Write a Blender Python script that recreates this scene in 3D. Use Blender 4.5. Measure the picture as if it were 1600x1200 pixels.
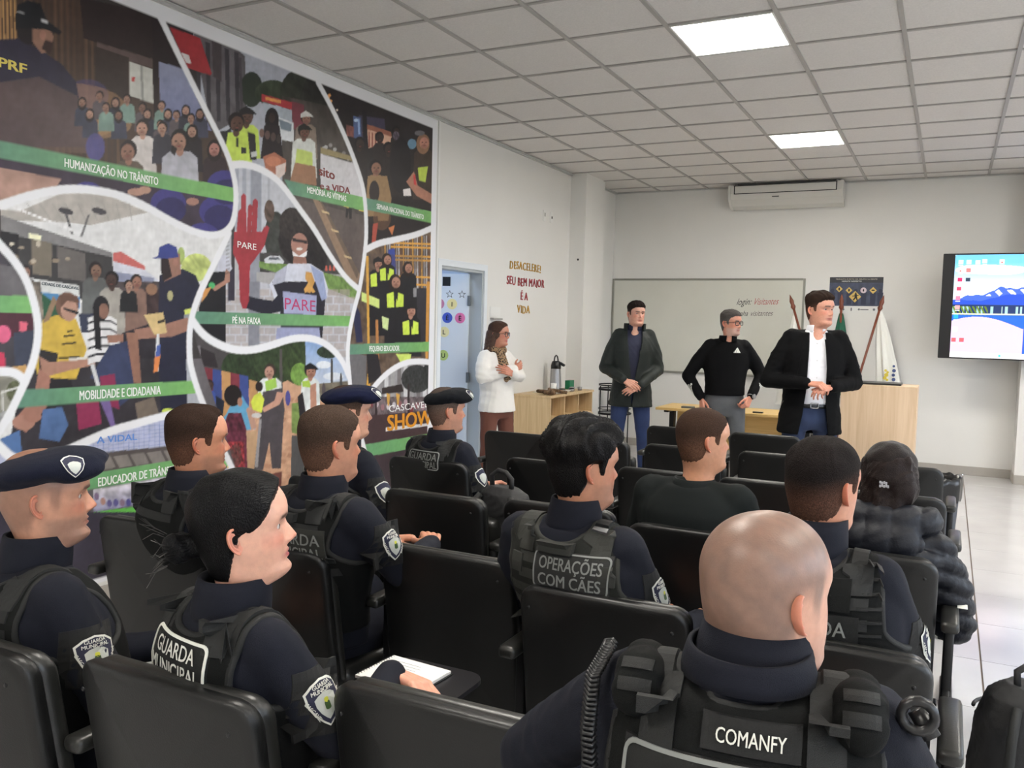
import bpy, bmesh, math, random
import numpy as np
from mathutils import Vector, Matrix
from mathutils.bvhtree import BVHTree

for o in list(bpy.data.objects): bpy.data.objects.remove(o)
scene = bpy.context.scene
COL = scene.collection
PI = math.pi
random.seed(4)

# ------------------------------------------------------------------ camera, world, exposure
CAMZ = 1.588
def cam_axes(yaw=.4681, pitch=.0701, roll=-.0244):
    cy, sy = math.cos(yaw), math.sin(yaw)
    F = np.array([-sy*math.cos(pitch), cy*math.cos(pitch), -math.sin(pitch)])
    r = np.array([cy, sy, 0.]); d = np.cross(F, r)
    return np.array([math.cos(roll)*r+math.sin(roll)*d, -math.sin(roll)*r+math.cos(roll)*d, F])
AX = cam_axes()
cam_data = bpy.data.cameras.new('camera'); cam = bpy.data.objects.new('camera', cam_data); COL.objects.link(cam)
cam_data.sensor_width = 36; cam_data.lens = 1343.9/1600*36; cam_data.clip_start = .05
cam.matrix_world = Matrix(((AX[0][0], -AX[1][0], -AX[2][0], 0), (AX[0][1], -AX[1][1], -AX[2][1], 0), (AX[0][2], -AX[1][2], -AX[2][2], CAMZ), (0, 0, 0, 1)))
scene.camera = cam

world = bpy.data.worlds.new('world'); scene.world = world; world.use_nodes = True
wn = world.node_tree.nodes; bgn = wn['Background']
bgn.inputs[0].default_value = (.75, .86, 1, 1); bgn.inputs[1].default_value = 6.5
scene.view_settings.view_transform = 'Standard'; scene.view_settings.look = 'None'
scene.view_settings.gamma = 1; scene.view_settings.use_curve_mapping = False
scene.view_settings.exposure = 0.68
LAMP = 34.0
XL, XR, YF, YB, HC = -4.069, 3.9, 10.98, -2.6, 3.354

# ------------------------------------------------------------------ materials
MATS = {}
def lin(c):
    return tuple((x/12.92 if x <= .04045 else ((x+.055)/1.055)**2.4) for x in [v/255 for v in c])
def mat(name, col, rough=.6, metal=0, bump=0, bscale=200, var=0, vscale=8, spec=.5, emit=None, sss=0, attr=None, stretch=None, coat=0, sheen=0):
    """procedural principled material; col is an sRGB 0-255 triple"""
    if name in MATS: return MATS[name]
    m = bpy.data.materials.new(name); m.use_nodes = True; nt = m.node_tree; N = nt.nodes; L = nt.links
    b = N['Principled BSDF']; c = lin(col)
    b.inputs['Base Color'].default_value = (*c, 1); b.inputs['Roughness'].default_value = rough
    b.inputs['Metallic'].default_value = metal; b.inputs['Specular IOR Level'].default_value = spec
    b.inputs['Coat Weight'].default_value = coat
    if sheen: b.inputs['Sheen Weight'].default_value = sheen; b.inputs['Sheen Roughness'].default_value = .4
    if sss:
        b.inputs['Subsurface Weight'].default_value = sss; b.inputs['Subsurface Radius'].default_value = (.012, .004, .002); b.inputs['Subsurface Scale'].default_value = 1
    tc = N.new('ShaderNodeTexCoord'); mp = N.new('ShaderNodeMapping'); L.new(tc.outputs['Object'], mp.inputs[0])
    if stretch: mp.inputs['Scale'].default_value = stretch
    src = None
    if attr:
        a = N.new('ShaderNodeVertexColor'); a.layer_name = attr; src = a.outputs[0]
    if var:
        n = N.new('ShaderNodeTexNoise'); n.inputs['Scale'].default_value = vscale; n.inputs['Detail'].default_value = 5
        L.new(mp.outputs[0], n.inputs[0])
        r = N.new('ShaderNodeMapRange'); r.inputs[1].default_value = .3; r.inputs[2].default_value = .7
        r.inputs[3].default_value = 1-var; r.inputs[4].default_value = 1+var; L.new(n.outputs[0], r.inputs[0])
        mx = N.new('ShaderNodeMix'); mx.data_type = 'RGBA'; mx.blend_type = 'MULTIPLY'; mx.inputs[0].default_value = 1
        cc = N.new('ShaderNodeCombineColor')
        for i in range(3): L.new(r.outputs[0], cc.inputs[i])
        if src is None: mx.inputs[6].default_value = (*c, 1)
        else: L.new(src, mx.inputs[6])
        L.new(cc.outputs[0], mx.inputs[7]); src = mx.outputs[2]
    if src is not None: L.new(src, b.inputs['Base Color'])
    if bump:
        n = N.new('ShaderNodeTexNoise'); n.inputs['Scale'].default_value = bscale; n.inputs['Detail'].default_value = 3
        L.new(mp.outputs[0], n.inputs[0])
        bp = N.new('ShaderNodeBump'); bp.inputs['Strength'].default_value = bump; bp.inputs['Distance'].default_value = .004
        L.new(n.outputs[0], bp.inputs['Height']); L.new(bp.outputs[0], b.inputs['Normal'])
    if emit is not None:
        b.inputs['Emission Strength'].default_value = emit
        if src is not None: L.new(src, b.inputs['Emission Color'])
        else: b.inputs['Emission Color'].default_value = (*c, 1)
    MATS[name] = m
    return m

def wood(name, c0, c1, axis=2, scale=1.0, rough=.45):
    if name in MATS: return MATS[name]
    m = bpy.data.materials.new(name); m.use_nodes = True; nt = m.node_tree; N = nt.nodes; L = nt.links
    b = N['Principled BSDF']; b.inputs['Roughness'].default_value = rough
    tc = N.new('ShaderNodeTexCoord'); mp = N.new('ShaderNodeMapping'); L.new(tc.outputs['Object'], mp.inputs[0])
    s = [28*scale]*3; s[axis] = 1.6*scale; mp.inputs['Scale'].default_value = s
    n = N.new('ShaderNodeTexNoise'); n.inputs['Scale'].default_value = 1; n.inputs['Detail'].default_value = 6; n.inputs['Distortion'].default_value = 1.2
    L.new(mp.outputs[0], n.inputs[0]); r = N.new('ShaderNodeValToRGB'); L.new(n.outputs[0], r.inputs[0])
    r.color_ramp.elements[0].position = .3; r.color_ramp.elements[0].color = (*lin(c0), 1)
    r.color_ramp.elements[1].position = .7; r.color_ramp.elements[1].color = (*lin(c1), 1)
    L.new(r.outputs[0], b.inputs['Base Color']); MATS[name] = m
    return m

# ------------------------------------------------------------------ mesh helpers
def mk(name, V, F, m, parent=None, smooth=False, cols=None, mats=None, fm=None):
    me = bpy.data.meshes.new(name)
    me.from_pydata([tuple(map(float, v)) for v in V], [], [tuple(int(i) for i in f) for f in F]); me.update()
    o = bpy.data.objects.new(name, me); COL.objects.link(o)
    for x in (mats or [m]): me.materials.append(x)
    if fm is not None: me.polygons.foreach_set('material_index', np.asarray(fm, dtype=np.int32))
    if smooth: me.polygons.foreach_set('use_smooth', np.ones(len(me.polygons), dtype=bool))
    if cols is not None:
        a = me.color_attributes.new('Col', 'FLOAT_COLOR', 'POINT')
        c = np.ones((len(V), 4), dtype=np.float32); c[:, :3] = cols; a.data.foreach_set('color', c.ravel())
    if parent is not None: o.parent = parent
    return o
def tag(o, label=None, cat=None, group=None, kind=None):
    if label: o['label'] = label
    if cat: o['category'] = cat
    if group: o['group'] = group
    if kind: o['kind'] = kind
    return o
def empty(name, loc, rz=0):
    o = bpy.data.objects.new(name, None); o.empty_display_size = .1; COL.objects.link(o); o.location = loc; o.rotation_euler = (0, 0, rz)
    return o
class MB:
    """collects primitives as one mesh"""
    def __init__(s): s.V = []; s.F = []
    def add(s, V, F):
        k = len(s.V); s.V += [tuple(v) for v in V]; s.F += [tuple(i+k for i in f) for f in F]; return s
    def box(s, c, d, rz=0, bev=0, rx=0, ry=0):
        if bev:
            bm = bmesh.new(); bmesh.ops.create_cube(bm, size=1)
            for v in bm.verts: v.co = Vector((v.co.x*d[0], v.co.y*d[1], v.co.z*d[2]))
            bmesh.ops.bevel(bm, geom=bm.edges[:], offset=bev, segments=2, profile=.5, affect='EDGES')
            V = [v.co.copy() for v in bm.verts]; F = [[v.index for v in f.verts] for f in bm.faces]; bm.free()
        else:
            V = [Vector((x*d[0]/2, y*d[1]/2, z*d[2]/2)) for x in (-1, 1) for y in (-1, 1) for z in (-1, 1)]
            F = [(0, 1, 3, 2), (4, 6, 7, 5), (0, 4, 5, 1), (2, 3, 7, 6), (0, 2, 6, 4), (1, 5, 7, 3)]
        R = Matrix.Rotation(rz, 3, 'Z') @ Matrix.Rotation(ry, 3, 'Y') @ Matrix.Rotation(rx, 3, 'X')
        return s.add([R @ v + Vector(c) for v in V], F)
    def tube(s, pts, r, n=8, closed=False):
        pts = [Vector(p) for p in pts]; R = r if isinstance(r, (list, tuple)) else [r]*len(pts)
        rings = []; up = None
        for i, p in enumerate(pts):
            a = pts[i-1] if (i or closed) else p; b = pts[(i+1) % len(pts)] if (i < len(pts)-1 or closed) else p
            t = (b-a).normalized()
            if up is None: up = Vector((0, 0, 1)) if abs(t.z) < .9 else Vector((1, 0, 0))
            x = t.cross(up)
            x = x.normalized() if x.length > 1e-6 else t.orthogonal().normalized()
            y = x.cross(t).normalized(); up = y
            rings.append([p+(x*math.cos(2*PI*k/n)+y*math.sin(2*PI*k/n))*R[i] for k in range(n)])
        V = [v for q in rings for v in q]; F = []; m = len(rings)
        for i in range(m if closed else m-1):
            j = (i+1) % m
            for k in range(n): F.append((i*n+k, i*n+(k+1) % n, j*n+(k+1) % n, j*n+k))
        if not closed: F += [tuple(range(n))[::-1], tuple((m-1)*n+k for k in range(n))]
        return s.add(V, F)
    def lathe(s, prof, c=(0, 0, 0), n=20, sx=1, sy=1):
        V = []; F = []
        for (r, z) in prof: V += [(c[0]+r*math.cos(2*PI*k/n)*sx, c[1]+r*math.sin(2*PI*k/n)*sy, c[2]+z) for k in range(n)]
        m = len(prof)
        for i in range(m-1):
            for k in range(n): F.append((i*n+k, i*n+(k+1) % n, (i+1)*n+(k+1) % n, (i+1)*n+k))
        F += [tuple(range(n))[::-1], tuple((m-1)*n+k for k in range(n))]
        return s.add(V, F)
    def prism(s, poly, o, ex, ey, n, t):
        """2D polygon in plane (o, ex, ey) given thickness t along n"""
        o, ex, ey, n = map(Vector, (o, ex, ey, n)); k = len(poly)
        V = [o+ex*a+ey*b for a, b in poly]+[o+ex*a+ey*b+n*t for a, b in poly]
        return s.add(V, [tuple(range(k))[::-1], tuple(range(k, 2*k))]+[(i, (i+1) % k, k+(i+1) % k, k+i) for i in range(k)])
    def build(s, name, m, parent=None, smooth=False): return mk(name, s.V, s.F, m, parent, smooth)
def rrect(w, h, r, n=5):
    P = []
    for cx, cy, a in ((w/2-r, h/2-r, 0), (-w/2+r, h/2-r, 90), (-w/2+r, -h/2+r, 180), (w/2-r, -h/2+r, 270)):
        for k in range(n+1):
            t = math.radians(a+90*k/n); P.append((cx+r*math.cos(t), cy+r*math.sin(t)))
    return P
_tc = {}
def text_mesh(s, bold=0.0, res=3):
    """flat glyph mesh of a string, normalised so cap height = 1 and x starts at 0; returns V(n,2), F, width"""
    key = (s, bold)
    if key in _tc: return _tc[key]
    cu = bpy.data.curves.new('t', 'FONT'); cu.body = s; cu.size = 1; cu.resolution_u = res
    o = bpy.data.objects.new('t', cu); COL.objects.link(o)
    dg = bpy.context.evaluated_depsgraph_get(); me = bpy.data.meshes.new_from_object(o.evaluated_get(dg))
    V = np.array([v.co[:2] for v in me.vertices]) if len(me.vertices) else np.zeros((0, 2)); F = [list(p.vertices) for p in me.polygons]
    bpy.data.objects.remove(o); bpy.data.curves.remove(cu); bpy.data.meshes.remove(me)
    V = np.c_[V/.729, np.zeros(len(V))]
    if bold > 0:        # heavier weight: the glyph struck four times with small shifts
        k = len(V); q = bold*.75; V = np.concatenate([V+np.array((d[0]*q, d[1]*q, .00035*j)) for j, d in enumerate(((-1, -.5), (1, -.5), (-1, .5), (1, .5)))]); F = [[i+k*j for i in f] for j in range(4) for f in F]
    x0 = V[:, 0].min(); V[:, 0] -= x0
    _tc[key] = (V, F, V[:, 0].max()); return _tc[key]
def text_on(name, s, o, ex, ey, n, h, m, parent=None, width=None, bold=0., lift=.001, thick=0, align='c', shear=0):
    """lettering lying on the plane o,ex,ey; h cap height; width: squeeze to this length"""
    V, F, W = text_mesh(s, bold); o, ex, ey, n = map(Vector, (o, ex, ey, n)); sx = h if width is None else width/W
    off = {'c': -W*sx/2, 'l': 0, 'r': -W*sx}[align]
    P = [o+ex*(off+v[0]*sx+v[1]*h*shear)+ey*(v[1]*h)+n*(lift+thick+v[2]) for v in V]
    if thick:
        k = len(P); P2 = P+[p-n*thick for p in P]; E = {}
        for f in F:
            for a, b in zip(f, list(f[1:])+[f[0]]): E[(a, b)] = 1
        F = list(F)+[(a, a+k, b+k, b) for (a, b) in E if (b, a) not in E]; P = P2
    return mk(name, P, F, m, parent)

# in-plane view of where a measured image point lies on the left wall
def on_left_wall(u, v):
    d = AX.T @ np.array([(u-800)/1343.9, (v-600)/1343.9, 1]); t = XL/d[0]
    return (t*d[1], CAMZ+t*d[2])

# ------------------------------------------------------------------ the room
M_WALL = mat('wall_paint', (224, 223, 220), .75, bump=.05, bscale=60, var=.015, vscale=1.5)
M_CEIL = mat('ceiling_tile_mineral', (214, 211, 208), .9, bump=.5, bscale=160, var=.05, vscale=90)
M_TBAR = mat('ceiling_bar', (165, 162, 158), .5)
M_WHITE = mat('white_paint', (226, 226, 224), .4)
M_DARKGAP = mat('grout_dark', (112, 98, 88), .9)

# ceiling: slab, grid bars, one object per tile
ceil = MB().box(((XL+XR)/2, (YF+YB)/2, HC+.12), (XR-XL, YF-YB, .04)).build('ceiling', M_DARKGAP); tag(ceil, kind='structure')
P = .625; X0, Y0 = -.3298, 10.644
xs = sorted([X0+P*k for k in range(-5, 7)]+[XL, XR]); ys = sorted([Y0-P*k for k in range(0, 22) if Y0-P*k > YB]+[YF, YB])
bars = MB()
for x in xs: bars.box((x, (YF+YB)/2, HC+.002), (.026, YF-YB, .012))
for y in ys: bars.box(((XL+XR)/2, y, HC+.0035), (XR-XL, .024, .01))
bars.build('ceiling_grid_bar', M_TBAR, ceil)
lamps = [(-1.2675, 5.3315), (-1.2675, 8.4565), (-1.2675, 2.2065), (-1.2675, -.9185), (1.8575, 8.4565), (1.8575, 5.3315), (1.8575, 2.2065), (1.8575, -.9185)]
tile_me = {}
for i in range(len(xs)-1):
    for j in range(len(ys)-1):
        cx, cy = (xs[i]+xs[i+1])/2, (ys[j]+ys[j+1])/2; w, d = xs[i+1]-xs[i]-.02, ys[j+1]-ys[j]-.02
        if w < .04 or d < .04 or any(abs(cx-a) < .2 and abs(cy-b) < .2 for a, b in lamps): continue
        k = (round(w, 3), round(d, 3))
        if k not in tile_me:
            o = MB().box((0, 0, 0), (w, d, .012), bev=.003).build('ceiling_tile', M_CEIL); tile_me[k] = o.data
        else:
            o = bpy.data.objects.new('ceiling_tile', tile_me[k]); COL.objects.link(o)
        o.location = (cx, cy, HC+.013+random.uniform(-.0012, .0012)); o.parent = ceil
# cornice angle along the walls
M_CORN = mat('cornice_metal', (188, 188, 186), .4)
tr = MB().box((XL+.012, (YF+YB)/2, HC-.008), (.024, YF-YB, .018)).box((XL+.03, (YF+YB)/2, HC-.003), (.03, YF-YB, .006)).build('trim_1', M_CORN); tag(tr, kind='structure')
tr = MB().box(((XL+XR)/2, YF-.012, HC-.006), (XR-XL, .024, .014)).build('trim_2', M_CORN); tag(tr, kind='structure')

M_PANEL = mat('led_diffuser', (255, 250, 240), .5, emit=LAMP)
for k, (x, y) in enumerate(lamps):
    e = empty('ceiling_light', (x, y, HC))
    tag(e, ['square LED ceiling panel nearer the camera, glowing white in the tile grid', 'square LED ceiling panel farther away, above the whiteboard end of the room',
            'LED ceiling panel above the nearest seat rows', 'LED ceiling panel behind the camera on the mural side', 'LED ceiling panel near the television',
            'LED ceiling panel over the middle of the aisle', 'LED ceiling panel over the near end of the aisle', 'LED ceiling panel behind the camera on the aisle side'][k], 'ceiling light')
    MB().box((0, 0, .012), (.585, .585, .01)).build('light_housing', M_WHITE, e)
    MB().box((0, 0, .003), (.575, .575, .006)).build('diffuser', M_PANEL, e)
    f = MB()
    for s in (-1, 1): f.box((s*.296, 0, .001), (.018, .61, .01)).box((0, s*.296, .001), (.57, .018, .01))
    f.build('light_frame', M_WHITE, e)

# floor: base and one object per tile
M_FLOOR = mat('porcelain_tile', (198, 196, 196), .16, var=.04, vscale=3, bump=.02, bscale=8)
flo = MB().box(((XL+XR)/2, (YF+YB)/2, -.03), (XR-XL, YF-YB, .05)).build('floor', M_DARKGAP); tag(flo, kind='structure')
T = .62; fx = sorted([.222+T*k for k in range(-6, 6)]+[XL, XR]); fy = sorted([9.675+T*k for k in range(-19, 3) if 9.675+T*k < YF]+[YF, YB])
fm = {}
for i in range(len(fx)-1):
    for j in range(len(fy)-1):
        g = .0035 if abs(fx[i+1]-.222) > .01 and abs(fx[i]-.222) > .01 else .007
        w, d = fx[i+1]-fx[i]-g, fy[j+1]-fy[j]-.004
        if w < .02 or d < .02: continue
        k = (round(w, 3), round(d, 3))
        if k not in fm: o = MB().box((0, 0, 0), (w, d, .008), bev=.0012).build('floor_tile', M_FLOOR); fm[k] = o.data
        else: o = bpy.data.objects.new('floor_tile', fm[k]); COL.objects.link(o)
        o.location = ((fx[i]+fx[i+1])/2, (fy[j]+fy[j+1])/2, -.004); o.parent = flo

def wall(name, c, d): return tag(MB().box(c, d).build(name, M_WALL), kind='structure')
HT = HC+.14
wall('wall_front', ((XL+XR)/2, YF+.075, HT/2), (XR-XL+.3, .15, HT))
wall('wall_back', ((XL+XR)/2, YB-.075, HT/2), (XR-XL+.3, .15, HT))
# left wall with the door opening y 6.60..7.37, z 0..2.09
DY0, DY1, DZ = 6.585, 7.375, 2.09
wl = MB().box((XL-.075, (YB+DY0)/2, HT/2), (.15, DY0-YB, HT)).box((XL-.075, (DY1+YF)/2, HT/2), (.15, YF-DY1, HT)).box((XL-.075, (DY0+DY1)/2, (DZ+HT)/2), (.15, DY1-DY0, HT-DZ))
tag(wl.build('wall_left', M_WALL), kind='structure')
# right wall with three windows
wr = MB(); wy = [(-1.6, .6), (1.8, 4.0), (5.2, 7.4)]; WZ0, WZ1 = 1.0, 2.4
ed = [YB]+[v for p in wy for v in p]+[YF]
for a, b in zip(ed[0::2], ed[1::2]): wr.box((XR+.075, (a+b)/2, HT/2), (.15, b-a, HT))
for a, b in wy: wr.box((XR+.075, (a+b)/2, WZ0/2), (.15, b-a, WZ0)).box((XR+.075, (a+b)/2, (WZ1+HT)/2), (.15, b-a, HT-WZ1))
tag(wr.build('wall_right', M_WALL), kind='structure')
def glassmat():
    m = bpy.data.materials.new('window_glass'); m.use_nodes = True; N = m.node_tree.nodes; L = m.node_tree.links; N.remove(N['Principled BSDF'])
    t = N.new('ShaderNodeBsdfTransparent'); g = N.new('ShaderNodeBsdfGlossy'); g.inputs['Roughness'].default_value = .02; x = N.new('ShaderNodeMixShader'); x.inputs[0].default_value = .08
    L.new(t.outputs[0], x.inputs[1]); L.new(g.outputs[0], x.inputs[2]); L.new(x.outputs[0], N['Material Output'].inputs[0]); return m
M_GLASS = glassmat(); M_ALU = mat('window_aluminium', (205, 205, 205), .35, metal=.6)
for k, (a, b) in enumerate(wy):
    e = empty('window_%d' % (k+1), (XR+.05, (a+b)/2, WZ0)); tag(e, kind='structure'); w = b-a; h = WZ1-WZ0
    f = MB()
    for y in (-w/2+.02, 0, w/2-.02): f.box((0, y, h/2), (.05, .04, h))
    for z in (.02, h-.02): f.box((0, 0, z), (.05, w, .04))
    f.build('window_frame', M_ALU, e)
    for s in (-1, 1): MB().box((0, s*w/4, h/2), (.005, w/2-.05, h-.07)).build('window_pane', M_GLASS, e)
    ld = bpy.data.lights.new('window_daylight', 'AREA'); ld.shape = 'RECTANGLE'; ld.size = h; ld.size_y = w; ld.cycles.is_portal = True
    lo = bpy.data.objects.new('window_daylight', ld); COL.objects.link(lo); lo.location = (XR+.12, (a+b)/2, (WZ0+WZ1)/2); lo.rotation_euler = (0, PI/2, 0)
# ground outside the windows so that the sky does not shine from below
M_GRD = mat('outside_ground', (120, 122, 112), .9)
tag(MB().box((XR+15.2, 4, -.1), (30, 60, .1)).build('ground', M_GRD), kind='structure')

# pilasters
wall('trim_3', ((XL-3.87)/2, 9.76, HT/2), (-3.87-XL, .60, HT))
wall('trim_4', ((.70+XR)/2, YF-.19, HT/2), (XR-.70, .38, HT))
M_BASE = mat('baseboard_tile', (168, 163, 156), .3, var=.05, vscale=5)
def base(name, c, d): tag(MB().box(c, d, bev=.003).build(name, M_BASE), kind='structure')
base('baseboard_front', ((XL+.70)/2, YF-.006, .05), (.70-XL, .012, .10))
base('baseboard_left', (XL+.006, (DY1+.08+9.46)/2, .05), (.012, 9.46-DY1-.08, .10))
base('baseboard_left_near', (XL+.006, (YB+DY0-.08)/2, .05), (.012, DY0-.08-YB, .10))
base('baseboard_right', ((.70+XR)/2, YF-.386, .05), (XR-.70, .012, .10))
base('baseboard_pilaster', (.694, YF-.19, .05), (.012, .38, .10))
# screw plug on pilaster
# corridor behind the open door
cw = MB().box((-6.6, 7.0, HT/2), (.1, 4.4, HT)).box((-5.4, 9.15, HT/2), (2.4, .1, HT)).box((-5.4, 4.85, HT/2), (2.4, .1, HT)).box((-5.4, 7.0, HC+.1), (2.5, 4.4, .05))
tag(cw.build('wall_corridor', mat('corridor_paint', (214, 226, 240), .7)), kind='structure')
tag(MB().box((-5.37, 7.0, -.025), (2.5, 4.4, .05)).build('floor_corridor', M_FLOOR), kind='structure')
e = empty('ceiling_light', (-5.3, 6.6, HC+.05)); tag(e, 'LED ceiling panel in the corridor behind the open door', 'ceiling light')
MB().box((0, 0, 0), (.6, .6, .02)).build('light_housing', M_WHITE, e)
MB().box((0, 0, -.014), (.57, .57, .008)).build('diffuser', mat('led_cool', (215, 232, 255), .5, emit=22.0), e)

# door 1: casing, jamb, leaf opened into the corridor
dr = empty('door_1', (XL, (DY0+DY1)/2, 0)); tag(dr, kind='structure'); hw = (DY1-DY0)/2
M_DOOR = mat('door_white', (222, 228, 234), .35)
c = MB()
for s in (-1, 1): c.box((.008, s*(hw+.03), (DZ+.06)/2), (.016, .06, DZ+.06), bev=.003)
c.box((.008, 0, DZ+.03), (.0158, 2*hw+.12, .06), bev=.003); c.build('door_casing', M_DOOR, dr)
c = MB()
for s in (-1, 1): c.box((-.075, s*(hw-.012), DZ/2), (.149, .024, DZ))
c.box((-.075, 0, DZ-.012), (.149, 2*hw-.05, .0235)); c.build('door_jamb', mat('door_jamb_grey', (176, 182, 184), .4), dr)
leaf = empty('door_leaf', (-.135, hw-.03, 0), math.radians(-192)); leaf.parent = dr   # local +Y runs from the hinge along the leaf
leaf.rotation_euler = (0, 0, math.radians(104))
LW = .74
MB().box((0, LW/2, DZ/2-.01), (.036, LW, DZ-.04), bev=.003).build('door_panel', M_DOOR, leaf)
hg = MB()
for z in (.25, 1.05, 1.80): hg.box((-.026, -.006, z), (.03, .03, .10), bev=.003)
hg.build('hinge', mat('hinge_steel', (128, 132, 134), .35, metal=.7), leaf)
MB().box((-.03, LW-.06, 1.02), (.02, .04, .18), bev=.004).box((-.05, LW-.11, 1.05), (.016, .12, .02), bev=.004).build('door_handle', mat('hinge_steel', (1, 1, 1)), leaf)
M_BLACK = mat('black_print', (18, 18, 20), .5)
def star(r):
    return [(r*(1 if k % 2 == 0 else .42)*math.sin(PI*k/5), r*(1 if k % 2 == 0 else .42)*math.cos(PI*k/5)) for k in range(10)]
fx_ = -.0185  # face of the leaf towards the room
st = MB()
for k in range(4):
    y = .07+.125*k; s1, s2 = star(.042), star(.030)
    V = [(fx_-.001, y-a, 1.86+b) for a, b in s1]+[(fx_-.001, y-a, 1.86+b) for a, b in s2]
    st.add(V, [(i, (i+1) % 10, 10+(i+1) % 10, 10+i) for i in range(10)])
st.build('star_sticker', M_BLACK, leaf)
for y, z, ch, col in ((.17, 1.765, 'I', (240, 226, 160)), (.30, 1.765, 'A', (200, 130, 160)), (.085, 1.63, 'É', (224, 120, 170)), (.215, 1.63, 'É', (70, 92, 190)), (.35, 1.63, 'O', (236, 214, 130)), (.245, 1.49, 'L', (236, 226, 170)), (.25, 1.26, 'U', (186, 206, 120))):
    d = MB().prism([(.052*math.cos(t*PI/12), .052*math.sin(t*PI/12)) for t in range(24)], (fx_, y, z), (0, -1, 0), (0, 0, 1), (-1, 0, 0), .001).build('letter_disc', mat('disc_%d_%d' % (col[0], col[2]), col, .5), leaf)
    text_on('disc_letter', ch, (fx_-.0012, y, z-.024), (0, -1, 0), (0, 0, 1), (-1, 0, 0), .046, M_BLACK, d, bold=.03)
MB().box((fx_-.001, .23, 1.985), (.002, .08, .09)).build('door_sign', M_BLACK, leaf)
# ------------------------------------------------------------------ printed mural on the left wall
# a flat print: shapes are laid out in wall coordinates (y, z) and stored as the colour of a fine flat mesh
MY0, MY1, MZ0, MZ1 = 1.3, 6.485, .12, 3.335
RES = .0068/2
ny, nz = 2*int((MY1-MY0)/RES/2)+1, 2*int((MZ1-MZ0)/RES/2)+1
gy = MY0+(np.arange(ny+1))*(MY1-MY0)/ny; gz = MZ0+(np.arange(nz+1))*(MZ1-MZ0)/nz
GY, GZ = np.meshgrid(gy, gz)      # rows = z
IMG = np.zeros(GY.shape+(3,), dtype=np.float32)+np.array(lin((60, 55, 55)))
def W(pts): return np.array([on_left_wall(u, v) for u, v in pts])
def inside(P, box=None):
    y0, y1 = P[:, 0].min(), P[:, 0].max(); z0, z1 = P[:, 1].min(), P[:, 1].max()
    i0, i1 = np.searchsorted(gz, [z0, z1]); j0, j1 = np.searchsorted(gy, [y0, y1])
    sl = (slice(i0, i1+1), slice(j0, j1+1)); X, Z = GY[sl], GZ[sl]; m = np.zeros(X.shape, bool)
    for k in range(len(P)):
        (xa, za), (xb, zb) = P[k], P[(k+1) % len(P)]
        if za == zb: continue
        c = ((Z >= za) != (Z >= zb)) & (X < (xb-xa)*(Z-za)/(zb-za)+xa); m ^= c
    return sl, m
CELL = np.zeros(GY.shape, np.int8)
def cell(k, pts):
    sl, m = inside(W(pts)); a = CELL[sl]; a[m] = k
CUR = [0]
rng = np.random.RandomState(3)
NZ = {}
def noise(f, seed=0):
    key = (f, seed)
    if key not in NZ:
        r = np.random.RandomState(seed+int(f*10)); a = np.zeros(GY.shape)
        for q in range(7):
            t = r.rand()*6.28; g = f*(.6+r.rand()*1.2)
            a += np.sin(GY*math.cos(t)*g+GZ*math.sin(t)*g+r.rand()*6+1.7*np.sin(GY*g*.37+GZ*g*.29+r.rand()*6))
        NZ[key] = a/7
    return NZ[key]
def paint(pts, c, c2=None, mode='v', nf=0, na=.2, raw=False, al=1.):
    P_ = pts if raw else W(pts); sl, m = inside(P_)
    if CUR[0]: m = m & (CELL[sl] == CUR[0])
    if not m.any(): return
    col = np.array(lin(c))
    if c2 is not None:
        k = 1 if mode == 'v' else 0; q = (GZ if k else GY)[sl]; a, b = P_[:, k].min(), P_[:, k].max()
        t = ((q-a)/(b-a+1e-6))[m][:, None]; t = 1-t if k else t
        col = col*(1-t)+np.array(lin(c2))*t
    else: col = np.repeat(col[None], m.sum(), 0)
    if nf:
        n = (noise(nf, 1)[sl][m]+.6*noise(nf*2.3, 2)[sl][m])[:, None]; col = col*(1+na*np.clip(n*1.6, -1, 1.4))
    a = IMG[sl]; a[m] = a[m]*(1-al)+np.clip(col, 0, 1)*al
def el(cx, cy, rx, ry, c, rot=0, **k):
    r = math.radians(rot)
    paint([(cx+rx*math.cos(t)*math.cos(r)-ry*math.sin(t)*math.sin(r), cy+rx*math.cos(t)*math.sin(r)+ry*math.sin(t)*math.cos(r)) for t in np.arange(0, 6.28, .35)], c, **k)
def head(x, y, r, skin=(176, 132, 112), hair=(34, 26, 26), face=1, cap=None, long=False):
    if long: el(x-.1*r, y+.35*r, 1.15*r, 1.75*r, hair)
    el(x, y-.15*r, 1.02*r, 1.2*r, hair); el(x+.12*r*face, y+.18*r, .8*r, 1.02*r, skin)
    el(x+.12*r*face, y+.75*r, .55*r, .42*r, tuple(int(q*.86) for q in skin))
    if r > 3.5:
        for s in (-.32, .34): el(x+(.12*face+s)*r, y+.05*r, .16*r, .09*r, (40, 28, 26))
        el(x+.12*r*face, y+.62*r, .25*r, .08*r, (130, 60, 56)); el(x+.16*r*face, y+.32*r, .1*r, .16*r, tuple(int(q*.8) for q in skin))
    if cap: paint([(x-1.05*r, y-.1*r), (x-1.0*r, y-.9*r), (x, y-1.5*r), (x+1.0*r, y-.85*r), (x+1.5*r*face, y-.25*r), (x, y-.35*r)], cap)
def fig(x, y, r, shirt, h=5, w=2.1, **k):
    paint([(x-w*r*.5, y+1.2*r), (x+w*r*.5, y+1.2*r), (x+w*r*.85, y+1.9*r), (x+w*r, y+h*r), (x-w*r, y+h*r), (x-w*r*.85, y+1.9*r)], shirt, nf=30, na=.12)
    el(x, y+1.15*r, .42*r, .6*r, k.get('skin', (160, 118, 98))); head(x, y, r, **k)
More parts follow.
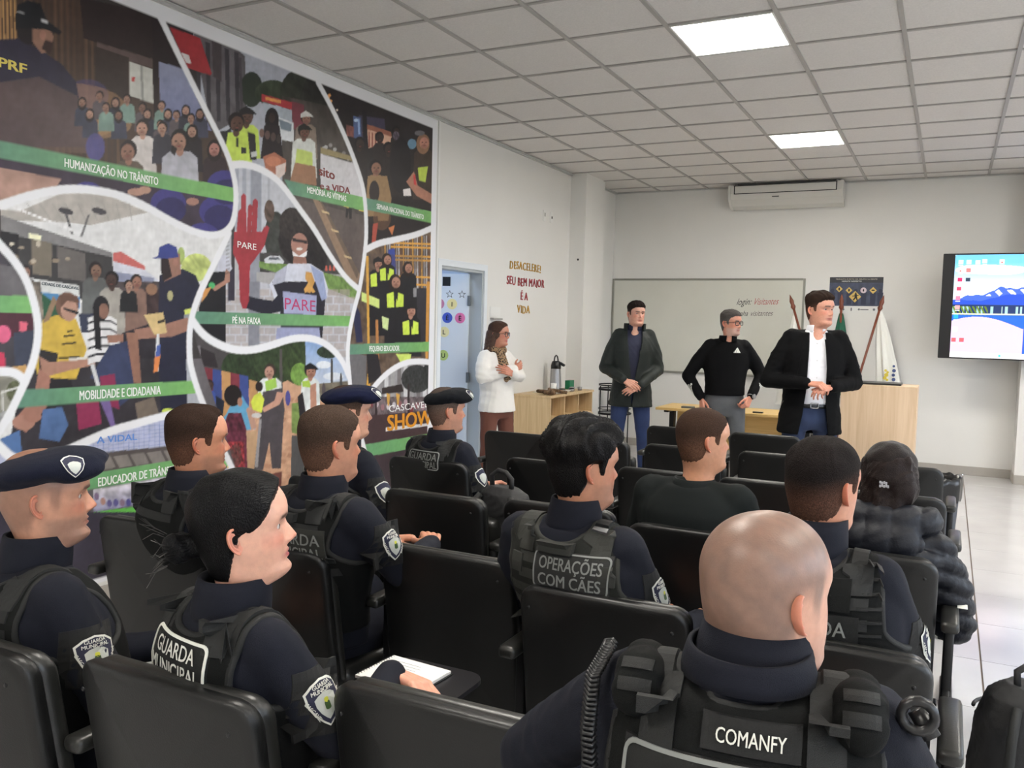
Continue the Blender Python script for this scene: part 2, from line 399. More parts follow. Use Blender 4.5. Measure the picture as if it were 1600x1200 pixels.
def mix(a, b, t): return tuple(int(a[i]*(1-t)+b[i]*t) for i in range(3))

CA = [(248, 24), (252, 32), (287, 105), (322, 175), (350, 230), (361, 260), (369, 297), (366, 342), (355, 361), (335, 369), (305, 364), (265, 345), (225, 321), (185, 304), (140, 296), (100, 295), (50, 304), (0, 321)]
CB = [(361, 258), (382, 256), (407, 264), (432, 280), (450, 302), (470, 330), (490, 357), (515, 400), (540, 435), (560, 452)]
CC = [(496, 129), (517, 167), (537, 210), (552, 247), (565, 285), (570, 315), (572, 360), (570, 390), (562, 450), (552, 485), (544, 525), (542, 557), (545, 585), (547, 612), (556, 650), (566, 692), (574, 722)]
CD = [(571, 390), (590, 380), (615, 375), (650, 367), (675, 356)]
CE = [(556, 645), (572, 620), (587, 600), (607, 580), (632, 566), (657, 564), (676, 567)]
CF = [(299, 500), (315, 522), (337, 537), (365, 547), (395, 547), (425, 539), (450, 530), (475, 527), (500, 532), (520, 546), (535, 565), (544, 588)]
CG = [(357, 364), (345, 390), (330, 420), (312, 455), (299, 492), (295, 520), (295, 555), (297, 572), (307, 607), (322, 645), (337, 680), (350, 707), (362, 732), (385, 780), (410, 830)]
CH = [(-30, 350), (0, 384), (20, 405), (40, 435), (52, 470), (59, 505), (58, 535), (50, 570), (38, 597), (25, 625), (10, 655), (-12, 688)]
CI = [(-60, 590), (-30, 583), (0, 580), (18, 581), (30, 587), (38, 597)]
CJ = [(320, 640), (285, 643), (247, 652), (212, 662), (175, 672), (140, 687), (112, 700), (60, 722), (20, 718), (0, 700), (-20, 680), (-60, 640)]
cell(10, [(-300, 560), (400, 560), (420, 1100), (-300, 1300)])
cell(9, [(295, 500), (560, 500), (600, 760), (590, 900), (420, 900)])
cell(3, [(0, 321), (0, 384)]+CH[1:]+CJ[::-1][2:]+CG[::-1][4:]+CA[8:])
cell(4, CB+CC[8:12]+CF[::-1]+CG[::-1][-5:]+[(369, 297)])
cell(1, [(-300, -100)]+CA[:]+[(-300, 420)])
cell(2, [(248, 24), (496, 129)]+CC[1:9]+CB[::-1]+CA[:6][::-1])
cell(6, [(496, 129), (700, 210), (700, 356), (675, 356)]+CD[::-1]+CC[1:7][::-1])
cell(7, CD+[(700, 350), (700, 567)]+CE[::-1]+[(545, 590)]+CC[8:12][::-1])
cell(8, CE+[(700, 567), (700, 800), (574, 760)]+CC[13:][::-1])
cell(11, CI+[(-12, 688), (-200, 760), (-300, 600)])
cell(5, [(-300, 300), (-30, 350)]+CH[1:9]+CI[::-1][1:]+[(-300, 590)])
# region 3 fix: everything still 0 on the left takes the bus picture
def use(k): CUR[0] = k
BIGP = [(-400, -200), (760, -200), (760, 1400), (-400, 1400)]

use(1)   # man speaking to a seated audience
paint(BIGP, (74, 56, 48), (60, 44, 40), nf=3)
for k in range(26): paint([(-60+k*9.5, -40), (-56+k*9.5, -40), (-50+k*9.5, 330), (-55+k*9.5, 330)], mix((112, 84, 62), (70, 50, 40), (k % 5)/5), al=.6)
for k in range(6): paint([(-10+k*6, -10), (-7+k*6, -10), (-5+k*6, 62), (-8+k*6, 62)], (190, 142, 84))
paint([(120, -40), (260, 20), (240, 95), (130, 60)], (46, 34, 36)); paint([(235, 20), (262, 50), (300, 130), (240, 110)], (40, 30, 34))
paint([(150, 66), (237, 92), (237, 106), (150, 82)], (96, 78, 76)); paint([(148, 72), (200, 90), (200, 160), (148, 140)], (58, 46, 44))
paint([(201, 96), (237, 108), (239, 162), (202, 150)], (196, 196, 190)); paint([(218, 102), (222, 103), (224, 157), (220, 156)], (150, 150, 146)); paint([(205, 120), (210, 121), (210, 128), (205, 127)], (190, 50, 46))
paint([(247, 96), (285, 108), (330, 205), (250, 180)], (140, 146, 178), (110, 116, 160)); paint([(238, 90), (246, 92), (250, 230), (240, 230)], (42, 28, 30))
el(135, 150, 34, 26, (74, 62, 116), al=.5); el(110, 175, 90, 45, (186, 138, 92), al=.35); el(150, 195, 55, 22, (206, 160, 110), al=.35)
paint([(-80, 85), (0, 62), (30, 60), (62, 78), (95, 100), (118, 128), (125, 170), (150, 230), (-80, 230)], (44, 40, 62), nf=20, na=.1)
paint([(-80, 140), (60, 120), (120, 150), (150, 240), (-80, 235)], (112, 88, 80), nf=10, na=.2, al=.5)  # brown glare painted half-transparent over the lower part of the man's jacket
el(45, 40, 22, 30, (36, 30, 34)); paint([(50, 45), (76, 42), (83, 58), (78, 80), (64, 84), (50, 66)], (146, 106, 88)); el(66, 55, 5, 8, (168, 116, 98)); paint([(70, 62), (82, 66), (78, 86), (64, 76)], (60, 40, 36))
paint([(22, 30), (26, 8), (42, 1), (62, 6), (72, 32), (96, 50), (92, 55), (70, 46), (24, 44)], (22, 24, 32)); paint([(64, 30), (74, 33), (74, 37), (64, 34)], (200, 200, 205)); paint([(25, 17), (37, 20), (37, 22), (25, 19)], (180, 180, 185))
seats = [(128, 160), (155, 150), (180, 160), (198, 155), (185, 180), (222, 168), (230, 178), (252, 165), (262, 178), (275, 180), (290, 172), (298, 185), (312, 178), (250, 195), (302, 205), (165, 168), (140, 178)]
for i, (x, y) in enumerate(seats): fig(x, y, 6.2, [(60, 62, 84), (88, 78, 84), (44, 44, 60), (120, 150, 140)][i % 4], h=6, skin=mix((186, 140, 120), (126, 90, 76), rng.rand()), hair=(30, 24, 30), face=-1, long=i % 2 == 0)
fig(222, 200, 10.5, (206, 198, 196), h=7, face=-1, skin=(186, 138, 118)); fig(253, 200, 8, (52, 50, 64), h=7, face=-1); fig(300, 205, 8, (36, 30, 38), h=8, face=-1, long=True)
fig(335, 232, 10, (50, 36, 42), h=8, face=-1, long=True, skin=(180, 120, 110)); fig(200, 236, 13, (92, 78, 66), h=8, face=-1, skin=(150, 104, 86), hair=(34, 24, 26))
fig(280, 220, 14, (176, 176, 188), h=8, w=2.3, face=-1, skin=(166, 120, 100), hair=(22, 18, 20)); paint([(268, 226), (276, 232), (272, 244), (266, 238)], (26, 20, 20))
el(148, 230, 15, 22, (78, 74, 140), al=.9)
paint([(-80, 225), (370, 315), (372, 380), (-80, 380)], (60, 48, 66), nf=14); paint([(-60, 250), (95, 280), (80, 302), (-60, 330)], (176, 136, 122), nf=30, na=.12)
for x, y in ((135, 308), (262, 318), (338, 330), (315, 372), (350, 290)): el(x, y, 28, 24, (58, 52, 132)); el(x+4, y+10, 24, 20, (40, 36, 96))
el(212, 300, 14, 6, (180, 136, 118)); el(225, 297, 10, 6, (186, 142, 122)); el(300, 315, 10, 6, (170, 122, 108))

use(2)   # street, officers, banner
paint(BIGP, (176, 182, 200), (150, 150, 156))
paint([(250, 20), (300, 45), (330, 300), (255, 200)], (52, 46, 50), nf=12); paint([(300, 45), (350, 60), (382, 88), (384, 180), (330, 210)], (96, 92, 98), nf=18)
for k in range(5): paint([(305+k*15, 60+k*5), (312+k*15, 63+k*5), (314+k*15, 190), (308+k*15, 190)], (58, 54, 62))
paint([(264, 42), (312, 60), (330, 115), (328, 118), (292, 106)], (168, 32, 44)); paint([(282, 82), (294, 86), (298, 100), (290, 98)], (214, 210, 212)); paint([(330, 60), (345, 64), (345, 128), (332, 120)], (70, 62, 66))
el(392, 140, 18, 28, (44, 54, 44)); el(425, 145, 28, 20, (58, 70, 52), nf=40, na=.4); el(462, 150, 26, 40, (46, 50, 42), nf=30, na=.4); el(500, 170, 34, 60, (38, 38, 36), nf=30, na=.4)
paint([(372, 90), (376, 90), (380, 190), (375, 190)], (70, 66, 72))
paint([(440, 150), (580, 180), (590, 470), (440, 300)], (74, 68, 64), nf=20, na=.3)
paint([(408, 147), (455, 160), (456, 172), (408, 158)], (178, 34, 50)); paint([(414, 151), (438, 157), (438, 162), (414, 156)], (226, 150, 60)); paint([(455, 158), (474, 164), (474, 210), (456, 200)], (122, 52, 66))
paint([(410, 160), (455, 172), (456, 205), (420, 200)], (168, 178, 192)); paint([(432, 182), (458, 192), (458, 222), (436, 218)], (212, 216, 222)); paint([(435, 186), (455, 194), (454, 206), (438, 202)], (116, 132, 148))
for k in range(14): el(505+k*3.5, 215+rng.rand()*30+k*2.4, 3, 3, mix((210, 210, 214), (90, 80, 80), rng.rand()))
paint([(500, 240), (560, 258), (575, 330), (500, 300)], (206, 204, 210)); paint([(500, 230), (555, 246), (560, 254), (500, 240)], (156, 140, 96))
fig(384, 182, 11, (190, 214, 70), h=6, w=2.0, skin=(96, 68, 58), cap=(34, 32, 36))
paint([(352, 205), (360, 200), (366, 240), (352, 240)], (40, 38, 40)); fig(368, 192, 12.5, (196, 222, 66), h=6.2, w=2.1, skin=(92, 62, 52), hair=(28, 22, 24))
paint([(343, 205), (356, 204), (350, 240), (340, 235)], (34, 34, 38)); paint([(386, 206), (398, 210), (400, 250), (390, 250)], (38, 36, 40)); paint([(391, 238), (400, 236), (401, 244), (392, 246)], (196, 200, 200)); paint([(368, 215), (372, 215), (372, 230), (368, 229)], (30, 34, 32)); paint([(376, 230), (384, 231), (384, 240), (376, 240)], (36, 44, 40)); paint([(366, 201), (371, 201), (371, 205), (366, 205)], (30, 30, 30))
el(424, 188, 11, 20, (28, 24, 30)); paint([(412, 196), (436, 196), (442, 248), (406, 248)], (36, 28, 34)); el(424, 184, 5, 8, (54, 38, 38))
fig(477, 185, 8, (132, 116, 104), h=8, w=2.3, skin=(140, 96, 80), cap=(206, 206, 204)); fig(474, 206, 9, (206, 210, 206), h=8, w=2.3, skin=(110, 76, 64), cap=(30, 32, 30))
paint([(463, 232), (487, 238), (488, 262), (460, 258)], (190, 210, 96)); paint([(460, 254), (492, 260), (494, 290), (452, 284)], (158, 112, 80))
paint([(410, 245), (428, 238), (446, 250), (446, 268), (430, 285), (415, 268)], (172, 100, 72)); el(426, 252, 12, 8, (196, 120, 86)); paint([(430, 260), (446, 254), (444, 272), (430, 284)], (214, 196, 190))
paint([(440, 305), (600, 345), (620, 470), (500, 470)], (96, 84, 82), nf=16, na=.15)
paint([(485, 305), (503, 318), (562, 430), (556, 448), (545, 440)], (150, 122, 98)); paint([(497, 310), (504, 318), (560, 425), (557, 436)], (110, 92, 78))
for x, y in ((505, 328), (520, 357), (540, 398)): paint([(x-4, y), (x+8, y+4), (x+9, y+7), (x-2, y+4)], (206, 178, 130))
paint([(540, 322), (549, 324), (549, 342), (545, 342), (544, 330), (542, 341), (539, 340)], (40, 34, 40))
for k in range(6): paint([(500+k*12, 311+k*3), (508+k*12, 313+k*3), (508+k*12, 316+k*3), (500+k*12, 314+k*3)], (214, 180, 70) if k % 2 else (40, 36, 40))
for k in range(4): el(408+k*9, 208+k*3, 4, 7, mix((120, 90, 80), (40, 36, 40), k/4))

use(3)   # bus stop
paint(BIGP, (226, 228, 232), (210, 208, 206))
paint([(-80, 320), (30, 330), (100, 300), (160, 302), (230, 332), (140, 352), (110, 348), (-80, 340)], (178, 172, 166), nf=40, na=.08)
for k in range(9): paint([(40+k*20, 318), (42+k*20, 318), (62+k*18, 345), (60+k*18, 345)], (150, 146, 142), al=.5)
for x in (88, 140): el(x+14, 330, 12, 5, (70, 68, 74), rot=15)
paint([(100, 334), (104, 334), (114, 366), (110, 366)], (90, 88, 92)); paint([(136, 336), (140, 334), (128, 370), (124, 370)], (110, 108, 110))
for k in range(12): paint([(18+k*8, 322+k*3), (24+k*8, 323+k*3), (24+k*8, 327+k*3.2), (18+k*8, 326+k*3)], (232, 232, 234))
paint([(-80, 310), (0, 336), (175, 395), (175, 425), (-80, 345)], (128, 126, 128)); paint([(-80, 345), (175, 402), (178, 470), (130, 470), (70, 440), (-80, 400)], (58, 56, 58))
paint([(-40, 352), (28, 366), (28, 440), (-40, 430)], (34, 32, 36)); paint([(48, 372), (80, 380), (80, 432), (50, 428)], (122, 112, 98)); paint([(88, 384), (132, 396), (134, 440), (90, 434)], (102, 96, 94)); paint([(44, 364), (64, 368), (62, 376), (44, 372)], (250, 248, 210))
for k in range(8): el(10+rng.rand()*110, 378+rng.rand()*45, 3+rng.rand()*4, 2+rng.rand()*3, mix((230, 220, 200), (80, 60, 40), rng.rand()))
paint([(55, 436), (122, 446), (124, 470), (60, 462)], (212, 214, 214)); paint([(62, 456), (124, 464), (124, 482), (90, 478)], (60, 132, 186)); paint([(60, 455), (100, 485), (100, 520), (62, 500)], (38, 92, 62))
paint([(176, 395), (188, 393), (226, 416), (226, 424), (176, 408)], (204, 96, 92)); paint([(176, 408), (226, 422), (250, 440), (176, 440)], (206, 208, 222)); paint([(176, 424), (240, 434), (240, 446), (176, 440)], (140, 146, 176))
el(282, 400, 6, 14, (150, 170, 90), nf=50, na=.3); el(306, 418, 24, 22, (190, 204, 110), nf=50, na=.3)
paint([(176, 440), (270, 440), (270, 520), (176, 520)], (76, 66, 68), nf=40, na=.5); paint([(225, 452), (250, 452), (250, 500), (225, 500)], (62, 44, 46), nf=40, na=.4)
fig(39, 425, 8, (90, 82, 78), h=12, w=2.2, skin=(150, 110, 92), long=True); paint([(28, 440), (62, 440), (68, 500), (50, 520), (30, 480)], (128, 116, 104), nf=60, na=.5)
fig(148, 422, 10, (96, 98, 98), h=9.5, w=2.3, skin=(130, 96, 78)); paint([(122, 490), (168, 490), (170, 520), (126, 520)], (48, 54, 78))
fig(174, 437, 10.5, (164, 158, 150), h=9, w=2.1, skin=(70, 48, 42), hair=(22, 18, 18), face=-1); fig(212, 440, 9, (132, 100, 88), h=10, w=2.0, skin=(150, 104, 86)); fig(200, 446, 7, (30, 30, 34), h=6, skin=(170, 130, 110)); el(236, 452, 9, 9, (146, 106, 80))
paint([(190, 520), (250, 500), (250, 660), (200, 680), (170, 600)], (40, 36, 44), nf=20, na=.3)
paint([(40, 560), (300, 560), (300, 660), (100, 760), (0, 760)], (52, 48, 54), nf=16, na=.3)
# officer standing
paint([(248, 430), (285, 420), (305, 430), (318, 462), (308, 560), (302, 660), (250, 650), (246, 520)], (34, 36, 58), nf=20, na=.12)
paint([(250, 395), (256, 440), (282, 428), (280, 396)], (150, 106, 90)); el(264, 408, 13, 18, (156, 112, 94)); paint([(250, 402), (262, 404), (268, 432), (254, 440), (250, 420)], (44, 32, 34))
paint([(236, 404), (246, 400), (248, 386), (262, 380), (275, 386), (278, 402), (262, 404), (248, 404)], (44, 60, 140)); el(273, 410, 4, 6, (170, 118, 100))
paint([(287, 484), (306, 480), (307, 488), (288, 492)], (214, 226, 90)); paint([(286, 492), (307, 488), (307, 500), (288, 504)], (140, 146, 150)); paint([(288, 504), (306, 500), (306, 506), (289, 508)], (214, 226, 90)); el(265, 462, 4.5, 8, (176, 170, 120))
paint([(208, 515), (252, 508), (292, 496), (300, 514), (268, 526), (214, 530)], (158, 112, 94)); paint([(224, 492), (254, 488), (260, 520), (240, 523)], (214, 184, 122)); paint([(245, 502), (256, 498), (256, 503), (246, 506)], (60, 50, 40))
paint([(244, 522), (248, 522), (247, 580), (240, 580)], (220, 222, 226)); paint([(241, 556), (250, 554), (246, 580), (239, 582)], (226, 130, 50)); paint([(244, 540), (250, 538), (249, 556), (242, 558)], (60, 90, 170))
# woman in yellow, girl in stripes
paint([(66, 500), (88, 492), (118, 498), (135, 545), (118, 592), (60, 592), (50, 560)], (208, 172, 34), nf=24, na=.12); paint([(60, 545), (90, 552), (88, 565), (60, 580)], (40, 36, 38))
for x, y, w_ in ((98, 524, 18), (96, 536, 22), (90, 558, 34), (72, 553, 14), (104, 517, 8)): paint([(x, y), (x+w_, y-2), (x+w_, y+1), (x, y+3)], (44, 36, 20))
el(104, 478, 18, 22, (118, 84, 66)); paint([(88, 470), (76, 500), (66, 505), (82, 462)], (150, 120, 90)); el(107, 484, 13, 18, (184, 138, 118)); paint([(98, 480), (122, 487), (121, 492), (99, 484)], (30, 28, 32)); paint([(92, 460), (120, 462), (124, 474), (104, 470), (94, 480)], (104, 72, 56))
paint([(60, 556), (76, 566), (120, 562), (145, 556), (148, 570), (110, 578), (66, 590)], (176, 126, 104)); paint([(106, 560), (148, 556), (146, 560), (108, 564)], (216, 210, 200))
for k in range(11): paint([(136, 497+k*6.6), (150, 492+k*6.6), (172, 494+k*6.4), (182, 500+k*6.2), (182, 503+k*6.2), (150, 496+k*6.6), (137, 501+k*6.6)], (36, 34, 40) if k % 2 else (222, 220, 222)); paint([(136, 500.6+k*6.6), (150, 496+k*6.6), (172, 497+k*6.4), (182, 503+k*6.2), (182, 506+k*6.2), (150, 499+k*6.6), (137, 504+k*6.6)], (222, 220, 222))
el(157, 482, 13, 20, (26, 22, 28)); el(161, 486, 8, 12, (136, 96, 80)); paint([(144, 480), (154, 480), (158, 548), (148, 545)], (24, 20, 26)); paint([(166, 524), (192, 522), (192, 534), (168, 536)], (160, 112, 92))
paint([(170, 540), (200, 532), (212, 560), (205, 620), (180, 640), (160, 600), (140, 590)], (50, 60, 96), nf=20, na=.2); paint([(196, 520), (214, 520), (220, 600), (208, 598)], (150, 104, 84))
paint([(118, 628), (152, 618), (158, 662), (122, 672)], (150, 34, 84)); paint([(155, 588), (178, 584), (186, 640), (160, 630)], (142, 30, 78)); paint([(152, 618), (170, 622), (180, 668), (172, 666)], (120, 96, 160)); paint([(140, 570), (146, 568), (156, 604), (150, 604)], (206, 206, 210)); paint([(60, 590), (110, 592), (118, 630), (60, 640)], (34, 30, 36))
paint([(60, 575), (78, 590), (72, 636), (40, 676), (18, 660), (52, 620)], (168, 114, 96)); el(36, 660, 18, 12, (172, 122, 104)); el(50, 650, 14, 10, (166, 114, 96))
paint([(66, 640), (96, 636), (106, 664), (92, 690), (60, 685)], (74, 108, 160), nf=30, na=.15); paint([(-10, 690), (30, 672), (34, 720), (-10, 720)], (78, 118, 176)); paint([(210, 630), (240, 620), (250, 656), (215, 660)], (118, 104, 92))
el(262, 642, 10, 4, (200, 220, 60)); paint([(290, 560), (330, 620), (330, 660), (292, 650)], (168, 172, 182))

use(4)   # costumed pedestrian with a stop hand
paint(BIGP, (196, 204, 220), (176, 168, 164))
for k in range(4): paint([(366+k*12, 262), (372+k*12, 262), (372+k*12, 360), (366+k*12, 360)], (150, 156, 176), al=.7)
paint([(392, 262), (407, 262), (405, 560), (388, 560)], (146, 150, 164)); paint([(417, 275), (421, 275), (421, 450), (417, 450)], (170, 174, 186)); paint([(366, 370), (372, 370), (372, 480), (366, 480)], (180, 182, 188))
el(430, 370, 18, 40, (56, 60, 56), nf=50, na=.4); el(420, 330, 8, 18, (90, 70, 60), nf=50, na=.5)
paint([(360, 300), (366, 300), (366, 470), (360, 470)], (60, 56, 60)); paint([(405, 395), (560, 395), (560, 440), (405, 425)], (62, 60, 60), nf=30, na=.3); paint([(400, 425), (570, 430), (570, 470), (400, 440)], (166, 164, 166))
paint([(404, 408), (460, 414), (560, 440), (560, 470), (500, 446), (404, 418)], (112, 146, 70), nf=60, na=.3)
paint([(412, 405), (420, 400), (436, 400), (443, 408), (442, 412), (413, 411)], (206, 210, 218)); paint([(420, 402), (434, 402), (438, 406), (418, 406)], (90, 96, 106))
for k in range(3): paint([(508+k*6, 415), (510+k*6, 415), (511+k*6, 423), (507+k*6, 423)], (206, 90, 70))
for k in range(14):
    for q in range(9): paint([(296+k*18+(q % 2)*9, 452+q*12), (312+k*18+(q % 2)*9, 452+q*12), (312+k*18+(q % 2)*9, 462+q*12), (296+k*18+(q % 2)*9, 462+q*12)], mix((176, 160, 152), (160, 146, 142), rng.rand()), al=.6)
paint([(388, 440), (405, 440), (403, 560), (387, 560)], (132, 134, 146)); paint([(355, 420), (366, 420), (366, 470), (355, 470)], (52, 48, 64))
# bystander on the left edge
paint([(342, 398), (356, 400), (362, 420), (352, 432), (338, 424)], (196, 198, 214)); paint([(330, 425), (352, 424), (352, 500), (352, 545), (312, 540), (310, 480)], (24, 24, 30)); paint([(352, 420), (358, 425), (358, 440), (335, 455), (330, 450), (350, 438)], (176, 126, 106)); el(330, 446, 5, 5, (70, 190, 110)); paint([(318, 452), (330, 448), (322, 462), (314, 472)], (206, 140, 60))
for k in range(10): paint([(352+0*k, 372+k*6), (358, 370+k*6), (358, 373+k*6), (352, 375+k*6)], (70, 60, 60), al=.4)
# frizzy wig and face
el(468, 375, 34, 40, (34, 28, 30), nf=70, na=.5); el(455, 350, 20, 26, (46, 38, 38), nf=70, na=.5); el(495, 395, 16, 34, (30, 26, 28), nf=70, na=.5)
el(467, 382, 13, 18, (172, 122, 106)); paint([(456, 372), (479, 376), (479, 381), (456, 377)], (50, 40, 44)); el(467, 389, 5, 2.2, (226, 220, 216)); paint([(456, 392), (466, 400), (479, 392), (478, 400), (466, 406), (457, 400)], (226, 226, 230)); paint([(458, 400), (477, 402), (480, 420), (456, 418)], (156, 108, 92))
paint([(420, 445), (432, 428), (450, 412), (484, 412), (504, 425), (512, 452), (508, 470), (500, 560), (440, 560), (438, 500), (424, 455)], (206, 210, 226), nf=20, na=.08)
paint([(424, 440), (500, 440), (508, 465), (500, 560), (440, 560), (436, 470)], (36, 34, 48)); paint([(430, 426), (448, 414), (444, 440), (424, 446)], (172, 176, 196)); paint([(484, 414), (504, 426), (510, 466), (502, 470), (492, 440)], (150, 164, 206))
paint([(386, 462), (400, 466), (425, 470), (436, 458), (440, 486), (414, 492), (384, 482)], (30, 30, 46)); el(381, 459, 8, 9, (196, 148, 130))
paint([(441, 455), (494, 462), (493, 492), (443, 490)], (160, 166, 206)); paint([(477, 424), (486, 426), (491, 440), (484, 458), (478, 456), (483, 444), (476, 436)], (206, 150, 60)); paint([(474, 452), (482, 440), (492, 456), (488, 458), (482, 452), (476, 458)], (214, 158, 64))
paint([(432, 512), (498, 512), (500, 530), (430, 530)], (150, 156, 196))
# red hand
R_ = (168, 38, 54)
paint([(365, 362), (418, 362), (412, 385), (390, 415), (388, 470), (384, 482), (378, 482), (374, 470), (372, 415), (363, 395)], R_)
for x0, y0, x1, y1, r in ((372, 366, 375, 330, 3.6), (380, 366, 380, 306, 4), (388, 366, 390, 322, 3.4), (396, 366, 398, 314, 4.2), (404, 385, 416, 356, 4)): paint([(x0-r, y0), (x1-r, y1), (x1, y1-r), (x1+r, y1), (x0+r, y0)], R_)
paint([(400, 380), (412, 354), (419, 360), (406, 396)], R_)

use(5)
paint(BIGP, (62, 58, 66), nf=12, na=.3); paint([(-80, 400), (40, 420), (50, 462), (-80, 462)], (104, 100, 104), nf=20)
paint([(-80, 486), (60, 490), (60, 520), (-80, 540)], (78, 30, 46)); paint([(30, 502), (42, 504), (40, 520), (29, 517)], (226, 90, 118)); el(4, 522, 12, 14, (222, 84, 130)); paint([(-10, 548), (6, 552), (8, 576), (-10, 576)], (206, 30, 80)); paint([(20, 520), (55, 515), (50, 575), (22, 570)], (56, 62, 82)); paint([(14, 574), (40, 570), (44, 590), (20, 588)], (196, 150, 80))
use(6)   # night campaign
paint(BIGP, (34, 32, 38), (52, 38, 36), nf=9, na=.25)
paint([(560, 180), (600, 186), (603, 225), (562, 225)], (66, 62, 88)); paint([(551, 181), (563, 184), (564, 218), (552, 215)], (74, 96, 146)); el(556, 188, 4, 2.5, (190, 214, 240)); paint([(558, 186), (561, 186), (562, 210), (559, 210)], (150, 180, 226))
paint([(566, 192), (610, 206), (613, 222), (566, 208)], (156, 92, 70)); paint([(573, 202), (612, 214), (608, 232), (596, 224), (575, 232)], (214, 168, 140)); paint([(540, 195), (552, 198), (552, 215), (541, 212)], (120, 70, 62), nf=60, na=.5)
for k in range(5): paint([(575+k*5, 206+k), (577+k*5, 206+k), (577+k*5, 230), (575+k*5, 230)], (150, 70, 60))
for x, y in ((512, 153), (516, 158), (514, 149)): el(x, y, 2.4, 2.4, (240, 160, 70))
el(526, 172, 1.5, 1.5, (255, 240, 220)); el(643, 225, 7, 8, (96, 140, 170)); paint([(565, 172), (572, 174), (574, 232), (567, 232)], (30, 26, 34))
for x, y, r in ((561, 224, 8), (592, 215, 7), (606, 232, 8), (618, 205, 6)): fig(x, y, r, (40, 32, 34), h=9, w=1.6, skin=(54, 38, 36), hair=(20, 18, 22))
el(625, 258, 17, 44, (30, 26, 32)); el(618, 212, 5, 7, (90, 80, 96), nf=90, na=.9)
fig(586, 262, 9.5, (150, 118, 78), h=8, w=1.6, skin=(150, 104, 82), hair=(26, 20, 22)); paint([(574, 275), (604, 275), (611, 310), (606, 345), (590, 345), (586, 310), (576, 310)], (156, 122, 80)); el(584, 300, 8, 18, (44, 34, 36)); el(596, 340, 14, 20, (120, 84, 56), al=.5)
fig(661, 222, 9, (64, 52, 44), h=10, w=1.9, skin=(196, 132, 112), hair=(150, 110, 80), long=True); paint([(652, 262), (668, 260), (664, 285), (654, 282)], (190, 214, 60)); paint([(634, 284), (646, 268), (652, 290), (675, 304), (676, 320), (650, 306)], (178, 120, 96)); paint([(645, 274), (648, 272), (650, 290), (646, 288)], (210, 50, 50)); paint([(629, 296), (640, 294), (642, 306), (630, 306)], (226, 220, 220)); el(655, 208, 8, 4, (110, 110, 116))
paint([(582, 350), (590, 348), (586, 380), (580, 380)], (180, 70, 50)); paint([(606, 356), (616, 352), (612, 368)], (206, 120, 60))
use(7)   # five people in hi-vis on a bus
paint(BIGP, (120, 96, 74), (46, 42, 48), nf=30, na=.4)
for k in range(22): x = 600+k*3.6; paint([(x, 368), (x+1.6, 368), (x+1.6+rng.rand()*2, 470), (x, 470)], [(222, 160, 40), (150, 150, 160), (196, 196, 204), (110, 70, 50)][k % 4], al=.8)
for y in (378, 384, 398, 404, 430, 442): paint([(610, y), (672, y+2), (672, y+5), (610, y+3)], (226, 162, 40))
paint([(606, 390), (616, 388), (618, 430), (606, 430)], (40, 70, 170)); paint([(560, 395), (660, 400), (660, 420), (560, 420)], (90, 76, 70), al=.4)
paint([(640, 450), (675, 450), (675, 535), (640, 535)], (52, 50, 58))
for x, y, r, h, cap in ((590, 412, 7.5, 15, (30, 28, 32)), (604, 405, 7, 14, None), (637, 418, 7, 14, None), (617, 440, 8.5, 13, None), (641, 485, 8, 9, (26, 26, 30))):
    fig(x, y, r, (30, 30, 36), h=h, w=2.1, cap=cap, skin=(178, 126, 104), hair=(40, 28, 26), long=cap is None)
    if x != 637: paint([(x-r*1.6, y+2.3*r), (x-r*.4, y+1.9*r), (x+r*.4, y+3.6*r), (x+r*.5, y+2*r), (x+r*1.5, y+2.4*r), (x+r*1.5, y+4.6*r), (x-r*1.5, y+4.8*r)], (206, 232, 50)); paint([(x-r*.3, y+2*r), (x+r*.2, y+2*r), (x+r*.1, y+5*r), (x-r*.2, y+5*r)], (30, 30, 36))
paint([(564, 456), (592, 468), (592, 482), (564, 470)], (206, 226, 120)); paint([(596, 494), (607, 498), (605, 516), (597, 512)], (206, 226, 150)); paint([(645, 450), (650, 450), (650, 464), (645, 464)], (180, 180, 186), al=.6)
paint([(571, 400), (575, 400), (578, 620), (571, 640), (568, 640), (574, 580)], (216, 160, 40)); paint([(586, 500), (590, 500), (592, 575), (587, 575)], (196, 130, 60)); paint([(666, 440), (671, 440), (668, 560), (664, 560)], (216, 150, 40))
paint([(545, 550), (572, 556), (570, 640), (545, 640)], (108, 106, 110)); paint([(572, 553), (590, 553), (596, 590), (575, 600)], (40, 38, 44)); paint([(618, 553), (642, 553), (640, 566), (625, 566)], (204, 226, 90)); paint([(553, 470), (562, 490), (566, 535), (556, 535), (552, 500)], (40, 44, 80))
use(8)   # street lettering
paint(BIGP, (176, 178, 184), (90, 74, 72), nf=12, na=.2)
for k in range(8): paint([(600+k*10, 572), (606+k*10, 570), (606+k*10, 625), (600+k*10, 625)], mix((206, 206, 210), (90, 84, 84), (k % 3)/2.5))
el(650, 592, 24, 22, (52, 54, 54), nf=80, na=.5); el(672, 585, 12, 24, (44, 46, 46), nf=80, na=.5); paint([(596, 606), (627, 600), (630, 612), (596, 616)], (50, 42, 42)); paint([(560, 620), (680, 620), (680, 640), (560, 660)], (110, 96, 100), nf=60, na=.5)
for k in range(12): el(570+k*9, 628+rng.rand()*12, 3, 5, mix((206, 200, 206), (120, 40, 50), rng.rand()))
for x in (571, 585, 636): paint([(x, 600), (x+3, 600), (x+4, 690), (x, 690)], (50, 36, 40))
for x in (603, 618): paint([(x, 614), (x+6, 616), (x+4, 634), (x+2, 634)], (214, 160, 50))
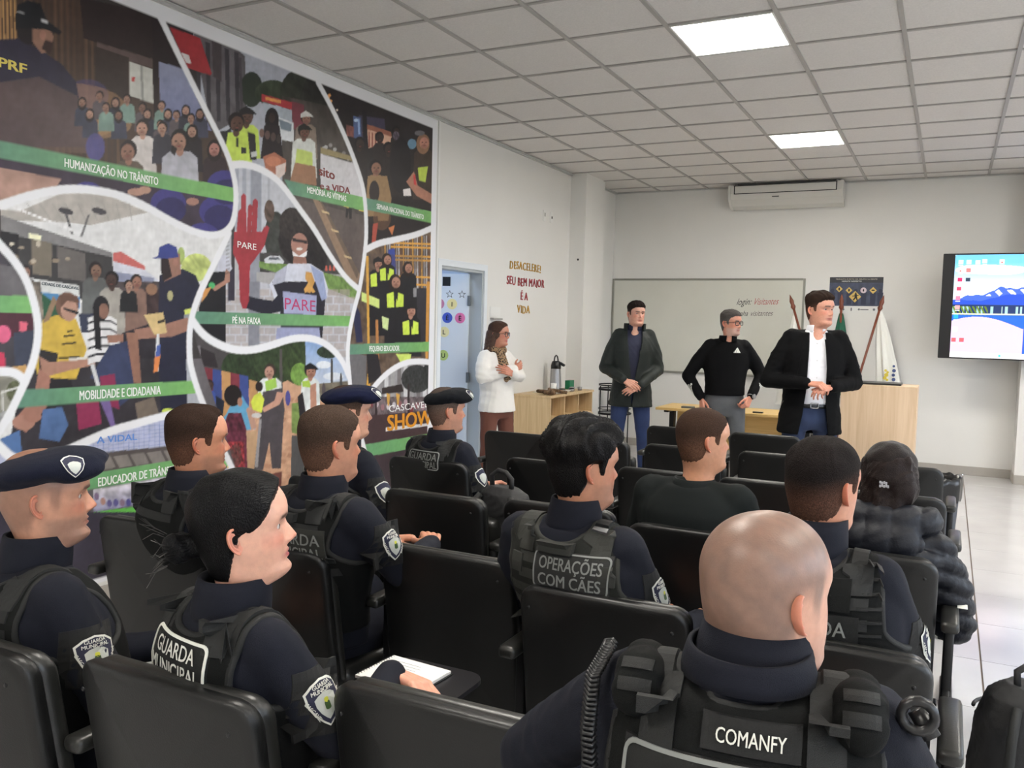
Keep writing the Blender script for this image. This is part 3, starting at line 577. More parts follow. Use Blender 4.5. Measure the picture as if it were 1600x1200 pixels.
paint([(560, 650), (700, 640), (700, 700), (560, 720)], (70, 50, 54)); paint([(602, 668), (680, 660), (680, 664), (602, 674)], (214, 210, 212)); paint([(560, 706), (700, 690), (700, 790), (560, 790)], (64, 50, 58), nf=10)
use(9)   # guard and schoolboy
paint(BIGP, (206, 156, 120), (196, 150, 120))
for k in range(22):
    for q in range(22): paint([(330+q*12, 600+k*11+q*2), (339+q*12, 602+k*11+q*2), (336+q*12, 608+k*11+q*2), (327+q*12, 606+k*11+q*2)], mix((226, 178, 142), (170, 116, 86), rng.rand()), al=.7)
paint([(297, 505), (420, 540), (420, 590), (300, 580)], (74, 70, 72)); paint([(306, 540), (334, 552), (340, 575), (308, 570)], (46, 40, 44)); paint([(306, 540), (312, 540), (314, 572), (308, 572)], (126, 120, 126))
el(385, 575, 40, 32, (44, 62, 36), nf=60, na=.5); el(430, 560, 36, 40, (48, 66, 38), nf=60, na=.5); el(462, 560, 26, 40, (52, 70, 36), nf=60, na=.5)
paint([(476, 530), (545, 530), (550, 610), (478, 610)], (120, 160, 214), (196, 206, 220)); el(505, 570, 12, 6, (220, 226, 234)); el(520, 588, 16, 6, (214, 220, 230)); el(512, 550, 18, 10, (40, 56, 40), nf=80, na=.5); paint([(516, 560), (519, 560), (520, 620), (516, 620)], (60, 54, 50)); paint([(490, 600), (545, 595), (548, 625), (490, 625)], (120, 112, 96), nf=50, na=.3)
el(467, 585, 14, 18, (110, 150, 60), nf=60, na=.4); paint([(436, 545), (440, 545), (441, 620), (436, 620)], (84, 78, 78))
for k, c in enumerate([(190, 140, 80), (124, 40, 56), (48, 70, 140), (196, 144, 84), (132, 44, 60), (52, 74, 146)]): paint([(303+k*14, 570+k*3), (317+k*14, 573+k*3), (319+k*14, 655), (305+k*14, 650)], c)
paint([(388, 593), (404, 597), (404, 640), (390, 640)], (196, 146, 90)); paint([(455, 630), (475, 628), (472, 680), (455, 676)], (120, 146, 70), nf=50, na=.3)
fig(326, 602, 7, (54, 84, 170), h=9, w=1.7, skin=(76, 54, 48)); paint([(336, 618), (350, 626), (346, 660), (338, 655)], (30, 36, 54))
paint([(372, 608), (384, 630), (392, 640), (398, 670), (385, 672), (372, 665), (345, 680), (340, 660), (352, 648)], (84, 164, 206)); el(363, 618, 14, 17, (30, 24, 24)); el(374, 628, 4, 7, (176, 126, 104)); el(389, 641, 5, 5, (196, 150, 130)); paint([(384, 640), (394, 640), (400, 668), (392, 672)], (190, 144, 122))
paint([(348, 665), (356, 645), (376, 645), (384, 670), (386, 745), (350, 745), (346, 690)], (96, 34, 56), nf=70, na=.6); paint([(354, 690), (380, 690), (382, 735), (354, 735)], (150, 40, 50), nf=110, na=.8); el(367, 712, 10, 18, (60, 66, 60), nf=120, na=.8, al=.6)
paint([(385, 676), (400, 672), (402, 740), (386, 745)], (190, 152, 112)); paint([(399, 640), (412, 625), (428, 640), (430, 660), (410, 650)], (196, 144, 120))
fig(421, 580, 9, (220, 226, 226), h=6, w=2.3, skin=(186, 138, 118), hair=(60, 44, 40), face=-1); paint([(413, 596), (430, 590), (432, 605), (415, 612)], (160, 206, 70)); paint([(410, 612), (440, 606), (444, 640), (442, 660), (438, 732), (424, 732), (420, 690), (410, 735), (396, 735), (404, 660)], (74, 68, 74), nf=30, na=.12); paint([(432, 612), (444, 614), (436, 632), (412, 644), (408, 638), (428, 626)], (196, 144, 122)); paint([(404, 655), (408, 655), (402, 730), (397, 730)], (150, 146, 150))
paint([(396, 618), (406, 612), (412, 624), (408, 645), (394, 640), (391, 628)], (214, 226, 40)); el(404, 604, 6, 8, (40, 26, 24)); el(400, 649, 8, 4, (206, 202, 200))
fig(484, 580, 9, (214, 220, 220), h=8, w=1.8, skin=(170, 118, 96), cap=(24, 24, 28)); paint([(471, 596), (482, 594), (486, 606), (472, 604)], (170, 206, 60)); paint([(484, 602), (493, 598), (494, 640), (484, 650)], (186, 132, 108)); paint([(464, 620), (472, 612), (478, 650), (470, 680)], (34, 32, 38)); el(449, 622, 4, 12, (70, 70, 150)); el(505, 612, 3, 14, (90, 80, 84)); el(532, 600, 2, 18, (60, 60, 60))
paint([(410, 744), (440, 736), (436, 800), (418, 800)], (110, 56, 50)); paint([(455, 680), (560, 690), (560, 900), (450, 900)], (76, 76, 78))
use(10)
paint(BIGP, (120, 116, 120), (70, 62, 70), nf=6, na=.2)
paint([(-100, 660), (300, 640), (300, 694), (140, 708), (0, 760)], (176, 182, 214))
for k in range(22): paint([(120+k*8, 640), (121+k*8, 640), (121+k*8, 710), (120+k*8, 710)], (110, 130, 190), al=.6)
for k in range(8): paint([(120, 662+k*6), (300, 648+k*6), (300, 649+k*6), (120, 663+k*6)], (110, 130, 190), al=.6)
paint([(135, 712), (300, 692), (300, 735), (145, 742)], (86, 78, 76))
for k in range(5): paint([(150+k*26, 716-k*3), (172+k*26, 713-k*3), (180+k*26, 730-k*3), (160+k*26, 734-k*3)], (132, 124, 120))
paint([(145, 765), (360, 728), (370, 760), (330, 770), (145, 800)], (200, 196, 206), (120, 120, 170), nf=50, na=.4)
for k in range(16): el(150+k*10, 775+rng.rand()*16, 4, 6, mix((50, 60, 150), (190, 140, 120), rng.rand()))
for k in range(9): paint([(330+k*3, 733-k*.8), (332+k*3, 733-k*.8), (332+k*3, 738-k*.8), (330+k*3, 738-k*.8)], (30, 30, 30) if k % 2 else (230, 200, 40))
paint([(145, 800), (300, 780), (300, 806), (145, 826)], (96, 190, 70)); paint([(-200, 800), (600, 800), (600, 1300), (-200, 1300)], (60, 56, 72), (48, 40, 44), nf=8)
use(11)
paint(BIGP, (176, 172, 160), (96, 100, 80), nf=30, na=.3); el(25, 612, 16, 18, (92, 96, 66), nf=60, na=.4); paint([(2, 610), (4, 610), (6, 660), (3, 660)], (200, 200, 196)); paint([(0, 612), (30, 603), (30, 606), (0, 615)], (210, 210, 206)); el(6, 662, 12, 20, (170, 170, 172), nf=60, na=.5)
CUR[0] = 0
# green banners
GA, GB = (92, 142, 122), (120, 184, 92)
for c_, pts in ((1, [(-60, 208), (365, 294), (365, 316), (-60, 236)]), (2, [(443, 280), (575, 310), (575, 331), (455, 304)]), (6, [(570, 309), (680, 332), (680, 350), (570, 327)]), (4, [(296, 486), (556, 494), (550, 510), (300, 506)]), (7, [(540, 538), (676, 534), (676, 549), (540, 554)]), (3, [(20, 610), (310, 594), (310, 614), (20, 638)]), (10, [(60, 753), (350, 706), (362, 727), (60, 778)]), (8, [(550, 698), (700, 672), (700, 690), (560, 716)]), (5, [(-80, 460), (80, 463), (80, 490), (-80, 487)])):
    use(c_); paint(pts, GA if c_ not in (8, 5, 10) else (96, 160, 112), GB, mode='h')
CUR[0] = 0
# white bands between the pictures, top margin and side margin
Wc = np.array(lin((232, 233, 238)))
def band(pts, w):
    P_ = W(pts)
    for _ in range(2):   # Chaikin smoothing
        P_ = np.concatenate([[P_[0]], np.ravel(np.column_stack([P_[:-1]*.75+P_[1:]*.25, P_[:-1]*.25+P_[1:]*.75])).reshape(-1, 2), [P_[-1]]])
    best = None
    for a, b in zip(P_[:-1], P_[1:]):
        y0, y1 = min(a[0], b[0])-w, max(a[0], b[0])+w; z0, z1 = min(a[1], b[1])-w, max(a[1], b[1])+w
        i0, i1 = np.searchsorted(gz, [z0, z1]); j0, j1 = np.searchsorted(gy, [y0, y1]); sl = (slice(i0, i1+1), slice(j0, j1+1))
        q = np.stack([GY[sl]-a[0], GZ[sl]-a[1]], -1); ab = b-a; t = np.clip((q@ab)/(ab@ab+1e-9), 0, 1)
        d = np.hypot(q[..., 0]-t*ab[0], q[..., 1]-t*ab[1]); al_ = np.clip((w/2-d)/RES/2+.5, 0, 1)[..., None]
        IMG[sl] = IMG[sl]*(1-al_)+Wc*al_
for c_, w_ in ((CA, .042), (CB, .046), (CC, .046), (CD, .05), (CE, .05), (CF, .05), (CG, .042), (CH, .040), (CI, .042), (CJ, .046)): band(c_, w_)
IMG[GZ > 3.252] = Wc; IMG[GZ < .15] = Wc
topy = W([(170, 0), (676, 200)]);
IMG[GY > 6.405] = Wc
ph = (GY < 6.40) & (GZ < 3.25) & (np.abs(IMG-Wc).sum(-1) > .02)
grain = 1+.12*noise(46, 5)+.10*noise(110, 6)+.08*noise(17, 7); g_ = IMG.mean(-1, keepdims=True); IMG2 = (g_+(IMG-g_)*.86)*grain[..., None]; IMG[ph] = np.clip(IMG2[ph], 0, 1)
IMG = (IMG[0::2, 0::2]+IMG[1::2, 0::2]+IMG[0::2, 1::2]+IMG[1::2, 1::2])/4; GY = (GY[0::2, 0::2]+GY[1::2, 1::2])/2; GZ = (GZ[0::2, 0::2]+GZ[1::2, 1::2])/2
V = np.stack([np.full(GY.size, 0.), GY.ravel(), GZ.ravel()], 1); r_, c_ = GY.shape
ii = (np.arange(r_-1)[:, None]*c_+np.arange(c_-1)[None]).ravel(); Fq = np.stack([ii, ii+1, ii+c_+1, ii+c_], 1)
me = bpy.data.meshes.new('printed_panel'); me.vertices.add(len(V)); me.vertices.foreach_set('co', V.astype(np.float32).ravel())
me.loops.add(Fq.size); me.loops.foreach_set('vertex_index', Fq.ravel().astype(np.int32)); me.polygons.add(len(Fq)); me.polygons.foreach_set('loop_start', np.arange(0, Fq.size, 4, dtype=np.int32))
me.update(calc_edges=True)
ca = me.color_attributes.new('Col', 'FLOAT_COLOR', 'POINT'); cc_ = np.ones((len(V), 4), np.float32); cc_[:, :3] = IMG.reshape(-1, 3); ca.data.foreach_set('color', cc_.ravel())
me.materials.append(mat('mural_print', (255, 255, 255), .38, attr='Col', spec=.35))
mural = empty('wall_mural', (XL+.004, 0, 0)); tag(mural, 'large printed photo collage mural with curved white bands and green captions on the left wall', 'mural')
mp_ = bpy.data.objects.new('printed_panel', me); COL.objects.link(mp_); mp_.parent = mural; mp_.location = (.0008, 0, 0)
MB().box((-.0012, (MY0+MY1)/2, (MZ0+MZ1)/2), (.0035, MY1-MY0+.02, MZ1-MZ0+.01)).build('panel_backing', M_WHITE, mural)
MB().box((.002, 6.515, (MZ0+MZ1)/2+.02), (.010, .03, MZ1-MZ0+.06), bev=.002).build('edge_strip', M_WHITE, mural)
M_TXT = mat('print_white', (240, 242, 240), .4)
def mural_text(s, bl, br, tl, m=M_TXT, bold=.035):
    a, b, c = [np.array((0,)+on_left_wall(*p)) for p in (bl, br, tl)]; ex = (b-a); L_ = np.linalg.norm(ex); ex = ex/L_; ey = (c-a); h = np.linalg.norm(ey)
    text_on('caption_lettering', s, Vector(a)+Vector((.0012, 0, 0)), ex, ey/h, (1, 0, 0), h, m, mural, width=L_, bold=bold, align='l', lift=.0008)
mural_text('HUMANIZAÇÃO NO TRÂNSITO', (99.5, 260.5), (246, 289.5), (99.5, 246.5)); mural_text('MEMÓRIA AS VÍTIMAS', (479, 301), (540, 315), (479, 291))
mural_text('SEMANA NACIONAL DO TRÂNSITO', (587.5, 326), (661, 343), (587.5, 317.5)); mural_text('PÉ NA FAIXA', (362, 505), (406, 506.5), (362, 494))
mural_text('PEQUENO EDUCADOR', (576, 549), (623, 548), (576, 540)); mural_text('MOBILIDADE E CIDADANIA', (123, 625), (250, 615.5), (123, 610)); mural_text('EDUCADOR DE TRÂNSITO', (152, 760), (279, 738), (152, 746))
mural_text('PARE', (370, 386.5), (399.5, 391), (370, 376), bold=0); mural_text('CASCAVEL', (607, 644), (668, 636), (607, 633), bold=0)
mural_text('SHOW', (604, 673), (674, 662), (604, 648), mat('print_orange', (222, 150, 40), .4), .05)
mural_text('PRF', (-4, 104), (41, 116), (-4, 88), mat('print_yellow', (214, 196, 96), .4), .05)
mr = mat('print_maroon', (120, 44, 40), .4)
mural_text('sito', (497, 273), (522, 281), (497, 258), mr, .05); mural_text('e a VIDA', (499, 295), (546, 303), (499, 284), mr, .05)
mural_text('CIDADE DE CASCAVEL', (64, 445), (122, 453), (64, 440), mat('print_grey', (70, 84, 90), .4)); mural_text('A VIDAL', (150, 693), (213, 687), (150, 682), mat('print_blue', (96, 140, 214), .4), .03)
mural_text('PARE', (444, 483), (492, 487), (444, 464), mat('print_pink', (190, 60, 110), .4), 0)
# ------------------------------------------------------------------ wall-mounted things
M_STEEL = mat('brushed_steel', (176, 176, 178), .28, metal=.9)
def wall_letters(s, y0, y1, z, h, m, label):
    """thick foam letters on the left wall, one object per letter"""
    V, F, Wd = text_mesh(s, .03); e = empty('wall_lettering', (XL, y0, z)); tag(e, label, 'lettering'); x = 0
    sc = (y1-y0)/Wd; xpos = 0
    adv = []
    for i, ch in enumerate(s):                       # advance of every glyph from prefix widths
        adv.append(text_mesh(s[:i+1], .03)[2] if ch != ' ' else None)
    for i, ch in enumerate(s):
        if ch == ' ': continue
        w = text_mesh(ch, .03)[2]; a = (adv[i]-w)*sc
        text_on('foam_letter', ch, (0, a, random.uniform(-.006, .006)), Vector((0, 1, random.uniform(-.02, .02))).normalized(), (0, 0, 1), (1, 0, 0), h, m, e, width=w*sc*.86, bold=.02, thick=.005, lift=.0, align='l')
M_GOLD = mat('gold_glitter_foam', (196, 150, 40), .35, metal=.3, bump=.6, bscale=500, var=.3, vscale=300); M_RED = mat('red_glitter_foam', (164, 30, 36), .4, metal=.2, bump=.6, bscale=500, var=.3, vscale=300)
wall_letters('DESACELERE!', 7.93, 8.68, 2.155, .085, M_GOLD, 'gold foam letters reading DESACELERE! on the left wall')
wall_letters('SEU BEM MAIOR', 7.87, 8.79, 1.99, .09, M_RED, 'red foam letters reading SEU BEM MAIOR on the left wall')
wall_letters('É A', 8.20, 8.38, 1.845, .085, M_RED, 'short dark red foam letters reading É A on the left wall')
wall_letters('VIDA', 8.12, 8.44, 1.70, .085, M_GOLD, 'gold foam letters reading VIDA, lowest line on the left wall')
for y, lb, dark in ((8.74, 'blank-holed outlet plate high on the left wall, nearer the door', 0), (8.93, 'outlet plate with a black socket high on the left wall, nearer the corner', 1)):
    e = empty('wall_outlet', (XL, y, 2.79)); tag(e, lb, 'outlet')
    MB().box((.004, 0, 0), (.008, .075, .12), bev=.003).build('cover_plate', M_WHITE, e)
    MB().box((.0085, 0, 0 if dark else .01), (.003, .026, .026 if dark else .04)).build('socket', M_BLACK if dark else M_TBAR, e)
e = empty('paper_holder', (XL, 7.63, 1.66)); tag(e, 'small white paper notice with a tray behind the woman in the white sweater', 'notice')
MB().box((.003, 0, .04), (.006, .22, .10)).build('paper_notice', M_WHITE, e); MB().box((.02, 0, -.03), (.04, .20, .02), bev=.004).build('holder_tray', M_TBAR, e)
tag(MB().lathe([(.0, 0), (.012, 0), (.012, .004), (0, .004)]).build('screw_plug', M_BLACK), 'small dark screw plug on the corner pilaster', 'screw plug')
bpy.data.objects['screw_plug'].location = (-3.95, 9.458, 2.36); bpy.data.objects['screw_plug'].rotation_euler = (PI/2, 0, 0)

# whiteboard
wb = empty('whiteboard', (-2.825, YF, 1.01)); tag(wb, 'wide wall whiteboard with aluminium frame and handwriting behind the standing men', 'whiteboard')
MB().box((0, -.012, .6), (2.44, .018, 1.18)).build('board_surface', mat('board_white', (208, 208, 199), .22, var=.03, vscale=2), wb)
f = MB()
for s in (-1, 1): f.box((s*1.225, -.014, .6), (.026, .028, 1.22), bev=.003).box((0, -.014, .6+s*.6), (2.424, .028, .026), bev=.003)
f.build('board_frame', mat('board_frame', (150, 150, 142), .35, metal=.5), wb)
MB().box((.6, -.04, -.004), (.5, .06, .012), bev=.003).build('pen_tray', mat('board_frame', (1, 1, 1)), wb)
mk1, mk2 = mat('marker_black', (40, 40, 44), .5), mat('marker_red', (176, 92, 92), .5)
YB_ = YF-.0215-wb.location.y
def scrawl(s, x, z, h, w, m, ry=.03): text_on('handwriting', s, (x, YF-.0215-YF, z), Vector((1, 0, ry)).normalized(), (0, 0, 1), (0, -1, 0), h, m, wb, width=w, shear=.35, align='l', lift=.0008, bold=-.008)
scrawl('login:', .42, .88, .085, .17, mk1); scrawl('Visitantes', .62, .885, .085, .30, mk2); scrawl('senha', .40, .74, .07, .16, mk1); scrawl('visitantes', .59, .745, .07, .27, mat('marker_grey', (104, 96, 98), .5))

# traffic poster
po = empty('poster', (-1.015, YF, 1.81)); tag(po, 'dark traffic safety poster with yellow warning signs, right of the whiteboard', 'poster')
MB().box((0, -.003, .215), (.60, .004, .43)).build('poster_sheet', mat('poster_white', (222, 222, 220), .5), po)
fy_ = -.0055
def flat(parent, name, polys, m, y=fy_):
    b_ = MB()
    for q in polys: b_.prism(q, (0, y, 0), (1, 0, 0), (0, 0, 1), (0, -1, 0), .0006)
    return b_.build(name, m, parent)
def circ(x, z, r, rz=None, n=16): return [(x+r*math.cos(t*2*PI/n), z+(rz or r)*math.sin(t*2*PI/n)) for t in range(n)]
def dia(x, z, r): return [(x-r, z), (x, z-r), (x+r, z), (x, z+r)]
flat(po, 'poster_picture', [[(-.296, .085), (.296, .085), (.296, .426), (-.296, .426)]], mat('poster_dark', (58, 66, 90), .45, var=.35, vscale=14))
flat(po, 'poster_header', [[(-.296, .36), (.296, .36), (.296, .426), (-.296, .426)]], mat('poster_head', (40, 42, 50), .45), fy_-.0008)
flat(po, 'poster_figure', [circ(x, .265, .022) for x in (-.26, -.17, -.07, .0, .09, .19, .27)]+[[(x-.032, .245), (x+.032, .245), (x+.026, .10), (x-.026, .10)] for x in (-.26, -.17, -.07, .0, .09, .19, .27)], mat('poster_fig', (34, 42, 68), .5), fy_-.0008)
flat(po, 'sign_diamond', [dia(-.185, .285, .038), dia(-.075, .270, .038), dia(-.005, .195, .068), dia(.19, .27, .040)], mat('sign_yellow', (206, 176, 96), .5), fy_-.0018)
flat(po, 'sign_disc', [circ(.085, .27, .034)], mat('sign_pink', (206, 190, 200), .5), fy_-.0018)
for q_ in (circ(-.185, .285, .010, .018), circ(-.075, .272, .010, .018), circ(.085, .27, .008, .016), circ(.19, .272, .02, .008)): flat(po, 'sign_symbol', [q_], M_BLACK, fy_-.0026)
flat(po, 'sign_symbol', [circ(.002, .235, .009)]+[[(-.012, .225), (.014, .228), (.018, .19), (.028, .152), (.016, .150), (.004, .178), (-.016, .150), (-.03, .155), (-.008, .19)], [(-.035, .205), (.035, .216), (.035, .208), (-.035, .196)]], M_BLACK, fy_-.0026)
flat(po, 'logo_mark', [circ(-.25, .055, .012), dia(-.13, .045, .018), circ(-.04, .045, .008, .022), circ(.045, .045, .012), [(.06, .038), (.15, .038), (.15, .05), (.06, .05)], circ(.21, .045, .014)], mat('logo_grey', (110, 112, 116), .5))
text_on('poster_lettering', 'TRÂNSITO É FEITO DE GENTE E A GENTE', (0, fy_-.0010, .395), (1, 0, 0), (0, 0, 1), (0, -1, 0), .013, mat('poster_text', (206, 200, 180), .5), po, width=.46)
text_on('poster_lettering', 'MERECE RESPEITO', (-.05, fy_-.0010, .370), (1, 0, 0), (0, 0, 1), (0, -1, 0), .014, M_TXT, po, width=.22)

# air conditioner
ac = empty('air_conditioner', (-1.84, YF, 3.06)); tag(ac, 'white wide air conditioner hung under the ceiling on the front wall', 'air conditioner')
M_AC = mat('ac_plastic', (206, 205, 200), .35); prof = [(-.06, .27), (-.30, .27), (-.305, .17), (-.275, .10), (-.19, .03), (-.06, .0)]
b_ = MB(); V = [(sx*.63, y, z) for sx in (-1, 1) for y, z in prof]; n_ = len(prof); b_.add(V, [tuple(range(n_)), tuple(range(n_, 2*n_))[::-1]]+[(i, i+n_, (i+1) % n_+n_, (i+1) % n_) for i in range(n_)])
o = b_.build('case', M_AC, ac)
for s in (-1, 1):
    p2 = [(y*(1.02)-(.0), z*1.0) for y, z in prof]; b_ = MB(); V = [(s*(.63+d), y-.004, z+(.004 if z > .1 else -.004)) for d in (0, .03) for y, z in p2]; b_.add(V, [tuple(range(n_)), tuple(range(n_, 2*n_))[::-1]]+[(i, i+n_, (i+1) % n_+n_, (i+1) % n_) for i in range(n_)]); b_.build('end_cap', M_AC, ac)
MB().box((0, -.308, .215), (1.16, .012, .085), bev=.004).build('outlet_flap', M_AC, ac)
MB().box((0, -.304, .215), (1.185, .004, .103)).build('outlet_slot', mat('ac_shadow', (40, 40, 42), .6), ac)
MB().box((-.10, -.288, .122), (.08, .004, .012), rx=-.27).build('badge', mat('badge_grey', (90, 90, 92), .4), ac)
bk = MB()
for s in (-1, 1): bk.box((s*.58, -.12, .292), (.03, .20, .03), bev=.004).box((s*.58, -.03, .20), (.03, .05, .2), bev=.004)
bk.build('mounting_bracket', M_STEEL, ac)

# television with a desktop picture
tv = empty('television', (.895, 10.42, 1.33)); tag(tv, 'large wall television showing a mountain lake desktop with icons', 'television')
tw, th = 1.99, 1.12
MB().box((0, 0, th/2), (tw, .05, th), bev=.008).build('screen_housing', mat('tv_black', (16, 16, 20), .3), tv)
NXT, NZT = 420, 250; gx = np.linspace(0, 1, NXT); gzz = np.linspace(0, 1, NZT); TX, TZ = np.meshgrid(gx, gzz); S = np.zeros(TX.shape+(3,))
def L_(c): return np.array(lin(c))
TS = TX.copy()
def trw(x): return 1-2*np.abs((x/3.1416) % 2-1)
def ridge(f, ph, a): return a*(trw(TS*f+ph)+.5*trw(TS*f*2.3+ph*2)+.25*trw(TS*f*5.1+ph)+.12*trw(TS*f*13+1))
S[:] = L_((110, 190, 240)); t_ = np.clip((TZ-.66)/.26, 0, 1)[..., None]; S = S*t_+L_((226, 238, 252))*(1-t_)
cl = (np.sin(TX*9+TZ*22)+np.sin(TX*5-TZ*31+2)) > .6; S[cl & (TZ > .78)] = L_((226, 240, 252))
far = TZ < .60+ridge(9, .4, .045)+.22*np.exp(-((TS-.52)/.13)**2)+.08*np.exp(-((TS-.25)/.05)**2); S[far] = L_((60, 96, 200)); fh = .60+ridge(9, .4, .045)+.22*np.exp(-((TS-.52)/.13)**2)+.08*np.exp(-((TS-.25)/.05)**2); S[far & (TZ < fh-.018) & (TZ > fh-.085+.05*trw(TX*60)) & (trw(TX*95+TZ*50) > .15) & (TZ > .6)] = L_((232, 236, 250))
S[TZ < .545+ridge(6, 2.2, .03)+.06*np.exp(-((TS-.32)/.1)**2)] = L_((30, 74, 196))
S[(TZ < .515) & (TZ > .415)] = L_((20, 44, 96)); tr_ = (np.sin(TX*260)+np.sin(TX*97+1) > .6) & (TZ < .50) & (TZ > .425); S[tr_] = L_((150, 190, 190)); S[(TX < .18) & (TZ < .5) & (TZ > .40) & (np.sin(TX*310+TZ*90) > 0)] = L_((90, 120, 30)); S[(TZ < .43) & (TZ > .42)] = L_((220, 228, 200))
wa = TZ <= .415; S[wa] = L_((30, 96, 200)); S[wa & (TZ < .30+.10*np.sin(TX*7.5+.6)) & (TZ > .0)] = L_((222, 186, 232)); S[wa & (TX > .36) & (TX < .75) & (TZ < .36)] = L_((40, 90, 206)); S[wa & (TX > .42) & (TX < .5) & (TZ < .20)] = L_((210, 236, 250))
S[TZ < .052] = L_((250, 246, 252))
for (ix, iz, c) in [(x, z, c) for x, z, c in ((.03, .93, (236, 250, 255)), (.07, .93, (236, 250, 255)), (.115, .925, (236, 250, 250)), (.15, .935, (236, 250, 255)), (.235, .93, (250, 236, 236)), (.03, .85, (250, 250, 250)), (.07, .85, (236, 120, 120)), (.03, .76, (214, 40, 96)), (.07, .76, (40, 60, 80)), (.028, .67, (226, 60, 96)), (.025, .58, (230, 120, 150)), (.025, .49, (236, 160, 160)), (.02, .40, (30, 160, 200)), (.02, .28, (240, 240, 250)), (.015, .17, (236, 90, 96)), (.055, .17, (236, 90, 96)))]:
    S[(abs(TX-ix) < .012) & (abs(TZ-iz) < .019)] = L_(c)
    S[(abs(TX-ix) < .011) & (abs(TZ-iz+.031) < .004)] = L_((226, 232, 240))
    if c[0] > 240: S[(abs(TX-ix) < .004) & (abs(TZ-iz+.006) < .007)] = L_((214, 60, 60))
S[(abs(TX-.25) < .006) & (abs(TZ-.025) < .012)] = L_((60, 190, 210))
sw, sh = tw-.13, th-.03; V = np.stack([(-tw/2+.115)+TX.ravel()*sw, np.full(TX.size, -.0262), .015+TZ.ravel()*sh], 1)
ii = (np.arange(NZT-1)[:, None]*NXT+np.arange(NXT-1)[None]).ravel(); Fq = np.stack([ii, ii+1, ii+NXT+1, ii+NXT], 1)
o = mk('screen', V, Fq, mat('tv_screen', (255, 255, 255), .25, attr='Col', emit=.46), tv, cols=S.reshape(-1, 3))
MB().box((.55, .045, .55), (.4, .13, .3)).box((.55, .12, .55), (.5, .02, .45)).build('wall_bracket', M_BLACK, tv)
cb = MB(); cb.tube([(.25, .0, .01), (.27, -.0, -.03), (.33, .02, -.055), (.39, .04, -.05), (.395, .1, .0), (.40, .13, .02)], .004, 6); cb.build('cable', M_BLACK, tv)

# ------------------------------------------------------------------ furniture at the front
WD = wood('oak_laminate', (206, 174, 128), (226, 200, 158), 2); WD2 = wood('pale_ash_laminate', (206, 176, 142), (224, 198, 168), 2, .8)
# sideboard against the left wall: x -4.05..-3.62, y 8.05..9.24, h .85
cbn = empty('sideboard', (-3.835, 8.645, 0)); tag(cbn, 'light oak sideboard with three open cubbies above doors against the left wall', 'sideboard')
D_, Wd_, H_ = .42, 1.17, .85
c = MB(); c.box((0, -Wd_/2+.009, H_/2-.009), (D_, .018, H_-.018)).box((0, Wd_/2-.009, H_/2-.009), (D_, .018, H_-.018)).box((-D_/2+.006, 0, H_/2-.01), (.012, Wd_-.036, H_-.04)).box((0, 0, .06), (D_-.02, Wd_-.036, .018)).box((0, 0, .60), (D_-.002, Wd_-.036, .018))
for y in (-.19, .19): c.box((0, y, .72), (D_-.02, .018, .222))
c.build('carcass', WD, cbn)
MB().box((.004, 0, H_-.009), (D_+.02, Wd_+.016, .024), bev=.002).build('top', WD, cbn)
for k, (ya, yb) in enumerate(((-.575, -.195), (-.190, .19), (.195, .575))):
    d = MB().box((D_/2+.009, (ya+yb)/2, .335), (.017, yb-ya, .51), bev=.0015).build('door', WD, cbn)
    hy = yb-.05 if k < 2 else ya+.05
    MB().tube([(D_/2+.018, hy, .50), (D_/2+.042, hy, .485), (D_/2+.046, hy, .43), (D_/2+.042, hy, .375), (D_/2+.018, hy, .36)], .006, 8).build('handle', M_STEEL, d, True)
# airpot
ap = empty('thermos', (-3.93, 8.86, H_+.0045)); tag(ap, 'steel pump thermos with a black top and handle on the sideboard', 'thermos')
MB().lathe([(.0, 0), (.066, 0), (.069, .01), (.067, .02), (.062, .12), (.056, .235), (.056, .24), (0, .24)], n=28).build('flask_body', M_STEEL, ap, True)
M_BP = mat('black_plastic', (24, 24, 26), .35)
MB().lathe([(.0, .239), (.058, .239), (.057, .28), (.048, .315), (.04, .325), (0, .326)], n=24).box((.075, 0, .292), (.07, .04, .028), bev=.008, ry=.5).build('pump_top', M_BP, ap, True)
MB().tube([(0, -.05, .29), (0, -.052, .34), (0, -.035, .375), (0, 0, .39), (0, .035, .375), (0, .052, .34), (0, .05, .29)], .008, 8).build('carry_handle', M_BP, ap, True)
MB().lathe([(0, -.002), (.07, -.002), (.07, .012), (0, .012)], n=24).build('base_ring', M_BP, ap)
for x, y, r, lb in ((-3.74, 8.62, .032, 'round steel sugar bowl with dark lid, nearest the papers'), (-3.70, 8.78, .028, 'middle small steel tin beside the thermos'), (-3.74, 8.90, .026, 'farthest small steel tin beside the thermos'), (-3.69, 9.00, .024, 'smallest steel tin at the far end of the sideboard')):
    t_ = empty('tin', (x, y, H_+.0045)); tag(t_, lb, 'tin', 'steel tins on the sideboard')
    MB().lathe([(0, 0), (r, 0), (r, .03), (0, .03)], n=18).build('tin_body', M_STEEL, t_, True)
    MB().lathe([(0, .030), (r+.004, .030), (r+.004, .038), (r*.3, .042), (0, .042)], n=18).build('tin_lid', M_BP if r > .027 else M_STEEL, t_, True)
tag(MB().box((-3.86, 9.10, H_+.055), (.06, .13, .10), bev=.003).build('tea_box', mat('green_card', (24, 120, 84), .5)), 'green box standing behind the steel tins', 'box')
tag(MB().lathe([(0, 0), (.026, 0), (.034, .085), (.031, .085), (.024, .006), (0, .006)], (-3.88, 8.70, H_+.0045), 18).build('paper_cup', mat('cup_white', (236, 236, 234), .5), smooth=True), 'white paper cup stack left of the thermos', 'cup')
pp = MB()
for k in range(3): pp.box((-3.82+.01*k, 8.50+.02*k, H_+.009+.006*k), (.28, .34, .0055), rz=.06*k)
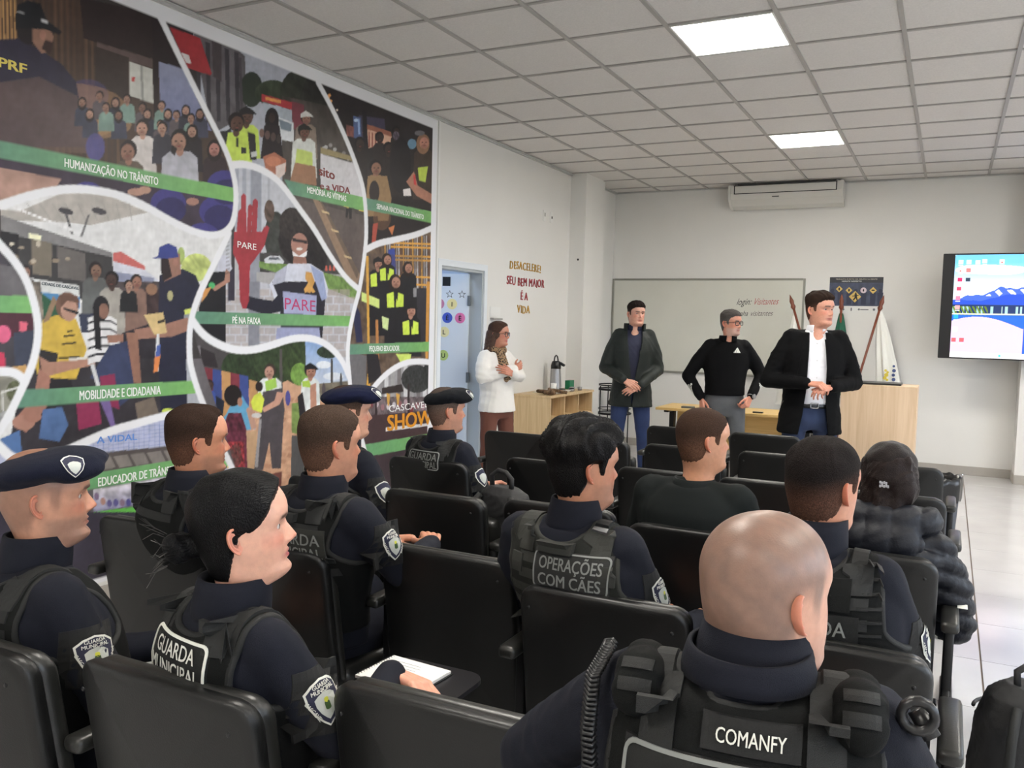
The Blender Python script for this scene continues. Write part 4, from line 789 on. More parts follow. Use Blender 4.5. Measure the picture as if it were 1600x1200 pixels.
tag(pp.build('paper_sheets', mat('paper', (236, 234, 226), .7)), 'stack of white papers on the near half of the sideboard', 'papers')
cl = MB(); rp = random.Random(2)
for k in range(5): cl.tube([(-3.70+rp.uniform(-.10, .1), 8.10+rp.uniform(-.02, .03), H_+.03), (-3.76+rp.uniform(-.1, .1), 8.22+.03*k, H_+.034+.004*k), (-3.66+rp.uniform(-.1, .1), 8.33, H_+.026)], .018, 8)
tag(cl.build('rolled_cloth', mat('leopard_roll', (112, 86, 62), .8, var=.8, vscale=60), smooth=True), 'rolled brown patterned cloth at the near end of the sideboard', 'cloth')

# round two-tier black cart
ct = empty('serving_cart', (-3.80, 10.45, 0)); tag(ct, 'black metal two-tier serving cart with glass shelves in the front left corner', 'cart')
M_BM = mat('black_metal', (22, 22, 24), .4, metal=.3); f = MB()
for a in (45, 135, 225, 315): f.tube([(.20*math.cos(math.radians(a)), .20*math.sin(math.radians(a)), .0), (.20*math.cos(math.radians(a)), .20*math.sin(math.radians(a)), .82)], .008, 8)
f.build('upright', M_BM, ct)
for z in (.47, .78):
    MB().tube([(.21*math.cos(t*PI/16), .21*math.sin(t*PI/16), z) for t in range(32)], .013, 8, True).build('shelf_ring', M_BM, ct, True)
    MB().lathe([(0, z-.004), (.2, z-.004), (.2, z+.002), (0, z+.002)], n=32).build('glass_shelf', mat('smoked_glass', (176, 182, 184), .08), ct)
MB().tube([(.22*math.cos(t*PI/16), .22*math.sin(t*PI/16), .835) for t in range(32)], .008, 8, True).build('top_rail', M_BM, ct, True)
MB().tube([(.21*math.cos(t*PI/16), .21*math.sin(t*PI/16), .53) for t in range(32)], .005, 6, True).build('shelf_rail', M_BM, ct, True)

# desk
dk = empty('desk', (-1.92, 9.05, 0)); tag(dk, 'low yellow-oak desk with black metal legs in front of the whiteboard', 'desk')
WY = wood('yellow_oak', (206, 170, 104), (224, 190, 126), 0)
MB().box((0, 0, .735), (1.60, .62, .028), bev=.006).build('desktop', WY, dk)
MB().box((0, .12, .50), (1.36, .018, .40)).build('modesty_panel', WY, dk)
for s in (-1, 1): MB().box((s*.70, 0, .365), (.05, .09, .712), bev=.006).box((s*.70, 0, .015), (.06, .55, .03), bev=.006).box((s*.70, 0, .708), (.05, .5, .026), bev=.004).build('leg', M_BM, dk)
MB().box((-.48, -.20, .758), (.13, .07, .02), bev=.004).build('remote_tray', mat('grey_plastic', (96, 98, 96), .5), None)
o = bpy.data.objects['remote_tray']; o.location = dk.location; tag(o, 'small grey gadget lying on the left end of the desk', 'gadget')
mo = MB().box((0, 0, .006), (.10, .05, .012), bev=.004).build('marker_case', M_BP); mo.location = (-1.68, 8.84, .7495); tag(mo, 'small black case on the desk behind the man in the black sweatshirt', 'case')
# black chair behind the desk
oc = empty('office_chair', (-1.30, 9.72, 0)); tag(oc, 'black office chair standing behind the right end of the desk', 'chair')
MB().box((0, .18, .78), (.42, .05, .46), bev=.02).build('backrest', M_BP, oc); MB().box((0, 0, .46), (.44, .44, .06), bev=.02).build('seat', M_BP, oc)
for sx in (-1, 1):
    for sy in (-1, 1): MB().tube([(sx*.19, sy*.19, 0), (sx*.19, sy*.19, .44)], .012).build('leg', M_BM, oc)
    MB().tube([(sx*.19, .19, .42), (sx*.19, .2, .62)], .012).build('back_support', M_BM, oc)

# lectern
pd = empty('lectern', (-.51, 8.12, 0)); tag(pd, 'tall pale wooden lectern with a black top plate to the right of the speaker', 'lectern')
MB().box((0, -.20, .56), (.60, .02, 1.12), bev=.002).build('front_panel', WD2, pd)
for s in (-1, 1): MB().box((s*.29, .0, .56), (.02, .38, 1.12), bev=.002).build('side_panel', WD2, pd)
MB().box((0, 0, .80), (.56, .36, .02)).build('shelf', WD2, pd)
MB().box((0, 0, 1.13), (.60, .42, .02), bev=.002).build('top', WD2, pd)
MB().box((.0, .0, 1.148), (.34, .28, .016), bev=.003).build('reading_plate', M_BP, pd)

# flags
fs = empty('flag_stand', (-1.13, 10.62, 0)); tag(fs, 'wooden flag stand holding three poles behind the lectern', 'flag stand')
M_POLE = mat('red_brown_wood', (118, 62, 44), .35, var=.15, vscale=20)
MB().lathe([(0, 0), (.20, 0), (.20, .03), (.05, .05), (.03, .3), (.05, .42), (.14, .44), (.14, .47), (0, .47)], n=24).build('stand_body', M_POLE, fs, True)
for k, (b0, tip, lb) in enumerate((((-1.22, 10.62, .475), (-1.71, 10.62, 2.01), 'red-brown flagpole leaning left with white flag behind the speaker'), ((-1.13, 10.70, .475), (-1.13, 10.62, 2.02), 'upright flagpole with dark green flag at the speaker head'), ((-1.04, 10.62, .475), (-.68, 10.60, 2.01), 'red-brown flagpole leaning right with white crested flag above the lectern'))):
    e = empty('flag', b0); tag(e, lb, 'flag'); a, b = Vector((0, 0, 0)), Vector(tip)-Vector(b0); d = b.normalized()
    MB().tube([a, b-d*.16], .014, 10).build('pole', M_POLE, e, True)
    MB().tube([b-d*.18, b-d*.15, b-d*.12, b-d*.08, b], [.016, .03, .02, .026, .002], 10).build('spear_tip', M_POLE, e, True)
    top = b-d*(.22 if k != 2 else .16); side = (-.03, .0, .10)[k]; L = (1.1, .95, 1.0)[k]; Vc = []; Fc = []; R_n, C_n = 26, 40
    for i in range(R_n):
        s = i/(R_n-1); cx = top+Vector((side*s + (0 if k == 1 else (.05 if k == 2 else -.02)*s), 0, -L*s)); wx = (.02+.10*s**.7)*(1 if k else .9); wy = .02+.05*s
        for j in range(C_n):
            t = 2*PI*j/C_n; rr = 1+.28*math.sin(7*t+2*s)*min(1, s*3); Vc.append((cx.x+wx*rr*math.cos(t), cx.y+.02+wy*rr*math.sin(t), cx.z))
    for i in range(R_n-1):
        for j in range(C_n): Fc.append((i*C_n+j, i*C_n+(j+1) % C_n, (i+1)*C_n+(j+1) % C_n, (i+1)*C_n+j))
    Fc += [tuple(range(C_n)), tuple((R_n-1)*C_n+j for j in range(C_n))[::-1]]
    fc = mk('flag_cloth', Vc, Fc, mat('flag_white', (226, 226, 220), .7) if k != 1 else mat('flag_green', (24, 88, 66), .7), e, True)
    if k == 2:
        c0 = top+Vector((.11, -.075, -.74)); q = MB()
        for x, z, r in ((0, 0, .022), (-.01, .05, .014), (.012, .03, .014), (-.015, -.035, .02), (.01, -.055, .014)): q.prism(circ(x, z, r, n=10), c0, (1, 0, 0), (0, 0, 1), (0, -1, 0), .003)
        q.build('flag_crest', mat('crest_gold', (206, 186, 60), .6), e)
        q = MB()
        for x, z, r in ((.07, .10, .014), (.075, .05, .02), (.07, -.0, .018), (.075, -.05, .02)): q.prism(circ(x, z, r, n=10), c0+Vector((0, .03, 0)), (1, 0, 0), (0, 0, 1), (0, -1, 0), .003)
        q.build('flag_crest_edge', mat('crest_blue', (60, 74, 120), .6), e)

# bin, backpack, bottle
bn = empty('waste_bin', (-.06, 5.75, 0)); tag(bn, 'dark waste bin lined with a black bag beyond the last aisle chair', 'bin')
MB().lathe([(0, 0), (.13, 0), (.17, .72), (.165, .72), (.125, .02), (0, .02)], n=24).build('bin_body', mat('bin_grey', (52, 56, 66), .5), bn, True)
V = []; F = []
for i, (r, z) in enumerate(((.176, .60), (.18, .70), (.178, .735), (.165, .74), (.15, .70))):
    V += [(r*(1+.03*math.sin(9*t)+.02*math.sin(23*t))*math.cos(t), r*(1+.03*math.sin(9*t+i))*math.sin(t), z+.008*math.sin(13*t+i)) for t in np.arange(48)*2*PI/48]
for i in range(4): F += [(i*48+j, i*48+(j+1) % 48, (i+1)*48+(j+1) % 48, (i+1)*48+j) for j in range(48)]
mk('bin_liner', V, F, mat('bag_black', (14, 14, 16), .3), bn, True)

# ------------------------------------------------------------------ auditorium chairs
M_CH = mat('chair_shell_black', (17, 17, 17), .40, bump=.12, bscale=350, spec=.45); M_CU = mat('chair_vinyl_black', (32, 32, 30), .36, bump=.1, bscale=260, spec=.6); M_FR = mat('chair_frame_black', (20, 20, 22), .4, metal=.2)
def plate(w, z0, z1, r, ylist, sag, tilt, N=6, cx=0):
    """rounded rectangular plate; ylist: (y, inset) profile from back to front; curved in plan by sag"""
    h = z1-z0; out = rrect(w, h, r, 6); n = len(out); V = []; F = []; rings = []
    def ring(sc, y, ins):
        k = len(V)
        for a, b in out:
            aa = a*(1-2*ins/w)*sc; bb = b*(1-2*ins/h)*sc; z = (z0+z1)/2+bb
            V.append((cx+aa, y-sag*(1-(2*aa/w)**2)-(z-z0)*tilt, z))
        rings.append(k)
    for q in (.0, .3, .55, .78, .93): ring(max(q, .001), ylist[0][0], ylist[0][1])
    for y, ins in ylist: ring(1, y, ins)
    for q in (.93, .78, .55, .3, .0): ring(max(q, .001), ylist[-1][0], ylist[-1][1])
    for a, b in zip(rings[:-1], rings[1:]): F += [(a+i, b+i, b+(i+1) % n, a+(i+1) % n) for i in range(n)]
    return V, F
chair_me = {}
def part(key, name, fn, m, parent, smooth=True):
    if key not in chair_me: chair_me[key] = fn().build(name, m, parent, smooth); return chair_me[key]
    o = chair_me[key].copy(); COL.objects.link(o); o.parent = parent; return o
# the tilt makes the back top lie at local y = 0
def shell():
    V, F = plate(.465, .40, .895, .052, [(0, .010), (.003, .003), (.010, 0), (.030, 0), (.034, .004), (.036, .006)], .033, .16); return MB().add([(x, y+.079, z) for x, y, z in V], F)
def cushion():
    V, F = plate(.45, .44, .890, .047, [(.034, .010), (.038, .0), (.066, 0), (.076, .006), (.081, .02)], .033, .16); return MB().add([(x, y+.072, z) for x, y, z in V], F)
def seat_down(): return MB().box((0, .36, .45), (.44, .44, .085), bev=.03)
def seat_up(): return MB().box((0, .215, .58), (.44, .085, .40), bev=.03, rx=.10)
def armrest(): return MB().box((0, .17, .69), (.052, .32, .036), bev=.012)
def armpost(): return MB().box((0, .13, .35), (.03, .055, .64), bev=.006).box((0, .16, .015), (.05, .30, .03), bev=.006).box((0, .15, .44), (.022, .20, .05), bev=.004)
def screw(): return MB().lathe([(0, 0), (.005, 0), (.005, .002), (0, .002)], n=8)
CHAIRS = []
def chair(x, y, rz, occ, label, arm_r=False):
    x *= .9455; y *= .9455
    c = empty('auditorium_chair', (x, y, 0), rz); tag(c, label, 'chair', 'black auditorium chairs in rows')
    part('shell', 'back_shell', shell, M_CH, c); part('cushion', 'back_cushion', cushion, M_CU, c)
    part('sd' if occ else 'su', 'seat', seat_down if occ else seat_up, M_CU, c)
    for s in ((-1, 1) if arm_r else (-1,)):
        o = part('arm', 'armrest', armrest, M_CU, c); o.location = (s*.272, 0, 0)
        o = part('post', 'leg', armpost, M_FR, c); o.location = (s*.272, 0, 0)
    for s in (-1, 1):
        o = part('screw', 'screw', screw, M_FR, c); o.location = (s*.195, -.019+.005, .84); o.rotation_euler = (PI/2-.16, 0, 0)
    bmz = part('bar', 'seat_beam', lambda: MB().box((0, .20, .36), (.50, .05, .05), bev=.004), M_FR, c, False)
    CHAIRS.append(c); return c
chair(-1.95, 1.12, .00, 1, 'nearest-row black chair at the left edge, under the officer with the badged beret')
chair(-1.385, 1.19, .00, 1, 'nearest-row black chair with the female officer with the hair bun')
chair(-.845, 1.37, .02, 0, 'empty nearest-row black chair at the bottom centre of the photo')
chair(-.27, 1.04, .0, 1, 'nearest-row black chair hidden under the bald officer')
chair(-2.50, 2.10, .05, 1, 'second-row black chair by the mural, behind the balding officer')
chair(-1.95, 2.09, .0, 1, 'second-row black chair behind the officer with clasped hands')
chair(-1.40, 2.31, .0, 0, 'empty second-row black chair with a wide bare back, middle of the photo')
chair(-.805, 2.15, .0, 1, 'second-row black chair behind the officer with the OPERAÇÕES COM CÃES vest')
chair(-.235, 2.10, .0, 1, 'second-row aisle chair behind the bald officer, its right top corner bare', True)
chair(-2.50, 3.10, .0, 1, 'third-row black chair by the mural, under the officer in the navy beret')
chair(-1.94, 3.09, .0, 0, 'empty third-row black chair with a backpack strapped on its far side')
chair(-1.39, 3.17, .0, 0, 'empty third-row black chair left of the officer with the thick dark hair')
chair(-.80, 3.05, .0, 1, 'third-row black chair behind the man in the black T-shirt')
chair(-.235, 3.06, .0, 1, 'third-row aisle chair behind the woman in the puffer jacket', True)
chair(-2.45, 3.85, .0, 1, 'fourth-row black chair below the GUARDA MUNICIPAL officer in the black beret')
chair(-1.90, 4.18, .0, 0, 'empty fourth-row black chair left of the thick dark hair')
chair(-1.275, 4.25, .0, 0, 'empty fourth-row black chair at the left shoulder of the T-shirt man')
chair(-.745, 4.25, .0, 0, 'empty fourth-row black chair right of the T-shirt man')
chair(-.215, 4.25, .0, 0, 'fourth-row aisle chair at the shoulder of the woman in the puffer jacket', True)
chair(-2.57, 5.15, .0, 0, 'empty fifth-row black chair in front of the sideboard')
chair(-2.03, 5.18, .0, 0, 'empty fifth-row black chair hidden mostly by the thick dark hair')
chair(-1.44, 5.20, .0, 0, 'empty fifth-row black chair just left of the head of the T-shirt man')
chair(-.86, 5.24, .0, 0, 'empty fifth-row black chair right of the face of the T-shirt man')
chair(-.23, 5.2, .0, 0, 'fifth-row aisle chair in front of the waste bin', True)
chair(-1.74, 6.17, .0, 0, 'front-row black chair left of the head of the T-shirt man')
chair(-1.12, 6.17, .0, 0, 'front-row black chair directly in front of the speaker', True)
# ------------------------------------------------------------------ figure toolkit
def mkt(name, V, T, m, parent=None, cols=None, smooth=True):
    V = np.asarray(V, np.float32); me = bpy.data.meshes.new(name); me.vertices.add(len(V)); me.vertices.foreach_set('co', V.ravel())
    T = np.asarray(T, np.int32); k = T.shape[1]; me.loops.add(T.size); me.loops.foreach_set('vertex_index', T.ravel())
    me.polygons.add(len(T)); me.polygons.foreach_set('loop_start', np.arange(0, T.size, k, dtype=np.int32)); me.update(calc_edges=True)
    if smooth: me.polygons.foreach_set('use_smooth', np.ones(len(T), bool))
    if cols is not None:
        a = me.color_attributes.new('Col', 'FLOAT_COLOR', 'POINT'); c = np.ones((len(V), 4), np.float32); c[:, :3] = cols; a.data.foreach_set('color', c.ravel())
    me.materials.append(m); o = bpy.data.objects.new(name, me); COL.objects.link(o)
    if parent is not None: o.parent = parent
    return o
def norms(V, T):
    n = np.zeros_like(V); a = np.cross(V[T[:, 1]]-V[T[:, 0]], V[T[:, 2]]-V[T[:, 0]])
    for i in range(3): np.add.at(n, T[:, i], a)
    return n/(np.linalg.norm(n, axis=1)[:, None]+1e-12)
def remesh(mb, vox, it=5, fac=.5):
    me = bpy.data.meshes.new('r'); me.from_pydata([tuple(map(float, v)) for v in mb.V], [], [tuple(f) for f in mb.F])
    o = bpy.data.objects.new('r', me); COL.objects.link(o)
    md = o.modifiers.new('r', 'REMESH'); md.mode = 'VOXEL'; md.voxel_size = vox
    if it: ms = o.modifiers.new('s', 'SMOOTH'); ms.factor = fac; ms.iterations = it
    m2 = bpy.data.meshes.new_from_object(o.evaluated_get(bpy.context.evaluated_depsgraph_get())); m2.calc_loop_triangles()
    V = np.empty(len(m2.vertices)*3); m2.vertices.foreach_get('co', V); T = np.empty(len(m2.loop_triangles)*3, np.int32); m2.loop_triangles.foreach_get('vertices', T)
    bpy.data.objects.remove(o); bpy.data.meshes.remove(me); bpy.data.meshes.remove(m2)
    return V.reshape(-1, 3), T.reshape(-1, 3)
def tricut(V, T, f):
    """keep the part of a triangle mesh where f >= 0, with a clean interpolated edge"""
    s = f >= 0; c = s[T].sum(1); keep = list(map(tuple, T[c == 3])); NV = list(V); cache = {}; extra = []
    def mid(a, b):
        k = (min(a, b), max(a, b))
        if k not in cache:
            t = f[a]/(f[a]-f[b]); cache[k] = len(NV); NV.append(V[a]+(V[b]-V[a])*t); extra.append((a, b, t))
        return cache[k]
    for tri in T[(c == 1) | (c == 2)]:
        ins = [bool(s[v]) for v in tri]; t = list(tri)
        while not (ins[0] and not ins[-1]): t = t[1:]+t[:1]; ins = ins[1:]+ins[:1]
        if sum(ins) == 1: keep.append((t[0], mid(t[0], t[1]), mid(t[2], t[0])))
        else: a, b = mid(t[1], t[2]), mid(t[2], t[0]); keep += [(t[0], t[1], a), (t[0], a, b)]
    NV = np.array(NV); K = np.array(keep); u, inv = np.unique(K, return_inverse=True)
    return NV[u], inv.reshape(K.shape), u, extra
def solid(V, T, t, n=None):
    """give a cut shell a thickness t inwards"""
    n = norms(V, T) if n is None else n; k = len(V); E = set()
    for a, b, c in T: E.update(((a, b), (b, c), (c, a)))
    B = [(a, b) for a, b in E if (b, a) not in E]; R = [(b, a, a+k) for a, b in B]+[(b, a+k, b+k) for a, b in B]
    return np.concatenate([V, V-n*t]), np.concatenate([T, T[:, ::-1]+k, np.array(R).reshape(-1, 3)]) if R else np.concatenate([T, T[:, ::-1]+k])
class FB(MB):
    def cap(s, p0, p1, r0, r1, n=12):
        p0, p1 = Vector(p0), Vector(p1); d = (p1-p0); L = d.length; d = d/L if L else Vector((0, 0, 1)); x = d.orthogonal().normalized(); y = d.cross(x); rings = []
        for a in (-80, -50, -20): t = math.radians(a); rings.append((p0+d*r0*math.sin(t), r0*math.cos(t)))
        rings += [(p0+(p1-p0)*q, r0+(r1-r0)*q) for q in (.0, .25, .5, .75, 1.)]
        for a in (20, 50, 80): t = math.radians(a); rings.append((p1+d*r1*math.sin(t), r1*math.cos(t)))
        V = [c+(x*math.cos(2*PI*k/n)+y*math.sin(2*PI*k/n))*r for c, r in rings for k in range(n)]; m = len(rings)
        F = [(i*n+k, i*n+(k+1) % n, (i+1)*n+(k+1) % n, (i+1)*n+k) for i in range(m-1) for k in range(n)]+[tuple(range(n))[::-1], tuple((m-1)*n+k for k in range(n))]
        return s.add(V, F)
    def ell(s, c, r, R=None, n=16):
        V = []; m = 10
        for i in range(1, m):
            t = PI*i/m
            for k in range(n):
                v = Vector((r[0]*math.sin(t)*math.cos(2*PI*k/n), r[1]*math.sin(t)*math.sin(2*PI*k/n), -r[2]*math.cos(t)))
                V.append((R @ v if R else v)+Vector(c))
        F = [(i*n+k, i*n+(k+1) % n, (i+1)*n+(k+1) % n, (i+1)*n+k) for i in range(m-2) for k in range(n)]+[tuple(range(n))[::-1], tuple((m-2)*n+k for k in range(n))]
        return s.add(V, F)
    def loft(s, sl, n=28, px=.82, py=.92):
        V = []
        for c, w, df, db in sl:
            for k in range(n):
                t = 2*PI*k/n; a, b = math.cos(t), math.sin(t)
                V.append((c[0]+w*math.copysign(abs(a)**px, a), c[1]+(df if b > 0 else db)*math.copysign(abs(b)**py, b), c[2]))
        m = len(sl); F = [(i*n+k, i*n+(k+1) % n, (i+1)*n+(k+1) % n, (i+1)*n+k) for i in range(m-1) for k in range(n)]+[tuple(range(n))[::-1], tuple((m-1)*n+k for k in range(n))]
        return s.add(V, F)
def sm(a, b, x): t = np.clip((x-a)/(b-a), 0, 1); return t*t*(3-2*t)
def folds(V, n, amp, f, seed):
    r = np.random.RandomState(seed); out = np.zeros(len(V))
    for q in range(4):
        a = r.randn(3); a /= np.linalg.norm(a); b = r.randn(3); g = f*(.7+r.rand()*1.1)
        out += (1-np.abs(np.sin(V@a*g+r.rand()*6+1.3*np.sin(V@b*g*.4+r.rand()*6))))*(.6+.4*np.sin(V@b*g*.2))
    return V+n*((out/4-.45)*amp)[:, None]

# ---- head: horizontal slices from neck to crown, face forward +Y
def si(z, xs, ys, d):
    return sum(w*np.interp(z+o*d, xs, ys) for o, w in ((-2, .1), (-1, .2), (0, .4), (1, .2), (2, .1)))
def head_mesh(w=1., female=False, jaw=1., chin=1., nose=1., fat=0.):
    zs = np.concatenate([np.linspace(-.21, -.125, 10, False), np.linspace(-.125, .036, 78, False), .035+.08*np.sin(np.linspace(0, PI/2, 26)*.995)])
    na = 96; th = np.arange(na)*2*PI/na; Z, TH = np.meshgrid(zs, th, indexing='ij'); zz = np.minimum(Z, .035)
    yf = si(zz, [-.21, -.16, -.132, -.122, -.115, -.108, -.10, -.09, -.08, -.073, -.06, -.045, -.02, 0, .012, .022, .035], [.048, .041, .038+fat*.5, .047, .066, .079, .0865, .0885, .0845, .082, .083, .084, .082, .082, .087, .0925, .0945], .0016)
    yf = np.where(zz < -.07, .08+(yf-.08)*chin, yf)
    wd = si(zz, [-.21, -.16, -.13, -.115, -.10, -.085, -.06, -.03, 0, .035], [.068, .058, .056, .0555, .057, .0605, .0655, .0705, .0750, .0775], .007)
    if female: wd = wd*(.97-.05*sm(-.03, -.08, Z)-.06*sm(-.09, -.125, Z)); yf = yf*(1-.12*sm(-.112, -.13, Z))
    wd = wd*(1+(jaw-1)*sm(.01, -.05, Z))+fat*sm(-.0, -.07, Z)
    yb = si(zz, [-.21, -.16, -.12, -.09, -.06, -.03, 0, .035], [-.078, -.068, -.064, -.067, -.078, -.091, -.0995, -.102], .008)-fat*.6*sm(-.03, -.09, Z)
    q = np.clip((Z-.035)/.0802, 0, 1); rr = np.sqrt(1-q*q)
    yc = -.006+0*Z; yc = np.where(Z > .035, -.006-.006*q, yc); wd = wd*rr; yf = yc+(yf-yc)*rr**.9; yb = yc+(yb-yc)*rr**.85
    c, s = np.cos(TH), np.sin(TH); face = sm(-.115, -.09, Z)*sm(.06, .02, Z)
    qx = 1-.16*face*(s > 0)-.06*(s < 0); X = wd*np.sign(c)*np.abs(c)**qx; Y = yc+np.where(s > 0, yf-yc, yc-yb)*np.sign(s)*np.abs(s)**(.97-.12*face*(s > 0))
    fr = sm(.15, .5, s); ax = np.abs(X); g = lambda a, b: np.exp(-a**2-b**2)
    hn = np.interp(Z, [-.050, -.045, -.040, -.034, -.029, -.022, -.005, .010, .018], [0, .005, .014, .0225, .0245, .021, .0105, .001, 0])*nose
    sg = np.interp(Z, [-.045, -.03, -.015, .01], [.0105, .0098, .0075, .0065])
    D = hn*np.exp(-(ax/sg)**2)+.0075*g((ax-.0125)/.0055, (Z+.036)/.0055)*nose-.0105*g((ax-.031)/.015, (Z-.002)/.011)
    D += (.0045 if not female else .0015)*g((ax-.028)/.02, (Z-.020)/.006)+.0035*g((ax-.042)/.017, (Z+.022)/.016)+.0055*g(X/.019, (Z+.057)/.0042)+.006*g(X/.0165, (Z+.0685)/.0045)
    D += -.0035*g(X/.023, (Z+.0630)/.0016)-.003*g(X/.02, (Z+.0775)/.004)+.003*g(X/.016, (Z+.095)/.009)
    Y = Y+D*fr; X = X*w
    V = np.stack([X, Y, Z], -1).reshape(-1, 3); m = len(zs)
    i, k = np.meshgrid(np.arange(m-1), np.arange(na), indexing='ij'); a = i*na+k; b = i*na+(k+1) % na
    T = np.concatenate([np.stack([a, b, b+na], -1).reshape(-1, 3), np.stack([a, b+na, a+na], -1).reshape(-1, 3)]); top = (m-1)*na
    T = np.concatenate([T, [(top, top+j, top+j+1) for j in range(1, na-1)], [(0, j+1, j) for j in range(1, na-1)]])
    return V, T
def ear_mesh(side, w=1., s=1.):
    n = 28; prof = [(.001, -.005), (.22, -.006), (.40, -.004), (.52, .0025), (.62, .0015), (.74, -.0015), (.84, .003), (.92, .0052), (.98, .004), (1.0, .000), (.95, -.005), (.75, -.011), (.5, -.019)]
    V = []; da = np.array([-.36*side, .933, 0]); db = np.array([0, -.16, .987]); nn = np.cross(da, db)*(-side); nn = nn*np.sign(nn[0]*side); o = np.array([side*(.0735*w), -.018, -.010])
    for rho, h in prof:
        for k in range(n):
            t = 2*PI*k/n; a, b = math.cos(t), math.sin(t)
            ra = .0175*(1+.14*b) if a < 0 else .0135*(1+.10*b); rb = .0315 if b > 0 else .029*(.92)
            hh = h
            if a > .3 and .5 < rho < .99: hh = h*.2-.001
            V.append(o+da*a*ra*rho*s+db*b*rb*rho*s+nn*(hh*s+.0035-(.004 if a > .2 else 0)*rho))
    m = len(prof); T = []
    for i in range(m-1):
        for k in range(n): a_, b_ = i*n+k, i*n+(k+1) % n; T += [(a_, b_, b_+n), (a_, b_+n, a_+n)]
    T = np.array(T); return np.array(V), (T if side < 0 else T[:, ::-1])
_HL = ([-.11, -.07, -.04, -.028, -.022, -.004, .006, .012, .026, .032, .05, .07, .1], [-.078, -.082, -.07, -.045, .008, .016, .010, -.020, -.014, .030, .046, .058, .064])
def hair_f(V, recede=0., nape=0., seed=1):
    y, z = V[:, 1], V[:, 2]; hz = np.interp(y, *_HL); hz = hz+recede*sm(.02, .07, y)*(1+.7*np.clip((np.abs(V[:, 0])-.012)/.03, 0, 1))+nape*sm(-.03, -.06, y)
    return z-hz+.0022*np.sin(V[:, 0]*420+seed)+.0018*np.sin(y*510+V[:, 0]*300)
M_SKIN = mat('skin', (200, 150, 128), .42, attr='Col', sss=.12, bump=.08, bscale=420, var=.07, vscale=75)
M_HAIR = mat('hair', (30, 24, 22), .36, attr='Col', bump=1., bscale=60, stretch=(11, 1.0, 4), var=.35, vscale=55, spec=.14)
M_HAIRS = mat('hair_short', (30, 24, 22), .78, attr='Col', bump=.9, bscale=420, var=.4, vscale=260, spec=.1)
M_EYE = mat('eye', (228, 226, 222), .15, attr='Col')
def eye_mesh(look=0):
    V = []; n, m = 14, 12
    for i in range(m+1):
        t = PI*i/m
        for k in range(n): V.append((math.sin(t)*math.cos(2*PI*k/n), math.cos(t), math.sin(t)*math.sin(2*PI*k/n)))
    T = []
    for i in range(m):
        for k in range(n): a, b = i*n+k, i*n+(k+1) % n; T += [(a, b+n, b), (a, a+n, b+n)]
    V = np.array(V); d = np.arccos(np.clip(V[:, 1], -1, 1)); c = np.where((d < .60)[:, None], np.array(lin((44, 30, 24))), np.array(lin((198, 188, 182)))); c[d < .28] = lin((8, 8, 8)); return V*.0118, np.array(T), c
EYE = eye_mesh()
# ---- hands
_hc = {}
def hand_mesh(side, curl=(25, 30, 20), spread=1., thumb=0.):
    key = (side, curl, spread, thumb)
    if key in _hc: return _hc[key]
    b = FB(); xs = (-.028, -.0095, .0095, .027); L = ((.042, .026, .020), (.046, .030, .021), (.042, .027, .020), (.033, .020, .018))
    b.ell((0, .004, 0), (.027, .024, .018))
    for i, x in enumerate(xs):
        x *= side; y0 = (.086, .091, .087, .079)[i]; b.cap((x*.62, .012, 0), (x, y0, .002), .0135, .0112); p = Vector((x, y0, .002)); ang = 0; sp = x*2.2*spread
        for j in range(3):
            ang += curl[j]*(1+.12*(i-1)) if isinstance(curl[j], (int, float)) else 0; a = math.radians(ang); d = Vector((sp, math.cos(a), -math.sin(a))).normalized(); q = p+d*L[i][j]
            r = (.0092, .0083, .0075, .0066)
            b.cap(p, q, r[j]*(.92 if i == 3 else 1), r[j+1]*(.92 if i == 3 else 1), 10); p = q
    t = math.radians(thumb); c_, s_ = math.cos(t), math.sin(t)
    pts = [(-.018, .022, -.006), (-.041, .050, -.016), (-.054+.01*s_, .082, -.024-.02*s_), (-.058+.03*s_, .108, -.029-.03*s_)]
    for j in range(3): b.cap([pts[j][0]*side, pts[j][1], pts[j][2]], [pts[j+1][0]*side, pts[j+1][1], pts[j+1][2]], (.0135, .0108, .0092)[j], (.0108, .0094, .0078)[j], 10)
    V, T = remesh(b, .0034, 2); _hc[key] = (V, T); return V, T
def place(V, pos, d, n):
    d = np.array(d, float); d /= np.linalg.norm(d); n = np.array(n, float); n -= d*(n@d); n /= np.linalg.norm(n); x = np.cross(d, n)
    return V[:, :1]*x+V[:, 1:2]*d+V[:, 2:3]*n+np.array(pos)
def rotm(yaw, pitch=0, roll=0):
    return np.array(Matrix.Rotation(yaw, 3, 'Z') @ Matrix.Rotation(pitch, 3, 'X') @ Matrix.Rotation(roll, 3, 'Y'))
TORSO = [(-.34, .185, .115, .125), (-.24, .185, .118, .13), (-.12, .178, .115, .13), (0, .172, .112, .125), (.12, .160, .108, .11), (.26, .156, .110, .10), (.42, .165, .118, .105), (.56, .178, .122, .112), (.68, .186, .118, .115), (.78, .184, .105, .108), (.86, .160, .088, .092), (.92, .115, .070, .078), (.97, .078, .060, .066), (1.0, .064, .056, .06)]
